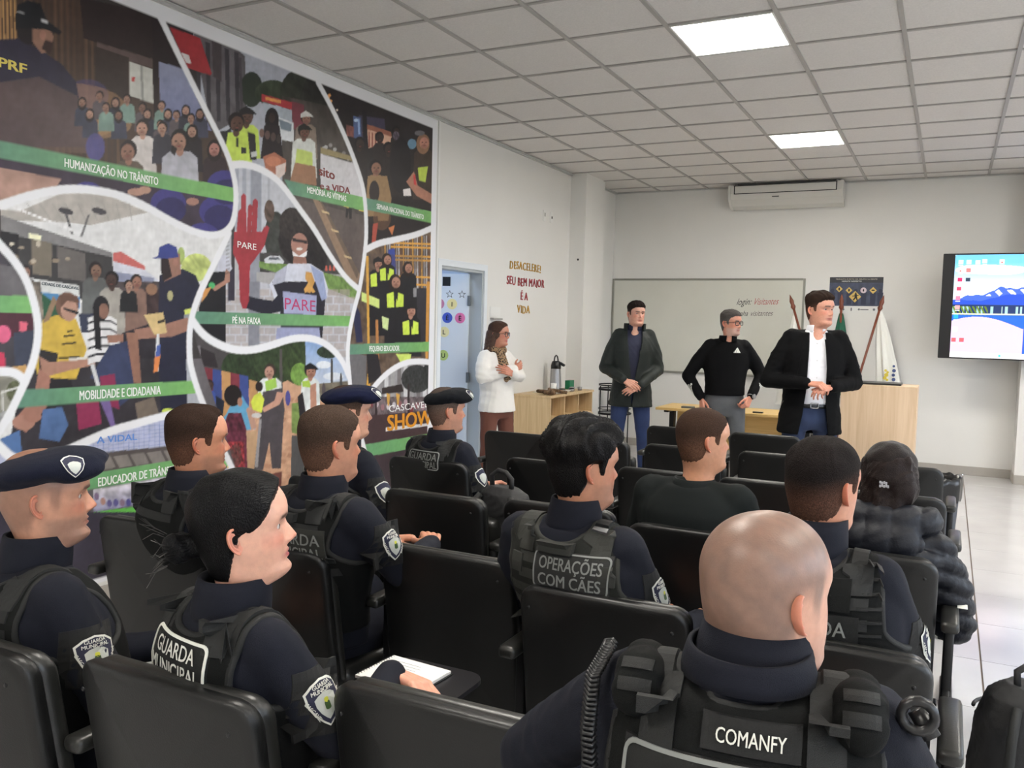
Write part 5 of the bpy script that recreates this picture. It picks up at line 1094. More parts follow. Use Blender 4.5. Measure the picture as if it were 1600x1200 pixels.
def torso_sl(P, N, k=1., inf=0., s0=-.1, s1=1., belly=0., fem=0.):
    P, N = np.array(P), np.array(N); out = []
    for s, w, f, b in TORSO:
        if s < s0-.001 or s > s1+.001: continue
        c = P+(N-P)*s; c = c+np.array([0, -.018*math.sin(PI*min(max(s, 0), 1)), 0])
        if fem: w = w*(1-.10*fem*math.exp(-((s-.35)/.2)**2)-.06*fem*(s > .5)); f = f+.018*fem*math.exp(-((s-.58)/.12)**2)
        f = f+belly*math.exp(-((s-.28)/.22)**2)
        out.append((c, w*k+inf, f*k+inf, b*k+inf))
    return out
class Person: pass
def person(label, base, heading, hw, hh, nsh=(0, 0, 0), pitch=0, roll=0, seated=True, k=1., arms=None, skin=(198, 150, 128), hairc=(28, 22, 20), hair='short', recede=0., head_kw=None, female=False, cloth=None, trouser=None, vox=.011, stubble=0., curl=(28, 34, 20), hands_n=None, belly=0., graytemple=None, shoes=(20, 20, 22), legs=None, hs=1., garment='shirt', arm_k=1., thumb=(0, 0), scalp=0., seed=1, hair_t=.014, brow=True, handdir=None, sleeve_folds=.006, Poff=(0, 0), inf=.012, s_low=None):
    p = Person(); root = empty('person', (base[0], base[1], 0), heading); tag(root, label, 'person'); p.root = root; p.heading = heading
    Rh = rotm(-heading); H = Rh @ (np.array(hw)-np.array([base[0], base[1], 0])); p.H = H; p.seed = seed
    HR = rotm(hh-heading, pitch, roll); p.HR = HR; p.hs = hs
    N = H+HR @ np.array([0, -.030, -.060])*hs+np.array([0, -.006, -.082])+np.array(nsh); p.N = N
    P = np.array([Poff[0], Poff[1], .53 if seated else .94*(hw[2]+.115)/1.80]); p.P = P; p.k = k
    sh = {-1: N+np.array([-.168*k, .0, -.078]), 1: N+np.array([.168*k, .0, -.078])}; p.sh = sh
    if arms is None:
        arms = tuple((sh[s]+np.array([s*.05, .10, -.26]), np.array([s*.10, P[1]+.40, .66])) for s in (-1, 1)) if seated else tuple((sh[s]+np.array([s*.05, -.02, -.29]), sh[s]+np.array([s*.04, .06, -.53])) for s in (-1, 1))
    arms = tuple((np.array(e), np.array(w_)) for e, w_ in arms); p.arms = arms
    if legs is None:
        if seated: legs = tuple(((s*.095, P[1]+.03, .53), (s*.15, P[1]+.44, .545), (s*.15, P[1]+.42, .11)) for s in (-1, 1))
        else: hz = P[2]; legs = tuple(((s*.092*k, P[1], hz-.02), (s*.13, P[1]+.02, hz*.53), (s*.15, P[1]-.01, .10)) for s in (-1, 1))
    # skin: head, ears, hands and the body under the clothes as one mesh
    parts = []; hk = dict(head_kw or {}); hk.setdefault('female', female); hv, ht = head_mesh(**hk); base_c = np.array(lin(skin))
    n = len(hv); col = np.repeat(base_c[None], n, 0); ax = np.abs(hv[:, 0]); z = hv[:, 2]; fr = hv[:, 1] > .03
    def tint(mask, c, a):
        nonlocal col
        m = np.clip(mask, 0, 1)[:, None]*a; col = col*(1-m)+np.array(lin(c))*m
    red = tuple(min(255, int(x*y)) for x, y in zip(skin, (1.0, .72, .68)))
    tint(np.exp(-((ax-.045)/.02)**2-((z+.022)/.018)**2)*fr, red, .45); tint(np.exp(-(ax/.014)**2-((z+.032)/.012)**2)*fr, red, .4)
    tint(np.exp(-(hv[:, 0]/.023)**2-((z+.063)/.0075)**2)*fr*1.6, (150, 66, 66) if not female else (170, 40, 74), .75)
    if brow: tint((np.exp(-((z-.0225-.10*(ax-.03)*(ax < .03)+.12*np.clip(ax-.036, 0, 1))/.0042)**2)*sm(.008, .014, ax)*sm(.052, .044, ax)*fr)*1.4, hairc if not graytemple else (90, 84, 80), .85)
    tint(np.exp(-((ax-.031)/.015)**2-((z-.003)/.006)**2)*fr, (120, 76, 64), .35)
    if stubble: tint(sm(-.035, -.055, z)*sm(-.02, .01, hv[:, 1])*sm(-.128, -.11, z)*(1-np.exp(-(hv[:, 0]/.02)**2-((z+.063)/.008)**2)), (96, 84, 80) if not graytemple else (170, 164, 160), stubble)
    f = hair_f(hv, recede, seed=seed)
    if scalp: tint(sm(-.022, .030, f)*(.88+.03*np.sin(hv@np.array([120., 60, 90])+2*np.sin(hv@np.array([-50., 70, 80])))+.03*np.sin(hv@np.array([-60., 150, 40])+3*np.sin(hv@np.array([90., -40, 60])))), hairc, scalp)
    parts.append((hv*hs @ HR.T+H, ht, col))
    for s in (-1, 1):
        ev, et = ear_mesh(s, hk.get('w', 1.)); ec = np.repeat(np.array(lin(tuple(min(255, int(a*b)) for a, b in zip(skin, (1.0, .87, .84)))))[None], len(ev), 0); ec[:28*3] *= .6
        parts.append((ev*hs @ HR.T+H, et, ec))
    lv, lt, _ = EYE; lid = lv*1.09
    for s in (-1, 1):
        for part_f in (lid[:, 2]-.0022-.25*np.abs(lid[:, 0]), -lid[:, 2]-.0060):
            cv, ct, _, _ = tricut(lid, lt, part_f); cc = np.repeat(base_c[None], len(cv), 0)*np.array([.80, .66, .62]); parts.append(((cv+np.array([s*.0305*hk.get('w', 1), .0615, .0025]))*hs @ HR.T+H, ct, cc))
    for i, s in enumerate((-1, 1)):
        e, w_ = arms[i]; v, t = hand_mesh(s, curl[s] if isinstance(curl, dict) else curl, 1., thumb[i])
        d = w_-e; d = d/np.linalg.norm(d)
        if handdir and handdir[i] is not None: d = np.array(handdir[i], float); d /= np.linalg.norm(d)
        nn = np.array((hands_n or ((-.2, 0, 1), (.2, 0, 1)))[i], float); hv2 = place(v*(1. if not female else .96), w_+d*.012, d, nn)
        hc = np.repeat(base_c[None], len(hv2), 0); parts.append((hv2, t, hc*np.array([1.02, .93, .90])))
    b = FB(); b.loft(torso_sl(P, N, k*.84, -.010, -.1, 1., belly*.6))
    for i, s in enumerate((-1, 1)):
        e, w_ = arms[i]; b.cap(sh[s]*.85+N*.15+np.array([0, 0, -.03]), e, .030, .026, 10); b.cap(e, w_, .026, .022, 10)
        a0, a1, a2 = legs[i]; b.cap(a0, a1, .075, .05, 10); b.cap(a1, a2, .05, .035, 10)
    V, T = remesh(b, .022, 2); parts.append((V, T, np.repeat(base_c[None], len(V), 0)))
    Va, Ta, Ca = [], [], []; off = 0
    for v, t, c in parts: Va.append(v); Ta.append(t+off); Ca.append(c); off += len(v)
    p.body = mkt('body', np.concatenate(Va), np.concatenate(Ta), M_SKIN, root, np.concatenate(Ca))
    for s in (-1, 1):
        v, t, c = EYE; q = (v*hs+np.array([s*.0305*hk.get('w', 1), .0615, .0025])*hs) @ HR.T+H; mkt('eye', q, t, M_EYE, p.body, c)
    # hair
    p.headV, p.headT = hv, ht
    if hair:
        hn = norms(hv, ht); z = hv[:, 2]; y = hv[:, 1]
        if hair == 'short': thick = .0035+(hair_t-.0035)*sm(.03, .085, z)
        elif hair == 'buzz': thick = .0025+0*z
        elif hair == 'slick': thick = .005+.007*sm(.0, .07, z)
        else: thick = .006+(hair_t-.006)*sm(.0, .07, z)
        ff = f
        if hair in ('slick', 'long'): ff = z-np.interp(y, [-.11, -.04, -.028, -.012, .002, .012, .03, .045, .06, .08, .1], [-.10, -.10, -.05, -.004, .004, .0, .012, .030, .055, .078, .085])
        lump = .35*np.sin(hv@np.array([60, 90, 40.])+seed)+.25*np.sin(hv@np.array([-110, 70, 90.])+2*seed)
        if hair in ('thick', 'short'):
            q3 = hv*np.array([1.5, .45, .9]); st = np.sin(q3@np.array([230, 60, 120.])+2.2*np.sin(q3@np.array([70, 120, 50.])+seed)); lump = lump+(1.0 if hair == 'thick' else .5)*st*sm(.02, .07, z)
        off = thick*(1+(.28*lump if hair != 'buzz' else 0))*sm(.0, .016, ff)-.0008
        hV = hv+hn*off[:, None]; k2 = ff; cV, cT, u, ex = tricut(hV, ht, k2)
        hc_ = np.array(lin(hairc)); cols = np.repeat(hc_[None], len(cV), 0)
        if hair in ('short', 'buzz'):
            side = 1-sm(-.02, .055, cV[:, 2]-.25*np.clip(cV[:, 1], -.1, 0)); a = (.32 if hair == 'short' else .30)*side[:, None]; cols = cols*(1-a)+(hc_*.35+base_c*.5 if graytemple is None else np.array(lin(graytemple)))*a
        sV, sT = solid(cV, cT, .002)
        p.hair = mkt('hair', sV*hs @ HR.T+H, sT, M_HAIR if hair in ('slick', 'long', 'thick') else M_HAIRS, root, np.concatenate([cols, cols]))
    # upper garment
    cl = cloth or M_NAVY; b = FB(); lo = s_low if s_low is not None else (-.10 if garment == 'shirt' else -.24)
    b.loft(torso_sl(P, N, k, inf, lo, .97, belly, 1. if female else 0.))
    for i, s in enumerate((-1, 1)):
        e, w_ = arms[i]; g = arm_k; b.cap(sh[s]+np.array([-s*.03, 0, .012]), sh[s]*.5+e*.5, .060*k+inf*.3, .056*g+inf*.3); b.cap(sh[s]*.5+e*.5, e, .056*g+inf*.3, .049*g+inf*.3); b.cap(e, w_*.96+e*.04, .050*g+inf*.3, .036*g+inf*.3)
        b.cap(N+np.array([s*.03, -.01, -.035]), sh[s]+np.array([-s*.035, -.005, .018]), .045, .056)
    V, T = remesh(b, vox, 6); nv = norms(V, T); am = sm(.11, .19, np.abs(V[:, 0]))+.35
    d = folds(V, nv, sleeve_folds, 34, seed)-V; V = V+d*am[:, None]; p.V, p.T = V, T; p.bvh = BVHTree.FromPolygons([Vector(v) for v in V], T.tolist()); p.cl = cl
    if garment in ('shirt', 'pull'): p.top = mkt({'shirt': 'shirt', 'pull': 'pullover'}[garment], V, T, cl, root)
    # trousers and shoes
    b = FB(); tr = trouser or M_NAVY
    if seated: b.ell(P+np.array([0, -.01, -.01]), (.175*k, .13, .10))
    else: b.loft([(P+np.array([0, 0, z_]), w_*k, d_, d2) for z_, w_, d_, d2 in ((-.12, .17, .10, .12), (-.05, .178, .112, .13), (.03, .168, .11, .125), (.10, .158, .105, .115))])
    for i, s in enumerate((-1, 1)):
        a0, a1, a2 = map(np.array, legs[i]); b.cap(a0, a1, .098 if not female else .09, .068); b.cap(a1, a2, .068, .052 if garment != 'x' else .05)
    V2, T2 = remesh(b, .013 if not seated else .018, 5); V2 = folds(V2, norms(V2, T2), .007, 30, seed+5); p.trousers = mkt('trousers', V2, T2, tr, root)
    for i, s in enumerate((-1, 1)):
        a2 = np.array(legs[i][2]); b = FB(); b.ell((a2[0], a2[1]-.01, .05), (.042, .055, .05)).ell((a2[0]+s*.01, a2[1]+.09, .038), (.044, .105, .036)).cap((a2[0], a2[1], .05), (a2[0], a2[1], .13), .042, .046)
        V3, T3 = remesh(b, .009, 2); V3[:, 2] = np.maximum(V3[:, 2], .001); mkt('shoe', V3, T3, mat('shoe_%d' % shoes[0], shoes, .4), root)
    return p
def band_ring(c0, c1, r0, r1, t=.007, n=40, gap=0, lobes=0):
    """standing collar between two ellipses; gap opens it at the front (degrees)"""
    V = []; F = []; c0, c1 = np.array(c0), np.array(c1); a0 = math.radians(90+gap/2); span = 2*PI-math.radians(gap); m = n+1 if gap else n
    rows = ((0, 0), (.35, .15), (.7, .1), (1, 0), (1, -1), (.5, -1), (0, -1))
    for q, o in rows:
        for k in range(m):
            a = a0+span*k/n; c = c0+(c1-c0)*q; rx = r0[0]+(r1[0]-r0[0])*q+(o*t if o < 0 else o*.01); ry = r0[1]+(r1[1]-r0[1])*q+(o*t if o < 0 else o*.01)
            V.append((c[0]+rx*math.cos(a), c[1]+ry*math.sin(a), c[2]+.003*lobes*math.sin(6*a+q)))
    R = len(rows)
    for i in range(R):
        j = (i+1) % R
        for k in range(m-1 if gap else m): F.append((i*m+k, i*m+(k+1) % m, j*m+(k+1) % m, j*m+k))
    if gap: F += [tuple(i*m for i in range(R)), tuple(i*m+m-1 for i in range(R))[::-1]]
    return V, F
def collar(p, m=None, h=.055, r=(.078, .082), top=(.070, .074), name='collar', drop=.035, gap=0, back=0.):
    N, H = p.N, p.H; up = (H-N)/np.linalg.norm(H-N); c0 = N+np.array([0, .006, -drop]); c1 = N+up*h+np.array([0, .004-back, -.0])
    V, F = band_ring(c0, c1, r, top, gap=gap); return mk(name, V, F, m or p.cl, p.root, True)
def ray(bvh, o, d):
    h = bvh.ray_cast(Vector(o), Vector(d), 1.2); return h[0] if h[0] is not None else None
class Surf:
    """a plane (o, ex, ey) in front of a surface; points of the plane are dropped on to that surface"""
    def __init__(s, bvh, o, ex, ey, far=.30):
        s.bvh = bvh; s.ex = Vector(ex).normalized(); s.n = s.ex.cross(Vector(ey)).normalized(); s.ey = s.n.cross(s.ex).normalized(); s.far = far; s.o = Vector(o)
        h = ray(bvh, s.o+s.n*far, -s.n); s.d0 = (h-s.o).dot(s.n) if h is not None else 0
    def pt(s, a, b, off):
        q = s.o+s.ex*a+s.ey*b; h = ray(s.bvh, q+s.n*s.far, -s.n)
        d = (h-q).dot(s.n) if h is not None else s.d0
        if abs(d-s.d0) > .09: d = s.d0-.03 if d < s.d0 else s.d0
        return q+s.n*(d+off)
    def slab(s, name, m, cx, cz, w, h, t, parent, nx=10, nz=5, rot=0., base=-.004, taper=0.):
        V = []; F = []
        for lay in (t, base):
            for j in range(nz+1):
                for i in range(nx+1):
                    a = (i/nx-.5)*(w-taper*(j/nz)); b = (j/nz-.5)*h; a, b = a*math.cos(rot)-b*math.sin(rot), a*math.sin(rot)+b*math.cos(rot); V.append(s.pt(cx+a, cz+b, lay))
        N_ = (nx+1)*(nz+1)
        for j in range(nz):
            for i in range(nx): a = j*(nx+1)+i; F += [(a, a+1, a+nx+2, a+nx+1), (N_+a, N_+a+nx+1, N_+a+nx+2, N_+a+1)]
        bd = [i for i in range(nx+1)]+[j*(nx+1)+nx for j in range(1, nz+1)]+[nz*(nx+1)+i for i in range(nx-1, -1, -1)]+[j*(nx+1) for j in range(nz-1, 0, -1)]
        F += [(bd[(i+1) % len(bd)], bd[i], N_+bd[i], N_+bd[(i+1) % len(bd)]) for i in range(len(bd))]
        return mk(name, V, F, m, parent, False)
    def ring(s, name, m, pts, wd, t, parent, base=0.):
        """raised outline along a closed 2D polyline"""
        n = len(pts); P_ = [np.array(q) for q in pts]; V = []; F = []
        for i in range(n):
            a, b, c = P_[i-1], P_[i], P_[(i+1) % n]; d = (c-a); d = d/np.linalg.norm(d); q = np.array([-d[1], d[0]])
            for o_, lay in ((wd/2, base), (wd/2, t), (-wd/2, t), (-wd/2, base)): V.append(s.pt(b[0]+q[0]*o_, b[1]+q[1]*o_, lay))
        for i in range(n):
            j = (i+1) % n
            for k in range(4): F.append((i*4+k, i*4+(k+1) % 4, j*4+(k+1) % 4, j*4+k))
        return mk(name, V, F, m, parent, False)
    def text(s, name, txt, cx, cz, h, m, parent, off, width=None, bold=.02, rot=0.):
        V, F, W_ = text_mesh(txt, bold); sx = h if width is None else width/W_; out = []
        for v in V:
            a, b = v[0]*sx-W_*sx/2, v[1]*h-h/2; a, b = a*math.cos(rot)-b*math.sin(rot), a*math.sin(rot)+b*math.cos(rot); out.append(s.pt(cx+a, cz+b, off+v[2]))
        return mk(name, out, F, m, parent)
def densify(pts, step=.012):
    out = []
    for i in range(len(pts)):
        a, b = np.array(pts[i], float), np.array(pts[(i+1) % len(pts)], float); k = max(1, int(np.linalg.norm(b-a)/step)); out += [tuple(a+(b-a)*j/k) for j in range(k)]
    return out
M_NAVY = mat('navy_ripstop', (23, 25, 35), .8, bump=.35, bscale=700, var=.10, vscale=9, sheen=.02, spec=.2)
M_VEST = mat('vest_cordura', (17, 18, 18), .85, bump=.5, bscale=800, var=.12, vscale=12, spec=.2)
M_VEST2 = mat('vest_cordura_olive', (34, 35, 32), .85, bump=.5, bscale=800, var=.15, vscale=14, spec=.25)
M_WEB = mat('webbing_black', (25, 26, 26), .7, bump=.5, bscale=900); M_WEB2 = mat('webbing_olive', (42, 43, 39), .75, bump=.5, bscale=900)
M_PB = mat('patch_black', (17, 17, 17), .8, bump=.3, bscale=600); M_PW = mat('patch_white', (222, 222, 214), .7); M_PG = mat('patch_grey', (128, 130, 128), .7); M_PD = mat('patch_edge_grey', (150, 152, 150), .7)
def shield_pts(w, h):
    """pointed shield: flat curved top, sides meeting at a point"""
    P_ = [(-w/2, h*.30), (-w*.30, h*.42), (0, h*.48), (w*.30, h*.42), (w/2, h*.30), (w*.46, h*.05), (w*.33, -h*.20), (w*.15, -h*.38), (0, -h*.5), (-w*.15, -h*.38), (-w*.33, -h*.20), (-w*.46, h*.05)]
    return densify(P_, .008)
def shield_on(S, parent, cx, cz, w=.085, h=.095, detail=True, rot=0., t=.004):
    def fill(name, pts, m, off):
        c = S.pt(cx, cz, off); V = [c]+[S.pt(cx+(a*.5)*math.cos(rot)-(b*.5)*math.sin(rot), cz+(a*.5)*math.sin(rot)+(b*.5)*math.cos(rot), off) for a, b in pts]+[S.pt(cx+a*math.cos(rot)-b*math.sin(rot), cz+a*math.sin(rot)+b*math.cos(rot), off) for a, b in pts]; n = len(pts)
        F = [(0, 1+i, 1+(i+1) % n) for i in range(n)]+[(1+i, 1+n+i, 1+n+(i+1) % n, 1+(i+1) % n) for i in range(n)]; return mk(name, V, F, m, parent)
    q = fill('shoulder_patch', shield_pts(w, h), M_PW, t)
    sub = q
    def fl(name, pts, m, off):
        o = fill(name, pts, m, off); o.parent = q; return o
    fl('patch_field', shield_pts(w*.90, h*.91), mat('patch_navy', (34, 36, 60), .7), t+.0008)
    fl('patch_centre', [(a, b-h*.06) for a, b in shield_pts(w*.58, h*.58)], mat('patch_silver', (190, 194, 188), .6), t+.0016)
    if detail:
        fl('patch_crest', [(a*.9, b-h*.05) for a, b in rrect(w*.17, h*.17, .004, 2)], mat('crest_green', (60, 84, 44), .6), t+.0026)
        fl('patch_crest_star', [(a, b+h*.06) for a, b in rrect(w*.12, h*.09, .003, 2)], mat('crest_yellow', (206, 206, 70), .6), t+.0026)
        for s_, zz_ in (('GUARDA', .36), ('MUNICIPAL', .26)):
            V, F, W_ = text_mesh(s_, .01); hh_ = h*.085; sx = w*.55/W_ if s_ == 'GUARDA' else w*.68/W_; out = []
            for v in V:
                a, b = v[0]*sx-W_*sx/2, v[1]*hh_-hh_/2+h*zz_; out.append(S.pt(cx+a*math.cos(rot)-b*math.sin(rot), cz+a*math.sin(rot)+b*math.cos(rot), t+.0018+v[2]))
            mk('patch_lettering', out, F, M_PW, q)
        for s_, sd in (('CASCAVEL', -1), ('PARANÁ', 1)):
            V, F, W_ = text_mesh(s_, .01); L = h*.5; sx = L/W_; hh_ = h*.07; out = []; an = sd*1.12; c_, s2 = math.cos(an), math.sin(an)
            for v in V:
                a, b = v[0]*sx-L/2, v[1]*hh_-hh_/2; a, b = a*c_-b*s2+sd*w*.345, a*s2+b*c_-h*.09; out.append(S.pt(cx+a*math.cos(rot)-b*math.sin(rot), cz+a*math.sin(rot)+b*math.cos(rot), t+.0018+v[2]))
            mk('patch_lettering', out, F, M_PW, q)
    return q
def vest(p, m=None, t=.024, webs=4, hem=.10, arm_in=.135, olive=False, straps=True, belly=0., neck=(.082, .050), web=None, seedless=True):
    """tactical vest: a cut, thickened shell round the torso"""
    m = m or (M_VEST2 if olive else M_VEST); P, N = p.P, p.N; b = FB(); b.loft(torso_sl(P, N, p.k*.985, t, .02, .97, belly))
    for s in (-1, 1): b.cap(N+np.array([s*.035, -.008, -.045]), p.sh[s]+np.array([-s*.045, -.004, .014]), .052, .058+t*.35); 
    V, T = remesh(b, .009, 5); s_ = (V[:, 2]-P[2])/(N[2]-P[2]); x = np.abs(V[:, 0]-(P[0]+(N[0]-P[0])*s_)); ctr = P[1]+(N[1]-P[1])*s_
    f1 = (.26-(.26-arm_in*p.k)*sm(.50, .72, s_))-x
    back = V[:, 1] < ctr; dz = np.where(back, neck[1], neck[1]*3.2); f2 = np.sqrt((x/neck[0])**2+((V[:, 2]-N[2]-.0)/dz)**2)-1; f2 = f2*.05
    f = np.minimum(np.minimum(f1, f2), (s_-hem)*.5); V = folds(V, norms(V, T), .004, 26, p.seed+9)
    cV, cT, _, _ = tricut(V, T, f); sV, sT = solid(cV, cT, .016); o = mkt('vest', sV, sT, m, p.root); p.vest = o
    p.vbvh = BVHTree.FromPolygons([Vector(v) for v in cV], cT.tolist())
    zb = P[2]+(N[2]-P[2])*.62; p.back = Surf(p.vbvh, (float(N[0]*.7+P[0]*.3), float((P[1]+N[1])/2), float(zb)), (1, 0, 0), (0, 0, 1))
    # binding along the cut edge
    E = set()
    for a, b_, c in cT: E.update(((a, b_), (b_, c), (c, a)))
    nxt = {a: b_ for a, b_ in E if (b_, a) not in E}; seen = set(); B = MB(); nn = norms(cV, cT)
    for a in list(nxt):
        if a in seen: continue
        loop = []; c = a
        while c not in seen and c in nxt: seen.add(c); loop.append(c); c = nxt[c]
        if len(loop) > 25:
            Q = np.array([cV[i]-nn[i]*.007 for i in loop]); 
            for _ in range(3): Q = (np.roll(Q, 1, 0)+2*Q+np.roll(Q, -1, 0))/4
            B.tube([Vector(q) for q in Q[::2]], .0085, 6, True)
    B.build('vest_binding', M_WEB2 if olive else M_WEB, p.vest, True)
    wm = M_WEB2 if olive else M_WEB; L = N[2]-P[2]
    for i in range(webs):
        z = L*(.20-.085*i) if web is None else web[i]
        p.back.slab('webbing_strap', wm, 0, z, (.23 if z > L*.1 else .30)*p.k, .026, .0035, p.vest, 16, 2)
    if straps:
        for s in (-1, 1):
            up = Surf(p.vbvh, (N[0]+s*.098*p.k, N[1]-.02, N[2]), (1, 0, 0), (0, 1, .0)); up.slab('shoulder_strap', wm, 0, 0, .050, .13, .006, p.vest, 3, 10)
            p.back.slab('strap_tab', wm, s*.098*p.k, L*.30, .048, .07, .006, p.vest, 4, 6)
    return o
def patch(p, lines, cx, cz, w, h, edge=None, txt=None, m=None, t=.006, hts=None, widths=None, rot=0., surf=None, frame=.004, bold=.018, nm='name_patch'):
    S = surf or p.back; o = S.slab(nm, m or M_PB, cx, cz, w, h, t, p.vest, 14, 8, rot); txt = txt or M_PW
    if edge is not None:
        pts = densify(rrect(w-.006, h-.006, min(.014, h*.15), 4), .012); pts = [(cx+a*math.cos(rot)-b*math.sin(rot), cz+a*math.sin(rot)+b*math.cos(rot)) for a, b in pts]
        S.ring('patch_border', edge, pts, frame, t+.0025, o, t-.003)
    n = len(lines)
    for i, s in enumerate(lines):
        hh = (hts[i] if hts else h*.72/n*.82); z = (n-1)/2-i; zz = z*h*.42*(1 if n == 2 else 1)
        S.text('patch_lettering', s, cx-zz*math.sin(rot), cz+zz*math.cos(rot), hh, txt, o, t+.0022, width=(widths[i] if widths else w*.84), bold=bold, rot=rot)
    return o
def beret(p, c=(20, 23, 38), bpos=(.80, .60), tilt=.12, slump=(.035, .02), badge=True, hgt=0., sc=1., back=0.):
    """felt beret with a stitched band, pulled to the right"""
    R = p.HR; hs = p.hs*sc
    def tf(V): return (np.asarray(V)*hs) @ R.T+p.H
    Rt = rotm(0, tilt, 0); b = FB(); b.ell((slump[0]*.5, .004+slump[1]*.3-back, .082+hgt), (.102, .126, .040)); b.ell((slump[0], .02+slump[1], .076+hgt), (.090, .100, .036)); b.ell((.0, -.02, .072+hgt), (.094, .108, .044)); b.ell((slump[0]+.045, .045+slump[1], .062+hgt), (.045, .062, .028))
    V, T = remesh(b, .006, 7); V = V-np.array([0, 0, .07]); V = V @ Rt.T+np.array([0, 0, .07]); V = folds(V, norms(V, T), .007, 38, p.seed+3)
    m = mat('beret_%d_%d' % (c[0], c[2]), c, .92, bump=.5, bscale=500, sheen=.05, spec=.2); o = mkt('beret', tf(V), T, m, p.root); p.beret = o
    r_ = []; 
    for k in range(48): a = 2*PI*k/48; r_.append((.0835*math.cos(a), -.004+.104*math.sin(a), .0))
    B = MB(); q = []
    for lay, ro in ((.052, 0.), (.058, .004), (.066, .004), (.074, .002), (.082, -.01), (.052, -.006)):
        q.append([((.0835+ro)*math.cos(2*PI*k/48), -.005+(.1035+ro)*math.sin(2*PI*k/48), lay-.07) for k in range(48)])
    V2 = np.array([v for r in q for v in r]) @ Rt.T+np.array([0, 0, .07+hgt*.5]); n = 48; F = []
    for i in range(len(q)):
        j = (i+1) % len(q)
        for k in range(n): F.append((i*n+k, i*n+(k+1) % n, j*n+(k+1) % n, j*n+k))
    mk('beret_band', tf(V2), F, mat('beret_band', (14, 15, 20), .6), o, True)
    if badge:
        bv = BVHTree.FromPolygons([Vector(v) for v in tf(V)], T.tolist()); d = R @ np.array([bpos[0], bpos[1], .12]); d /= np.linalg.norm(d); cpt = p.H+R @ np.array([slump[0]*.4+.03, .004+.10*bpos[1], .078+hgt+tilt*.1*bpos[1]])*hs
        ex = np.cross(R @ np.array([0, 0, 1.]), d); S = Surf(bv, cpt, ex, np.cross(d, ex)); S.n = Vector(d/np.linalg.norm(d))
        S.o = Vector(cpt); h = ray(bv, S.o+S.n*S.far, -S.n); S.d0 = (h-S.o).dot(S.n) if h is not None else 0
        q = shield_on(S, o, 0, 0, .046, .052, False); q.name = 'beret_badge'
    return o
# ------------------------------------------------------------------ the people
def w2l(base, hd, pt): return rotm(-hd) @ (np.array(pt)-np.array([base[0], base[1], 0]))
R_ = math.radians
def glasses(p, m, w=.050, h=.036, y=.097):
    B = MB()
    for s in (-1, 1):
        q = rrect(w, h, .012, 4); B.tube([(s*.033+a, y-.006*abs(s*.033+a)/.05-.003, b-.001) for a, b in q], .0030, 6, True)
        B.tube([(s*.058, y-.010, .006), (s*.078, .04, .006), (s*.080, -.02, .004), (s*.078, -.035, -.012)], .0022, 6)
    B.tube([(-.010, y, .004), (0, y+.003, .006), (.010, y, .004)], .0018, 6)
    V = np.array(B.V)*p.hs @ p.HR.T+p.H; g = mk('glasses', V, B.F, m, p.root, True)
    return g
def hair_blob(p, items, c, name='hair_locks', vox=.006, amp=.006, f=60, m=None, it=4):
    b = FB()
    for kind, *a in items: getattr(b, kind)(*a)
    V, T = remesh(b, vox, it); V = folds(V, norms(V, T), amp, f, p.seed); col = np.repeat(np.array(lin(c))[None], len(V), 0)
    return mkt(name, V*p.hs @ p.HR.T+p.H, T, m or M_HAIR, p.root, col)
def sleeve_shield(p, w=.088, h=.098, s=1, q=.42, detail=True, ex=(0, 1, 0), rot=0.):
    e, _ = p.arms[0 if s < 0 else 1]; c = p.sh[s]*(1-q)+e*q; d = (e-p.sh[s]); d /= np.linalg.norm(d); exv = np.array(ex, float)*s; eyv = -d; eyv = eyv-exv*(eyv@exv); S = Surf(p.bvh, c, exv, eyv, .2)
    S2 = S.slab('patch_backing', M_PB, 0, 0, w*1.45, h*1.35, .003, p.root, 8, 8); q_ = shield_on(S, S2, 0, 0, w, h, detail, rot, .006); return q_

# --- officer at the left edge, navy beret with badge
A_SK = (196, 146, 122)
bs, hd = (-1.845, 1.385), R_(-14)
p = person('officer in navy beret with silver shield badge, seated at the left edge in profile', bs, hd, (-1.872, 1.29, 1.155), R_(-33), pitch=.03, k=1.06, skin=(190, 140, 116), hairc=(60, 46, 42), hair=None, scalp=.55, stubble=.45, vox=.009, head_kw=dict(chin=1.05), seed=2)
collar(p, M_NAVY, h=.062); beret(p, (21, 24, 40), bpos=(.97, .30), tilt=.16, slump=(.03, .02), back=.004, hgt=-.006); vest(p, webs=3); sleeve_shield(p)
patch(p, ['GUARDA', 'MUNICIPAL'], .0, .08, .20, .085, edge=M_PW)
# --- female officer with bun
bs, hd = (-1.30, 1.40), R_(-10)
p = person('female officer with slicked black hair in a bun, writing in a notebook', bs, hd, (-1.265, 1.300, 1.158), R_(-43), pitch=.10, k=.92, skin=(214, 164, 142), hairc=(12, 11, 12), hair='slick', female=True, vox=.009, seed=4, hs=.98,
           arms=((w2l(bs, hd, (-1.58, 1.42, .74)), w2l(bs, hd, (-1.44, 1.62, .62))), (w2l(bs, hd, (-1.07, 1.40, .69)), w2l(bs, hd, (-1.16, 1.69, .737)))), hands_n=((-.2, 0, 1), (.0, .25, 1)), curl={-1: (25, 30, 20), 1: (28, 34, 24)}, handdir=(None, (.95, -.02, -.06)))
hair_blob(p, [('ell', (0, -.128, -.022), (.038, .032, .034)), ('ell', (.012, -.138, -.010), (.026, .024, .024)), ('ell', (-.014, -.138, -.032), (.026, .022, .022)), ('cap', (0, -.08, -.02), (0, -.12, -.02), .03, .028)], (12, 11, 12), 'hair_bun', .0045, .007, 130)
B = MB(); rr = random.Random(5)
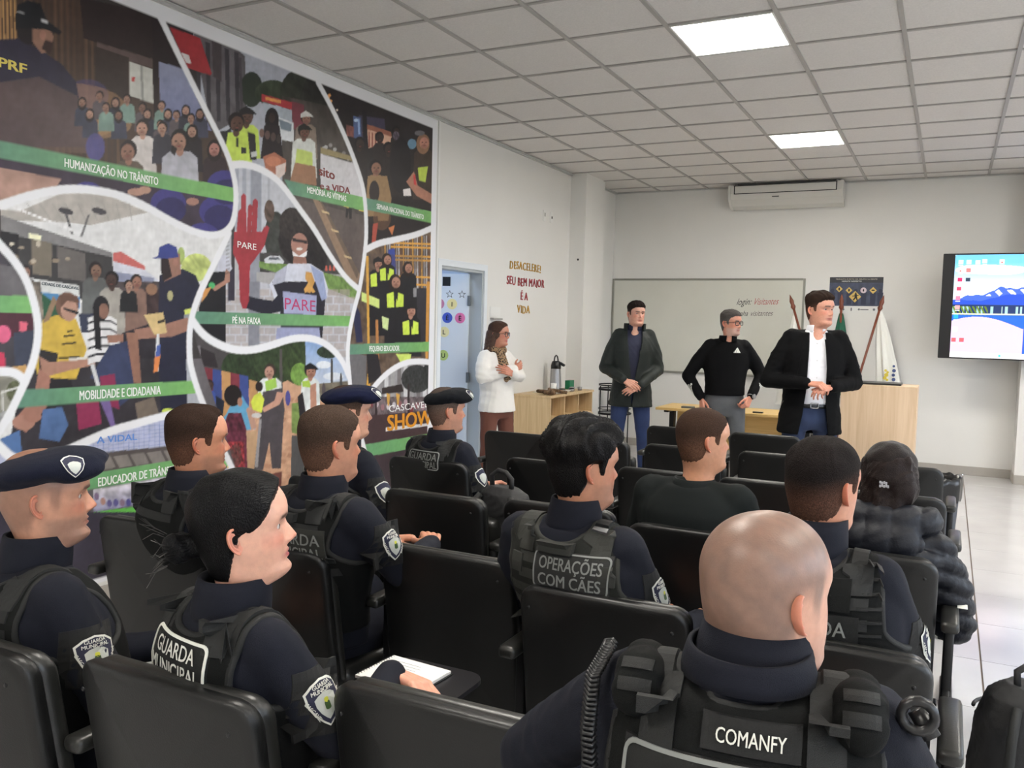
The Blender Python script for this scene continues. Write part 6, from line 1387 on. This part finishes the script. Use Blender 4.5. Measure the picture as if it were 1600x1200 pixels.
for k in range(26): a = rr.uniform(0, 6.28); q = Vector((0, -.132, -.02)); d1 = Vector((math.cos(a), -.6*abs(math.sin(a)), math.sin(a)))*.034; B.tube([q+d1, q+d1*1.35+Vector((0, -.015, .004)), q+d1*1.6+Vector((rr.uniform(-.02, .02), -.03, rr.uniform(-.015, .03)))], .0007, 4)
mk('stray_hair', np.array(B.V) @ p.HR.T*p.hs+p.H, B.F, mat('hair_plain', (16, 14, 14), .4), p.root)
collar(p, M_NAVY, h=.05); vest(p, webs=0); sleeve_shield(p, .082, .100, rot=.15)
patch(p, ['GUARDA', 'MUNICIPAL'], -.012, .085, .195, .092, edge=M_PW, frame=.005, hts=[.031, .031], widths=[.135, .168], rot=-.02)
# notebook, tablet
tb = empty('writing_tablet', (-1.15, 1.775, .688)); tag(tb, 'black fold-out writing tablet under the open notebook', 'tablet arm')
MB().prism([(a, b) for a, b in rrect(.27, .23, .05, 6)], (0.01, 0, -.01), (1, 0, 0), (0, 1, 0), (0, 0, 1), .012).build('tablet_board', mat('tablet_black', (34, 33, 36), .3), tb)
MB().tube([(.10, -.06, -.012), (.12, -.20, -.05), (.12, -.26, -.30)], .012).build('tablet_arm', M_FR, tb)
nb = empty('notebook', (-1.185, 1.775, .692), R_(-4)); tag(nb, 'open spiral notebook with white pages on the writing tablet', 'notebook')
MB().box((0, 0, .005), (.185, .155, .008), bev=.001).build('pages', mat('note_paper', (236, 235, 232), .7), nb); MB().box((.002, -.001, -.0002), (.19, .16, .0018)).build('cover', M_BP, nb)
B = MB()
for k in range(15): y = -.07+.01*k; B.tube([(-.090+.006*math.cos(t), y, .006+.006*math.sin(t)) for t in np.arange(0, 6.3, .9)], .0009, 4)
B.build('spiral_wire', mat('wire_grey', (90, 90, 94), .3, metal=.7), nb)
B = MB(); rr = random.Random(3)
for k in range(6): x = -.06; z = .05-.015*k; B.box((x+.04, z, .0094), (.06+rr.random()*.06, .0012, .0004))
B.build('pencil_lines', mat('pencil_grey', (150, 152, 160), .7), nb)
# --- balding officer by the mural
bs, hd = (-2.36, 2.23), R_(-12)
p = person('balding officer in black vest in profile before the mural, second row', bs, hd, (-2.205, 2.06, 1.175), R_(-30), k=1.04, skin=(192, 134, 106), hairc=(52, 38, 32), hair='short', recede=.020, stubble=.35, vox=.010, head_kw=dict(fat=.004, chin=1.03), hair_t=.010, seed=6)
collar(p, M_NAVY, h=.055); vest(p, webs=1, arm_in=.135)
# --- officer with clasped hands
bs, hd = (-1.84, 2.24), R_(-3)
p = person('officer with short brown hair and clasped hands, vest patch half hidden, second row', bs, hd, (-1.70, 2.12, 1.20), R_(-23), k=1.06, skin=(196, 142, 116), hairc=(66, 52, 44), hair='short', stubble=.15, vox=.010, head_kw=dict(fat=.003), hair_t=.009, seed=7,
           arms=((w2l(bs, hd, (-1.99, 2.28, .78)), w2l(bs, hd, (-1.80, 2.56, .79))), (w2l(bs, hd, (-1.50, 2.22, .80)), w2l(bs, hd, (-1.56, 2.50, .82)))), curl=(45, 55, 35), hands_n=((0, .2, 1), (0, .2, 1)), handdir=((.75, .5, .05), (-.55, .7, .05)))
collar(p, M_NAVY, h=.055); vest(p, webs=4, olive=False); patch(p, ['GUARDA', 'MUNICIPAL'], .04, .055, .205, .10, edge=None, txt=M_PG, m=mat('patch_olive', (40, 41, 37), .8), hts=[.036, .034], widths=[.185, .19])
p.back.slab('drag_handle', M_WEB, 0, .135, .09, .024, .018, p.vest, 8, 2); sleeve_shield(p)
# --- officer in beret behind him
bs, hd = (-2.36, 3.16), R_(-14)
p = person('officer in navy beret mostly hidden behind the clasped-hands officer, third row', bs, hd, (-2.30, 2.99, 1.190), R_(-34), k=1.04, skin=(200, 150, 126), hairc=(70, 56, 48), hair='buzz', vox=.012, seed=8, head_kw=dict(fat=.003))
collar(p, M_NAVY, h=.055); beret(p, (17, 22, 48), tilt=.08, slump=(.02, .02), hgt=-.004); vest(p, webs=2); patch(p, ['GUARDA', 'MUNICIPAL'], 0, .09, .22, .09, edge=M_PD, txt=M_PD); sleeve_shield(p, detail=False)
# --- officer in black beret, fourth row
bs, hd = (-2.31, 3.90), R_(-10)
p = person('officer in black beret before the doorway with a GUARDA MUNICIPAL back patch, fourth row', bs, hd, (-2.285, 3.78, 1.135), R_(-37), k=1.08, skin=(190, 138, 114), hairc=(84, 72, 66), hair='short', vox=.012, seed=9, stubble=.2, hair_t=.006)
collar(p, M_NAVY, h=.05); beret(p, (17, 19, 24), tilt=.14, slump=(.02, .015), hgt=-.006); vest(p, webs=2, arm_in=.15); patch(p, ['GUARDA', 'MUNICIPAL'], .0, .075, .205, .095, edge=M_PD, txt=M_PG, hts=[.037, .035], widths=[.18, .185]); sleeve_shield(p, detail=False)
# --- officer with dog-unit vest
bs, hd = (-.80, 2.29), R_(-6)
p = person('officer with thick black wavy hair and an OPERAÇÕES COM CÃES vest', bs, hd, (-.885, 2.205, 1.198), R_(-40), k=1.10, skin=(188, 134, 108), hairc=(17, 15, 15), hair='thick', hair_t=.027, vox=.009, seed=10, stubble=.3, hs=1.02)
collar(p, M_NAVY, h=.06); vest(p, webs=5, olive=True, arm_in=.15, hem=.05)
patch(p, ['OPERAÇÕES', 'COM CÃES'], .035, .082, .215, .105, edge=M_PG, txt=M_PG, m=mat('patch_dark', (36, 36, 35), .8), frame=.0035, hts=[.033, .033], widths=[.178, .178], bold=.03)
p.back.slab('drag_handle', M_WEB2, -.01, .145, .10, .028, .022, p.vest, 8, 2)
for s in (-1, 1): p.back.slab('webbing_tab', M_WEB2, s*.135, .085, .04, .05, .008, p.vest, 3, 4)
up = Surf(p.vbvh, (p.N[0]+.105, p.N[1]-.03, p.N[2]), (1, 0, 0), (0, .9, .3)); up.slab('strap_buckle', mat('buckle', (110, 110, 112), .35, metal=.6), 0, -.02, .062, .012, .012, p.vest, 3, 2); up.slab('strap_buckle_bar', M_WEB, 0, .01, .055, .03, .014, p.vest, 3, 2)
sleeve_shield(p)
# --- man in black T-shirt
bs, hd = (-.755, 3.14), R_(-4)
p = person('man with a cropped brown head in a plain black T-shirt, seated third row', bs, hd, (-.775, 3.08, 1.185), R_(-47), k=1.13, skin=(196, 142, 112), hairc=(58, 42, 34), hair='buzz', vox=.010, seed=11, head_kw=dict(fat=.004), cloth=mat('tshirt_black', (21, 25, 25), .88, bump=.15, bscale=900, spec=.2), trouser=mat('jeans_dark', (34, 38, 50), .8), sleeve_folds=.009)
collar(p, mat('tshirt_black', (1, 1, 1)), h=.004, r=(.090, .094), top=(.072, .076), drop=.04, name='neck_rib')
# --- bald officer, foreground
bs, hd = (-.24, 1.24), R_(8)
p = person('bald officer in the foreground with a COMANFY name tape on a loaded vest', bs, hd, (-.214, 1.245, 1.214), R_(-31), nsh=(.0, .0, .045), pitch=.02, k=1.10, skin=(196, 148, 126), hairc=(96, 80, 72), hair=None, scalp=.85, vox=.0075, seed=12, hs=1.02, head_kw=dict(fat=.006, jaw=1.05), belly=.03,
           arms=((np.array((-.34, .06, .88)), np.array((-.27, .36, .72))), (np.array((.31, .08, .74)), np.array((.15, .42, .68)))), stubble=.1)
collar(p, M_NAVY, h=.062, r=(.088, .092), top=(.077, .081), drop=.04); V, F = band_ring(p.N+np.array([0, -.006, -.008]), p.N+np.array([0, -.012, .034]), (.094, .097), (.084, .088), t=.006); mk('collar_fold', V, F, M_NAVY, p.root, True)
vest(p, webs=3, arm_in=.16, t=.030, neck=(.095, .020), web=[-.02, -.07, -.12])
patch(p, ['COMANFY'], .015, .172, .125, .040, txt=M_PW, hts=[.018], widths=[.088], bold=.02, rot=-.02)
patch(p, ['GROM'], .00, .085, .30, .115, edge=M_PG, txt=mat('patch_letter_dark', (92, 92, 92), .7), hts=[.082], widths=[.23], bold=.02, frame=.005)
for s in (-1, 1):    # padded pouches on the shoulder straps
    b = FB(); c = p.N+np.array([s*.145, -.04, -.018]); b.ell(c, (.040, .056, .036)); b.ell(c+np.array([0, -.036, -.015]), (.038, .030, .038)); b.ell(c+np.array([0, .045, .0]), (.036, .042, .032)); V, T = remesh(b, .006, 3); V = folds(V, norms(V, T), .008, 60, 20+s); po_ = mkt('shoulder_pouch', V, T, M_VEST, p.vest)
    bv = BVHTree.FromPolygons([Vector(v) for v in V], T.tolist()); S = Surf(bv, c+np.array([0, -.03, 0]), (1, 0, 0), (0, .45, .9)); S.slab('pouch_strap', M_WEB, 0, -.008, .046, .018, .004, po_, 6, 2).parent = p.vest; S.slab('pouch_strap', M_WEB, 0, .022, .044, .016, .004, p.vest, 6, 2)
B = MB(); q = [p.N+np.array(a) for a in ((-.195, -.02, .01), (-.208, -.065, -.02), (-.202, -.115, -.08), (-.19, -.140, -.16), (-.18, -.15, -.26))]; pts = []
for i in range(len(q)-1):
    for t in np.linspace(0, 1, 10, False): pts.append(q[i]*(1-t)+q[i+1]*t)
coil = []
for i in range(len(pts)*6): j = min(len(pts)-2, i//6); u = (i % 6)/6; c = pts[j]*(1-u)+pts[j+1]*u; a = i*1.25; coil.append(c+np.array([math.cos(a)*.0095, math.sin(a)*.0095, math.sin(a)*.003]))
B.tube(coil, .0035, 5); B.build('coiled_radio_cable', M_BP, p.vest, True)
B = MB(); c = p.N+np.array([.215, -.03, -.02]); B.tube([c+np.array((.02*math.cos(t), -.01, .02*math.sin(t))) for t in np.arange(0, 6.2, .5)], .007, 6, True); B.tube([c+np.array((.0, .01, .0)), c+np.array((.02, .0, -.03))], .012, 8); B.build('microphone_clip', M_BP, p.vest, True)
# --- officer with short dark hair at the right
bs, hd = (-.215, 2.27), R_(0)
p = person('officer with short dark hair seated at the aisle behind the bald officer', bs, hd, (-.255, 2.20, 1.212), R_(-27), k=1.06, skin=(188, 132, 106), hairc=(30, 25, 24), hair='short', hair_t=.009, vox=.009, seed=13)
collar(p, M_NAVY, h=.07, r=(.080, .084)); vest(p, webs=2, arm_in=.15, hem=.02); patch(p, ['GUARDA', 'MUNICIPAL'], -.005, .03, .22, .10, txt=M_PG, hts=[.036, .034], widths=[.17, .19])
for i in range(6):
    for s in (-1, 1): p.back.slab('laser_cut_slot', M_PB, s*.125, .19-.030*i, .055, .006, .0055, p.vest, 5, 1)
p.back.slab('vest_pocket', M_VEST, 0, .125, .17, .07, .010, p.vest, 8, 4); sleeve_shield(p, q=.55)
# --- woman in puffer jacket
bs, hd = (-.215, 3.16), R_(0)
M_PUF = mat('puffer_nylon', (20, 22, 30), .5, bump=.35, bscale=90, spec=.3)
p = person('woman in a black quilted puffer jacket with a hair clip, seated at the aisle', bs, hd, (-.155, 3.16, 1.095), R_(-3), pitch=-.05, k=1.0, skin=(190, 144, 122), hairc=(28, 21, 20), hair='long', female=True, garment='puffer', inf=.03, arm_k=1.3, vox=.010, seed=14, sleeve_folds=.0)
V, T = p.V, p.T; nv = norms(V, T); q = np.abs(np.sin((V[:, 2]+.25*np.abs(V[:, 0])+.15*V[:, 1])*PI/.062))**.55; q2 = np.abs(np.sin(V[:, 0]*PI/.11+.6))**.4; V = V+nv*((q-.6)*.017+(q2-.7)*.004)[:, None]; V = folds(V, nv, .010, 55, 3); mkt('puffer_jacket', V, T, M_PUF, p.root)
b = FB(); N = p.N
for k in range(16): a = PI+PI*k/15*1.0 if 0 else -PI*.08-PI*.84*k/15; b.ell((N[0]+.125*math.cos(a), N[1]+.01+.085*math.sin(a), N[2]+.015-.01*math.sin(a)), (.055, .055, .055))
b.ell((N[0], N[1]-.10, N[2]-.045), (.13, .06, .075)); V, T = remesh(b, .008, 5); nv = norms(V, T); V = V+nv*((np.abs(np.sin(V[:, 0]*PI/.085))**.5-.7)*.010)[:, None]; V = folds(V, nv, .012, 45, 8); mkt('hood', V, T, M_PUF, p.root)
hair_blob(p, [('ell', (0, -.015, .012), (.094, .118, .112)), ('ell', (.005, -.055, -.06), (.082, .070, .09)), ('ell', (-.02, -.075, -.12), (.058, .045, .075)), ('ell', (.04, -.06, -.02), (.062, .07, .08)), ('cap', (-.06, -.05, .05), (-.05, -.09, -.12), .03, .028), ('cap', (.05, -.06, .06), (.03, -.11, -.10), .032, .03), ('cap', (0, -.08, .07), (-.01, -.115, -.09), .03, .034)], (34, 25, 23), 'hair_locks', .005, .016, 60, None, 2)
cp = empty('hair_clip', (0, 0, 0)); B = MB(); rr = random.Random(1)
for k in range(9): B.box((-.012+.006*(k % 5), -.140, -.012+.010*(k//5)+.002*(k % 2)), (.0055, .008, .009), bev=.001)
V = np.array(B.V) @ p.HR.T+p.H; bpy.data.objects.remove(cp); mk('hair_clip', V, B.F, mat('clip_crystal', (214, 214, 220), .15, metal=.5), p.root)

# ------------------------------------------------------------------ standing people
def open_jacket(p, m, g, t=.008, hem=None, name='jacket', folds_amp=0.):
    V, T = p.V, p.T; L = p.N[2]-p.P[2]; s_ = (V[:, 2]-p.P[2])/L; x0 = p.P[0]+(p.N[0]-p.P[0])*s_; ctr = p.P[1]+(p.N[1]-p.P[1])*s_
    gg = np.interp(s_, *g); f = np.where((V[:, 1] > ctr) & (np.abs(V[:, 0]-x0) < .155), np.abs(V[:, 0]-x0)-gg, .02)
    if hem is not None: f = np.minimum(f, (s_-hem)*.5+(np.abs(V[:, 0]) > .24)*.2)
    cV, cT, _, _ = tricut(V, T, f); sV, sT = solid(cV, cT, t); return mkt(name, sV, sT, m, p.root)
def under_shirt(p, m, name='shirt', inf=.0, s0=-.05, vox=.010, belly=0.):
    b = FB(); b.loft(torso_sl(p.P, p.N, p.k, inf, s0, 1.0, belly))
    for s in (-1, 1): b.cap(p.N+np.array([s*.03, -.01, -.04]), p.sh[s]+np.array([-s*.05, -.0, .0]), .04, .045)
    V, T = remesh(b, vox, 4); V = folds(V, norms(V, T), .006, 40, p.seed); o = mkt(name, V, T, m, p.root); p.sbvh = BVHTree.FromPolygons([Vector(v) for v in V], T.tolist()); return o
def shirt_collar(p, m, h=.035, gap=56):
    c = collar(p, m, h=h, r=(.074, .078), top=(.066, .070), drop=.02, gap=gap, name='collar')
    B = MB(); N = p.N
    for s in (-1, 1): B.prism([(0, 0), (s*.030, .016), (s*.044, -.010), (s*.020, -.046)], N+np.array([s*.022, .068, -.004]), (.85, -.5*s, .0), (0, -.45, .9), (s*.3, .9, .3), .003)
    B.build('collar_point', m, p.root)
def belt_ring(p, z, m, buckle=None, w=.04, k=1.):
    V, F = band_ring(p.P+np.array([0, -.003, z-w/2]), p.P+np.array([0, -.003, z+w/2]), (.176*p.k*k, .135*k), (.172*p.k*k, .131*k), t=.004); o = mk('belt', V, F, m, p.root, True)
    if buckle:
        B = MB(); y = .137*k; q = rrect(.055, .036, .006, 3); B.tube([(a, p.P[1]+y, p.P[2]+z+b) for a, b in q], .004, 6, True); B.build('belt_buckle', buckle, o, True)
    return o
def button_line(p, m, z0, z1, n, surf, r=.005, x=0):
    for k in range(n):
        z = z0+(z1-z0)*k/(n-1); h = ray(surf, (p.N[0]*.5+x, p.N[1]+.5, z), (0, -1, 0))
        if h is not None: MB().lathe([(0, 0), (r, 0), (r, .002), (0, .002)], n=10).build('button', m, p.root).matrix_local = Matrix.Translation(h) @ Matrix.Rotation(-PI/2, 4, 'X')

# speaker in black blazer
M_JEAN = mat('jeans_blue', (38, 52, 84), .8, bump=.3, bscale=700, var=.25, vscale=6)
bs, hd = (-.90, 6.74), R_(-160)
p = person('man in black blazer over a white shirt speaking with clasped hands before the lectern', bs, hd, (-.863, 6.74, 1.745), R_(-121), pitch=.02, seated=False, k=1.17, skin=(202, 146, 124), hairc=(44, 32, 26), hair='short', hair_t=.020, garment='open', inf=.022, vox=.011, seed=20, trouser=M_JEAN, belly=.02, hs=1.08, head_kw=dict(jaw=1.02), arm_k=1.16, shoes=(30, 24, 20), Poff=(0, 0), s_low=-.24,
           arms=((np.array((-.315, -.02, 1.21)), np.array((-.085, .25, 1.19))), (np.array((.315, -.02, 1.21)), np.array((.085, .25, 1.21)))), handdir=((.75, .5, -.15), (-.8, .45, -.05)), hands_n=((0, .5, 1), (0, .5, 1)), curl=(38, 42, 25), sleeve_folds=.008)
M_BLZ = mat('blazer_black', (9, 9, 11), .85, bump=.2, bscale=600, spec=.15); M_WS = mat('shirt_white', (226, 226, 232), .75, bump=.1, bscale=200)
under_shirt(p, M_WS, inf=.004, s0=.12, belly=.02); open_jacket(p, M_BLZ, ([-.3, 0, .3, .6, .85, 1.05], [.115, .085, .070, .068, .062, .055]), name='blazer'); shirt_collar(p, M_WS)
belt_ring(p, .07, mat('belt_black', (20, 20, 22), .3), M_STEEL); button_line(p, mat('button_white', (200, 200, 204), .4), 1.12, p.N[2]-.10, 4, p.sbvh)
fs_ = Surf(p.bvh, (0, float(p.N[1]+.1), 1.40), (-1, 0, 0), (0, 0, 1))
for s in (-1, 1): fs_.slab('lapel', M_BLZ, s*.092, -.02, .052, .30, .007, p.root, 3, 8, rot=s*.10, taper=.02)
# man in black sweatshirt, grey jeans, glasses
bs, hd = (-1.80, 7.86), R_(-158)
p = person('grey-haired bearded man with glasses in a black sweatshirt, hands at his pockets', bs, hd, (-1.770, 7.873, 1.640), R_(-112), seated=False, k=1.06, skin=(200, 142, 120), hairc=(78, 74, 72), hair='short', hair_t=.013, graytemple=(150, 146, 142), stubble=.4, garment='pull', cloth=mat('sweat_black', (11, 11, 13), .88, bump=.2, bscale=600, spec=.15), trouser=mat('jeans_grey', (84, 86, 90), .8, bump=.3, bscale=700, var=.2, vscale=6), inf=.014, vox=.011, seed=21, belly=.035, arm_k=1.12, s_low=.02,
           arms=((np.array((-.33, -.04, 1.17)), np.array((-.215, .12, .99))), (np.array((.33, -.04, 1.15)), np.array((.215, .07, .96)))), handdir=((.45, .35, -.85), (-.1, .35, -1)), curl=(50, 60, 40), hands_n=((-.7, .7, .0), (.9, .4, 0)))
collar(p, mat('sweat_black', (1, 1, 1)), h=.03, r=(.082, .086), top=(.078, .084), drop=.03, gap=36); glasses(p, M_BP)
fs_ = Surf(p.bvh, (0, float(p.N[1]+.1), 1.36), (-1, 0, 0), (0, 0, 1))
for k, (x0, w_, h_) in enumerate(((-.018, .012, .012), (0, .012, .020), (.018, .012, .030))): pass
lg = MB()
tri = [[(-.034, -.014), (-.022, -.014), (-.028, -.002)], [(-.019, -.014), (-.006, -.014), (-.015, .012), (-.024, -.002)], [(-.003, -.014), (.012, -.014), (-.004, .026), (-.012, .012)], [(.012, -.014), (.030, -.014), (.004, .03), (-.001, .022)]]
V, F = [], []
for t_ in tri:
    k0 = len(V); V += [fs_.pt(.085+a*1.0, .03+b*1.1, .003) for a, b in t_]; F.append(tuple(range(k0, k0+len(t_))))
mk('chest_logo', V, F, M_PW, p.root)
for s in (-1, 1):
    e, w_ = p.arms[0 if s < 0 else 1]; d = (w_-e)/np.linalg.norm(w_-e)
    for j in range(3):
        ex = np.array([0, 1., 0]) if s > 0 else np.array([0, -1., 0]); c = e*.35+w_*.65; S = Surf(p.bvh, c, ex, -d-ex*(-d@ex), .15); S.slab('sleeve_stripe', M_PW, (j-1)*.016, 0, .007, .16, .002, p.root, 1, 10)
wt = p.arms[0][1]; e = p.arms[0][0]; d = Vector(wt-e).normalized(); c = Vector(wt)+d*.003; x = d.orthogonal().normalized(); y = d.cross(x)
MB().tube([c+(x*math.cos(t)+y*math.sin(t))*.030 for t in np.arange(0, 6.28, .3)], .006, 6, True).build('wristwatch_strap', M_STEEL, p.root, True); nn_ = Vector((-.75, .65, .1)); nn_ = (nn_-d*nn_.dot(d)).normalized()
MB().tube([c+nn_*.026, c+nn_*.040], .021, 16).build('wristwatch', M_STEEL, p.root, False)
# man in dark field jacket
bs, hd = (-2.76, 8.05), R_(-155)
M_FJ = mat('field_jacket', (32, 38, 36), .6, bump=.35, bscale=70, var=.2, vscale=8, spec=.3)
p = person('dark-haired man in an open dark green field jacket and blue jeans, hands crossed', bs, hd, (-2.735, 8.065, 1.712), R_(-134), seated=False, k=1.04, skin=(206, 156, 136), hairc=(34, 26, 24), hair='short', hair_t=.018, garment='open', inf=.028, vox=.011, seed=22, trouser=mat('jeans_mid', (36, 54, 96), .8, bump=.3, bscale=700, var=.2, vscale=6), arm_k=1.12, head_kw=dict(fat=.004), belly=.01, s_low=-.24,
           arms=((np.array((-.265, -.03, 1.17)), np.array((-.06, .25, 1.03))), (np.array((.265, -.03, 1.18)), np.array((.10, .26, 1.08)))), handdir=((.8, .35, -.35), (-.8, .35, -.45)), hands_n=((0, .9, .4), (0, .9, .4)), curl=(20, 25, 18), sleeve_folds=.014)
M_NS = mat('shirt_navy', (32, 36, 62), .75, bump=.1, bscale=200)
under_shirt(p, M_NS, inf=.006, s0=-.1); open_jacket(p, M_FJ, ([-.3, 0, .25, .45, .8, 1.05], [.004, .010, .022, .040, .070, .075]), t=.010, name='field_jacket'); shirt_collar(p, M_NS, gap=40)
collar(p, M_FJ, h=.050, r=(.105, .098), top=(.108, .098), drop=.05, gap=100, name='jacket_collar')
fs_ = Surf(p.bvh, (0, float(p.N[1]+.1), 1.30), (-1, 0, 0), (0, 0, 1))
fs_.slab('chest_pocket_flap', M_FJ, .115, .04, .11, .035, .010, p.root, 6, 2); fs_.slab('chest_pocket_flap', M_FJ, -.115, .04, .11, .035, .010, p.root, 6, 2)
lo_ = Surf(p.bvh, (0, float(p.N[1]+.1), .98), (-1, 0, 0), (0, 0, 1))
for s in (-1, 1): lo_.slab('lower_pocket', M_FJ, s*.115, -.06, .12, .12, .010, p.root, 6, 4)
# woman by the door
bs, hd = (-3.69, 7.00), R_(-108)
M_WSW = mat('sweater_white', (230, 228, 224), .85, bump=.5, bscale=260)
p = person('woman with long brown hair, glasses and crossed arms in a white sweater by the door', bs, hd, (-3.685, 7.0, 1.488), R_(-84), seated=False, female=True, k=.98, skin=(192, 134, 112), hairc=(74, 54, 46), hair='long', garment='pull', cloth=M_WSW, trouser=mat('trousers_rust', (104, 62, 50), .8, bump=.2, bscale=300), inf=.020, vox=.010, seed=23, arm_k=1.15, belly=.035, s_low=-.12, hs=.96,
           arms=((np.array((-.24, .05, 1.10)), np.array((.02, .235, 1.13))), (np.array((.24, .05, 1.10)), np.array((-.03, .19, 1.18)))), handdir=((.85, -.25, .35), (-.85, -.15, .25)), hands_n=((.2, 1, .2), (0, 1, .2)), curl=(20, 22, 15), sleeve_folds=.012)
glasses(p, mat('tortoise', (44, 32, 34), .3), .052, .040)
hair_blob(p, [('ell', (0, -.02, .01), (.086, .100, .105)), ('cap', (-.060, -.02, -.02), (-.095, -.03, -.26), .040, .035), ('cap', (.060, -.035, -.02), (.088, -.06, -.24), .036, .030), ('cap', (0, -.075, 0), (0, -.115, -.28), .060, .055), ('cap', (-.045, -.06, 0), (-.06, -.10, -.30), .045, .040), ('cap', (.045, -.07, 0), (.06, -.10, -.27), .040, .04)], (84, 66, 58), 'hair_locks', .006, .008, 70)
b = FB(); N = p.N
for k in range(14): a = 2*PI*k/14; b.ell((N[0]+.072*math.cos(a), N[1]+.012+.074*math.sin(a), N[2]+.012-.025*math.sin(a)), (.032, .03, .034))
b.cap(N+np.array((.03, .085, -.02)), N+np.array((.035, .135, -.22)), .034, .040).cap(N+np.array((.0, .085, -.03)), N+np.array((-.035, .14, -.24)), .034, .042).cap(N+np.array((.03, .11, -.10)), N+np.array((.005, .145, -.26)), .03, .038)
V, T = remesh(b, .007, 3); V = folds(V, norms(V, T), .012, 60, 5)
def scarf_mat():
    m = mat('scarf_leopard', (120, 96, 72), .85); nt = m.node_tree; v = nt.nodes.new('ShaderNodeTexVoronoi'); v.inputs['Scale'].default_value = 70; tc = nt.nodes.new('ShaderNodeTexCoord'); nt.links.new(tc.outputs['Object'], v.inputs['Vector']); r = nt.nodes.new('ShaderNodeValToRGB'); r.color_ramp.elements[0].position = .35; r.color_ramp.elements[0].color = (*lin((34, 28, 26)), 1); r.color_ramp.elements[1].position = .55; r.color_ramp.elements[1].color = (*lin((150, 122, 92)), 1)
    nt.links.new(v.outputs['Distance'], r.inputs[0]); nt.links.new(r.outputs[0], nt.nodes['Principled BSDF'].inputs['Base Color']); return m
mkt('scarf', V, T, scarf_mat(), p.root)

# ------------------------------------------------------------------ bags
def bag(name, label, loc, rz, w, d, h, seed, lean=0., strap=True):
    e = empty(name, loc, rz); tag(e, label, 'backpack'); b = FB(); b.loft([((0, lean*z, z), w/2*q, d/2*q2, d/2*q3) for z, q, q2, q3 in ((0, .86, .9, .9), (.03, 1, 1, 1), (h*.4, 1.03, 1.05, 1), (h*.75, .95, .9, .95), (h*.92, .78, .7, .8), (h, .45, .4, .5))]); b.loft([((0, lean*z+d*.45, z), w*.36*q, d*.25, d*.25) for z, q in ((h*.08, .9), (h*.12, 1), (h*.45, 1), (h*.5, .85))])
    V, T = remesh(b, .008, 4); V = folds(V, norms(V, T), .022, 24, seed); V = folds(V, norms(V, T), .008, 70, seed+1); V[:, 2] = np.maximum(V[:, 2], .002)
    M_ = mat('bag_nylon', (26, 26, 28), .6, bump=.4, bscale=500); mkt('bag_body', V, T, M_, e)
    B = MB(); B.tube([(-.05, -.02+lean*h, h-.03), (-.055, -.02+lean*h, h+.035), (-.02, -.02+lean*h, h+.06), (.02, -.02+lean*h, h+.055), (.05, -.02+lean*h, h+.03), (.05, -.02+lean*h, h-.03)], .011, 8); B.build('grab_handle', M_, e, True)
    for s in (-1, 1): MB().tube([(s*.08, -d*.35+lean*h, h*.9), (s*.12, -d*.6, h*.75), (s*.13, -d*.62, h*.35), (s*.12, -d*.5, h*.1)], .014, 8).build('shoulder_strap', M_WEB, e, True)
    MB().tube([(w*.45*math.cos(t), .02+lean*h*.8+d*.42*math.sin(t), h*.80) for t in np.arange(.1, 3.1, .2)], .006, 6).build('zipper', mat('zip_dark', (58, 58, 60), .4, metal=.4), e, True)
    return e
bag('backpack', 'bulky black backpack standing on the floor at the bottom right corner', (.285, 3.03, 0), R_(20), .34, .26, .53, 31)
bag('backpack', 'black backpack hanging on the seat side of an empty third-row chair', (-1.64, 3.20, .49), R_(-10), .30, .18, .42, 33)
e = empty('water_bottle', (.10, 2.86, 0)); tag(e, 'clear bottle with a dark lid on the floor beside the backpack', 'bottle')
MB().lathe([(0, 0), (.036, 0), (.038, .01), (.038, .17), (.030, .20), (.028, .21), (0, .21)], n=20).build('bottle_body', mat('bottle_clear', (196, 200, 196), .12, metal=.3), e, True); MB().lathe([(0, .205), (.031, .205), (.031, .245), (0, .245)], n=20).build('bottle_lid', M_BP, e, True); MB().lathe([(0, .02), (.0386, .02), (.0386, .10), (0, .10)], n=20).build('bottle_label', mat('label_mottled', (120, 120, 112), .5, var=.9, vscale=120), e)
tag(MB().box((.085, 3.10, .7105), (.03, .05, .002), bev=.001).build('paper_slip', mat('paper', (1, 1, 1))), 'white paper slip on the armrest beside the puffer-jacket woman', 'paper')
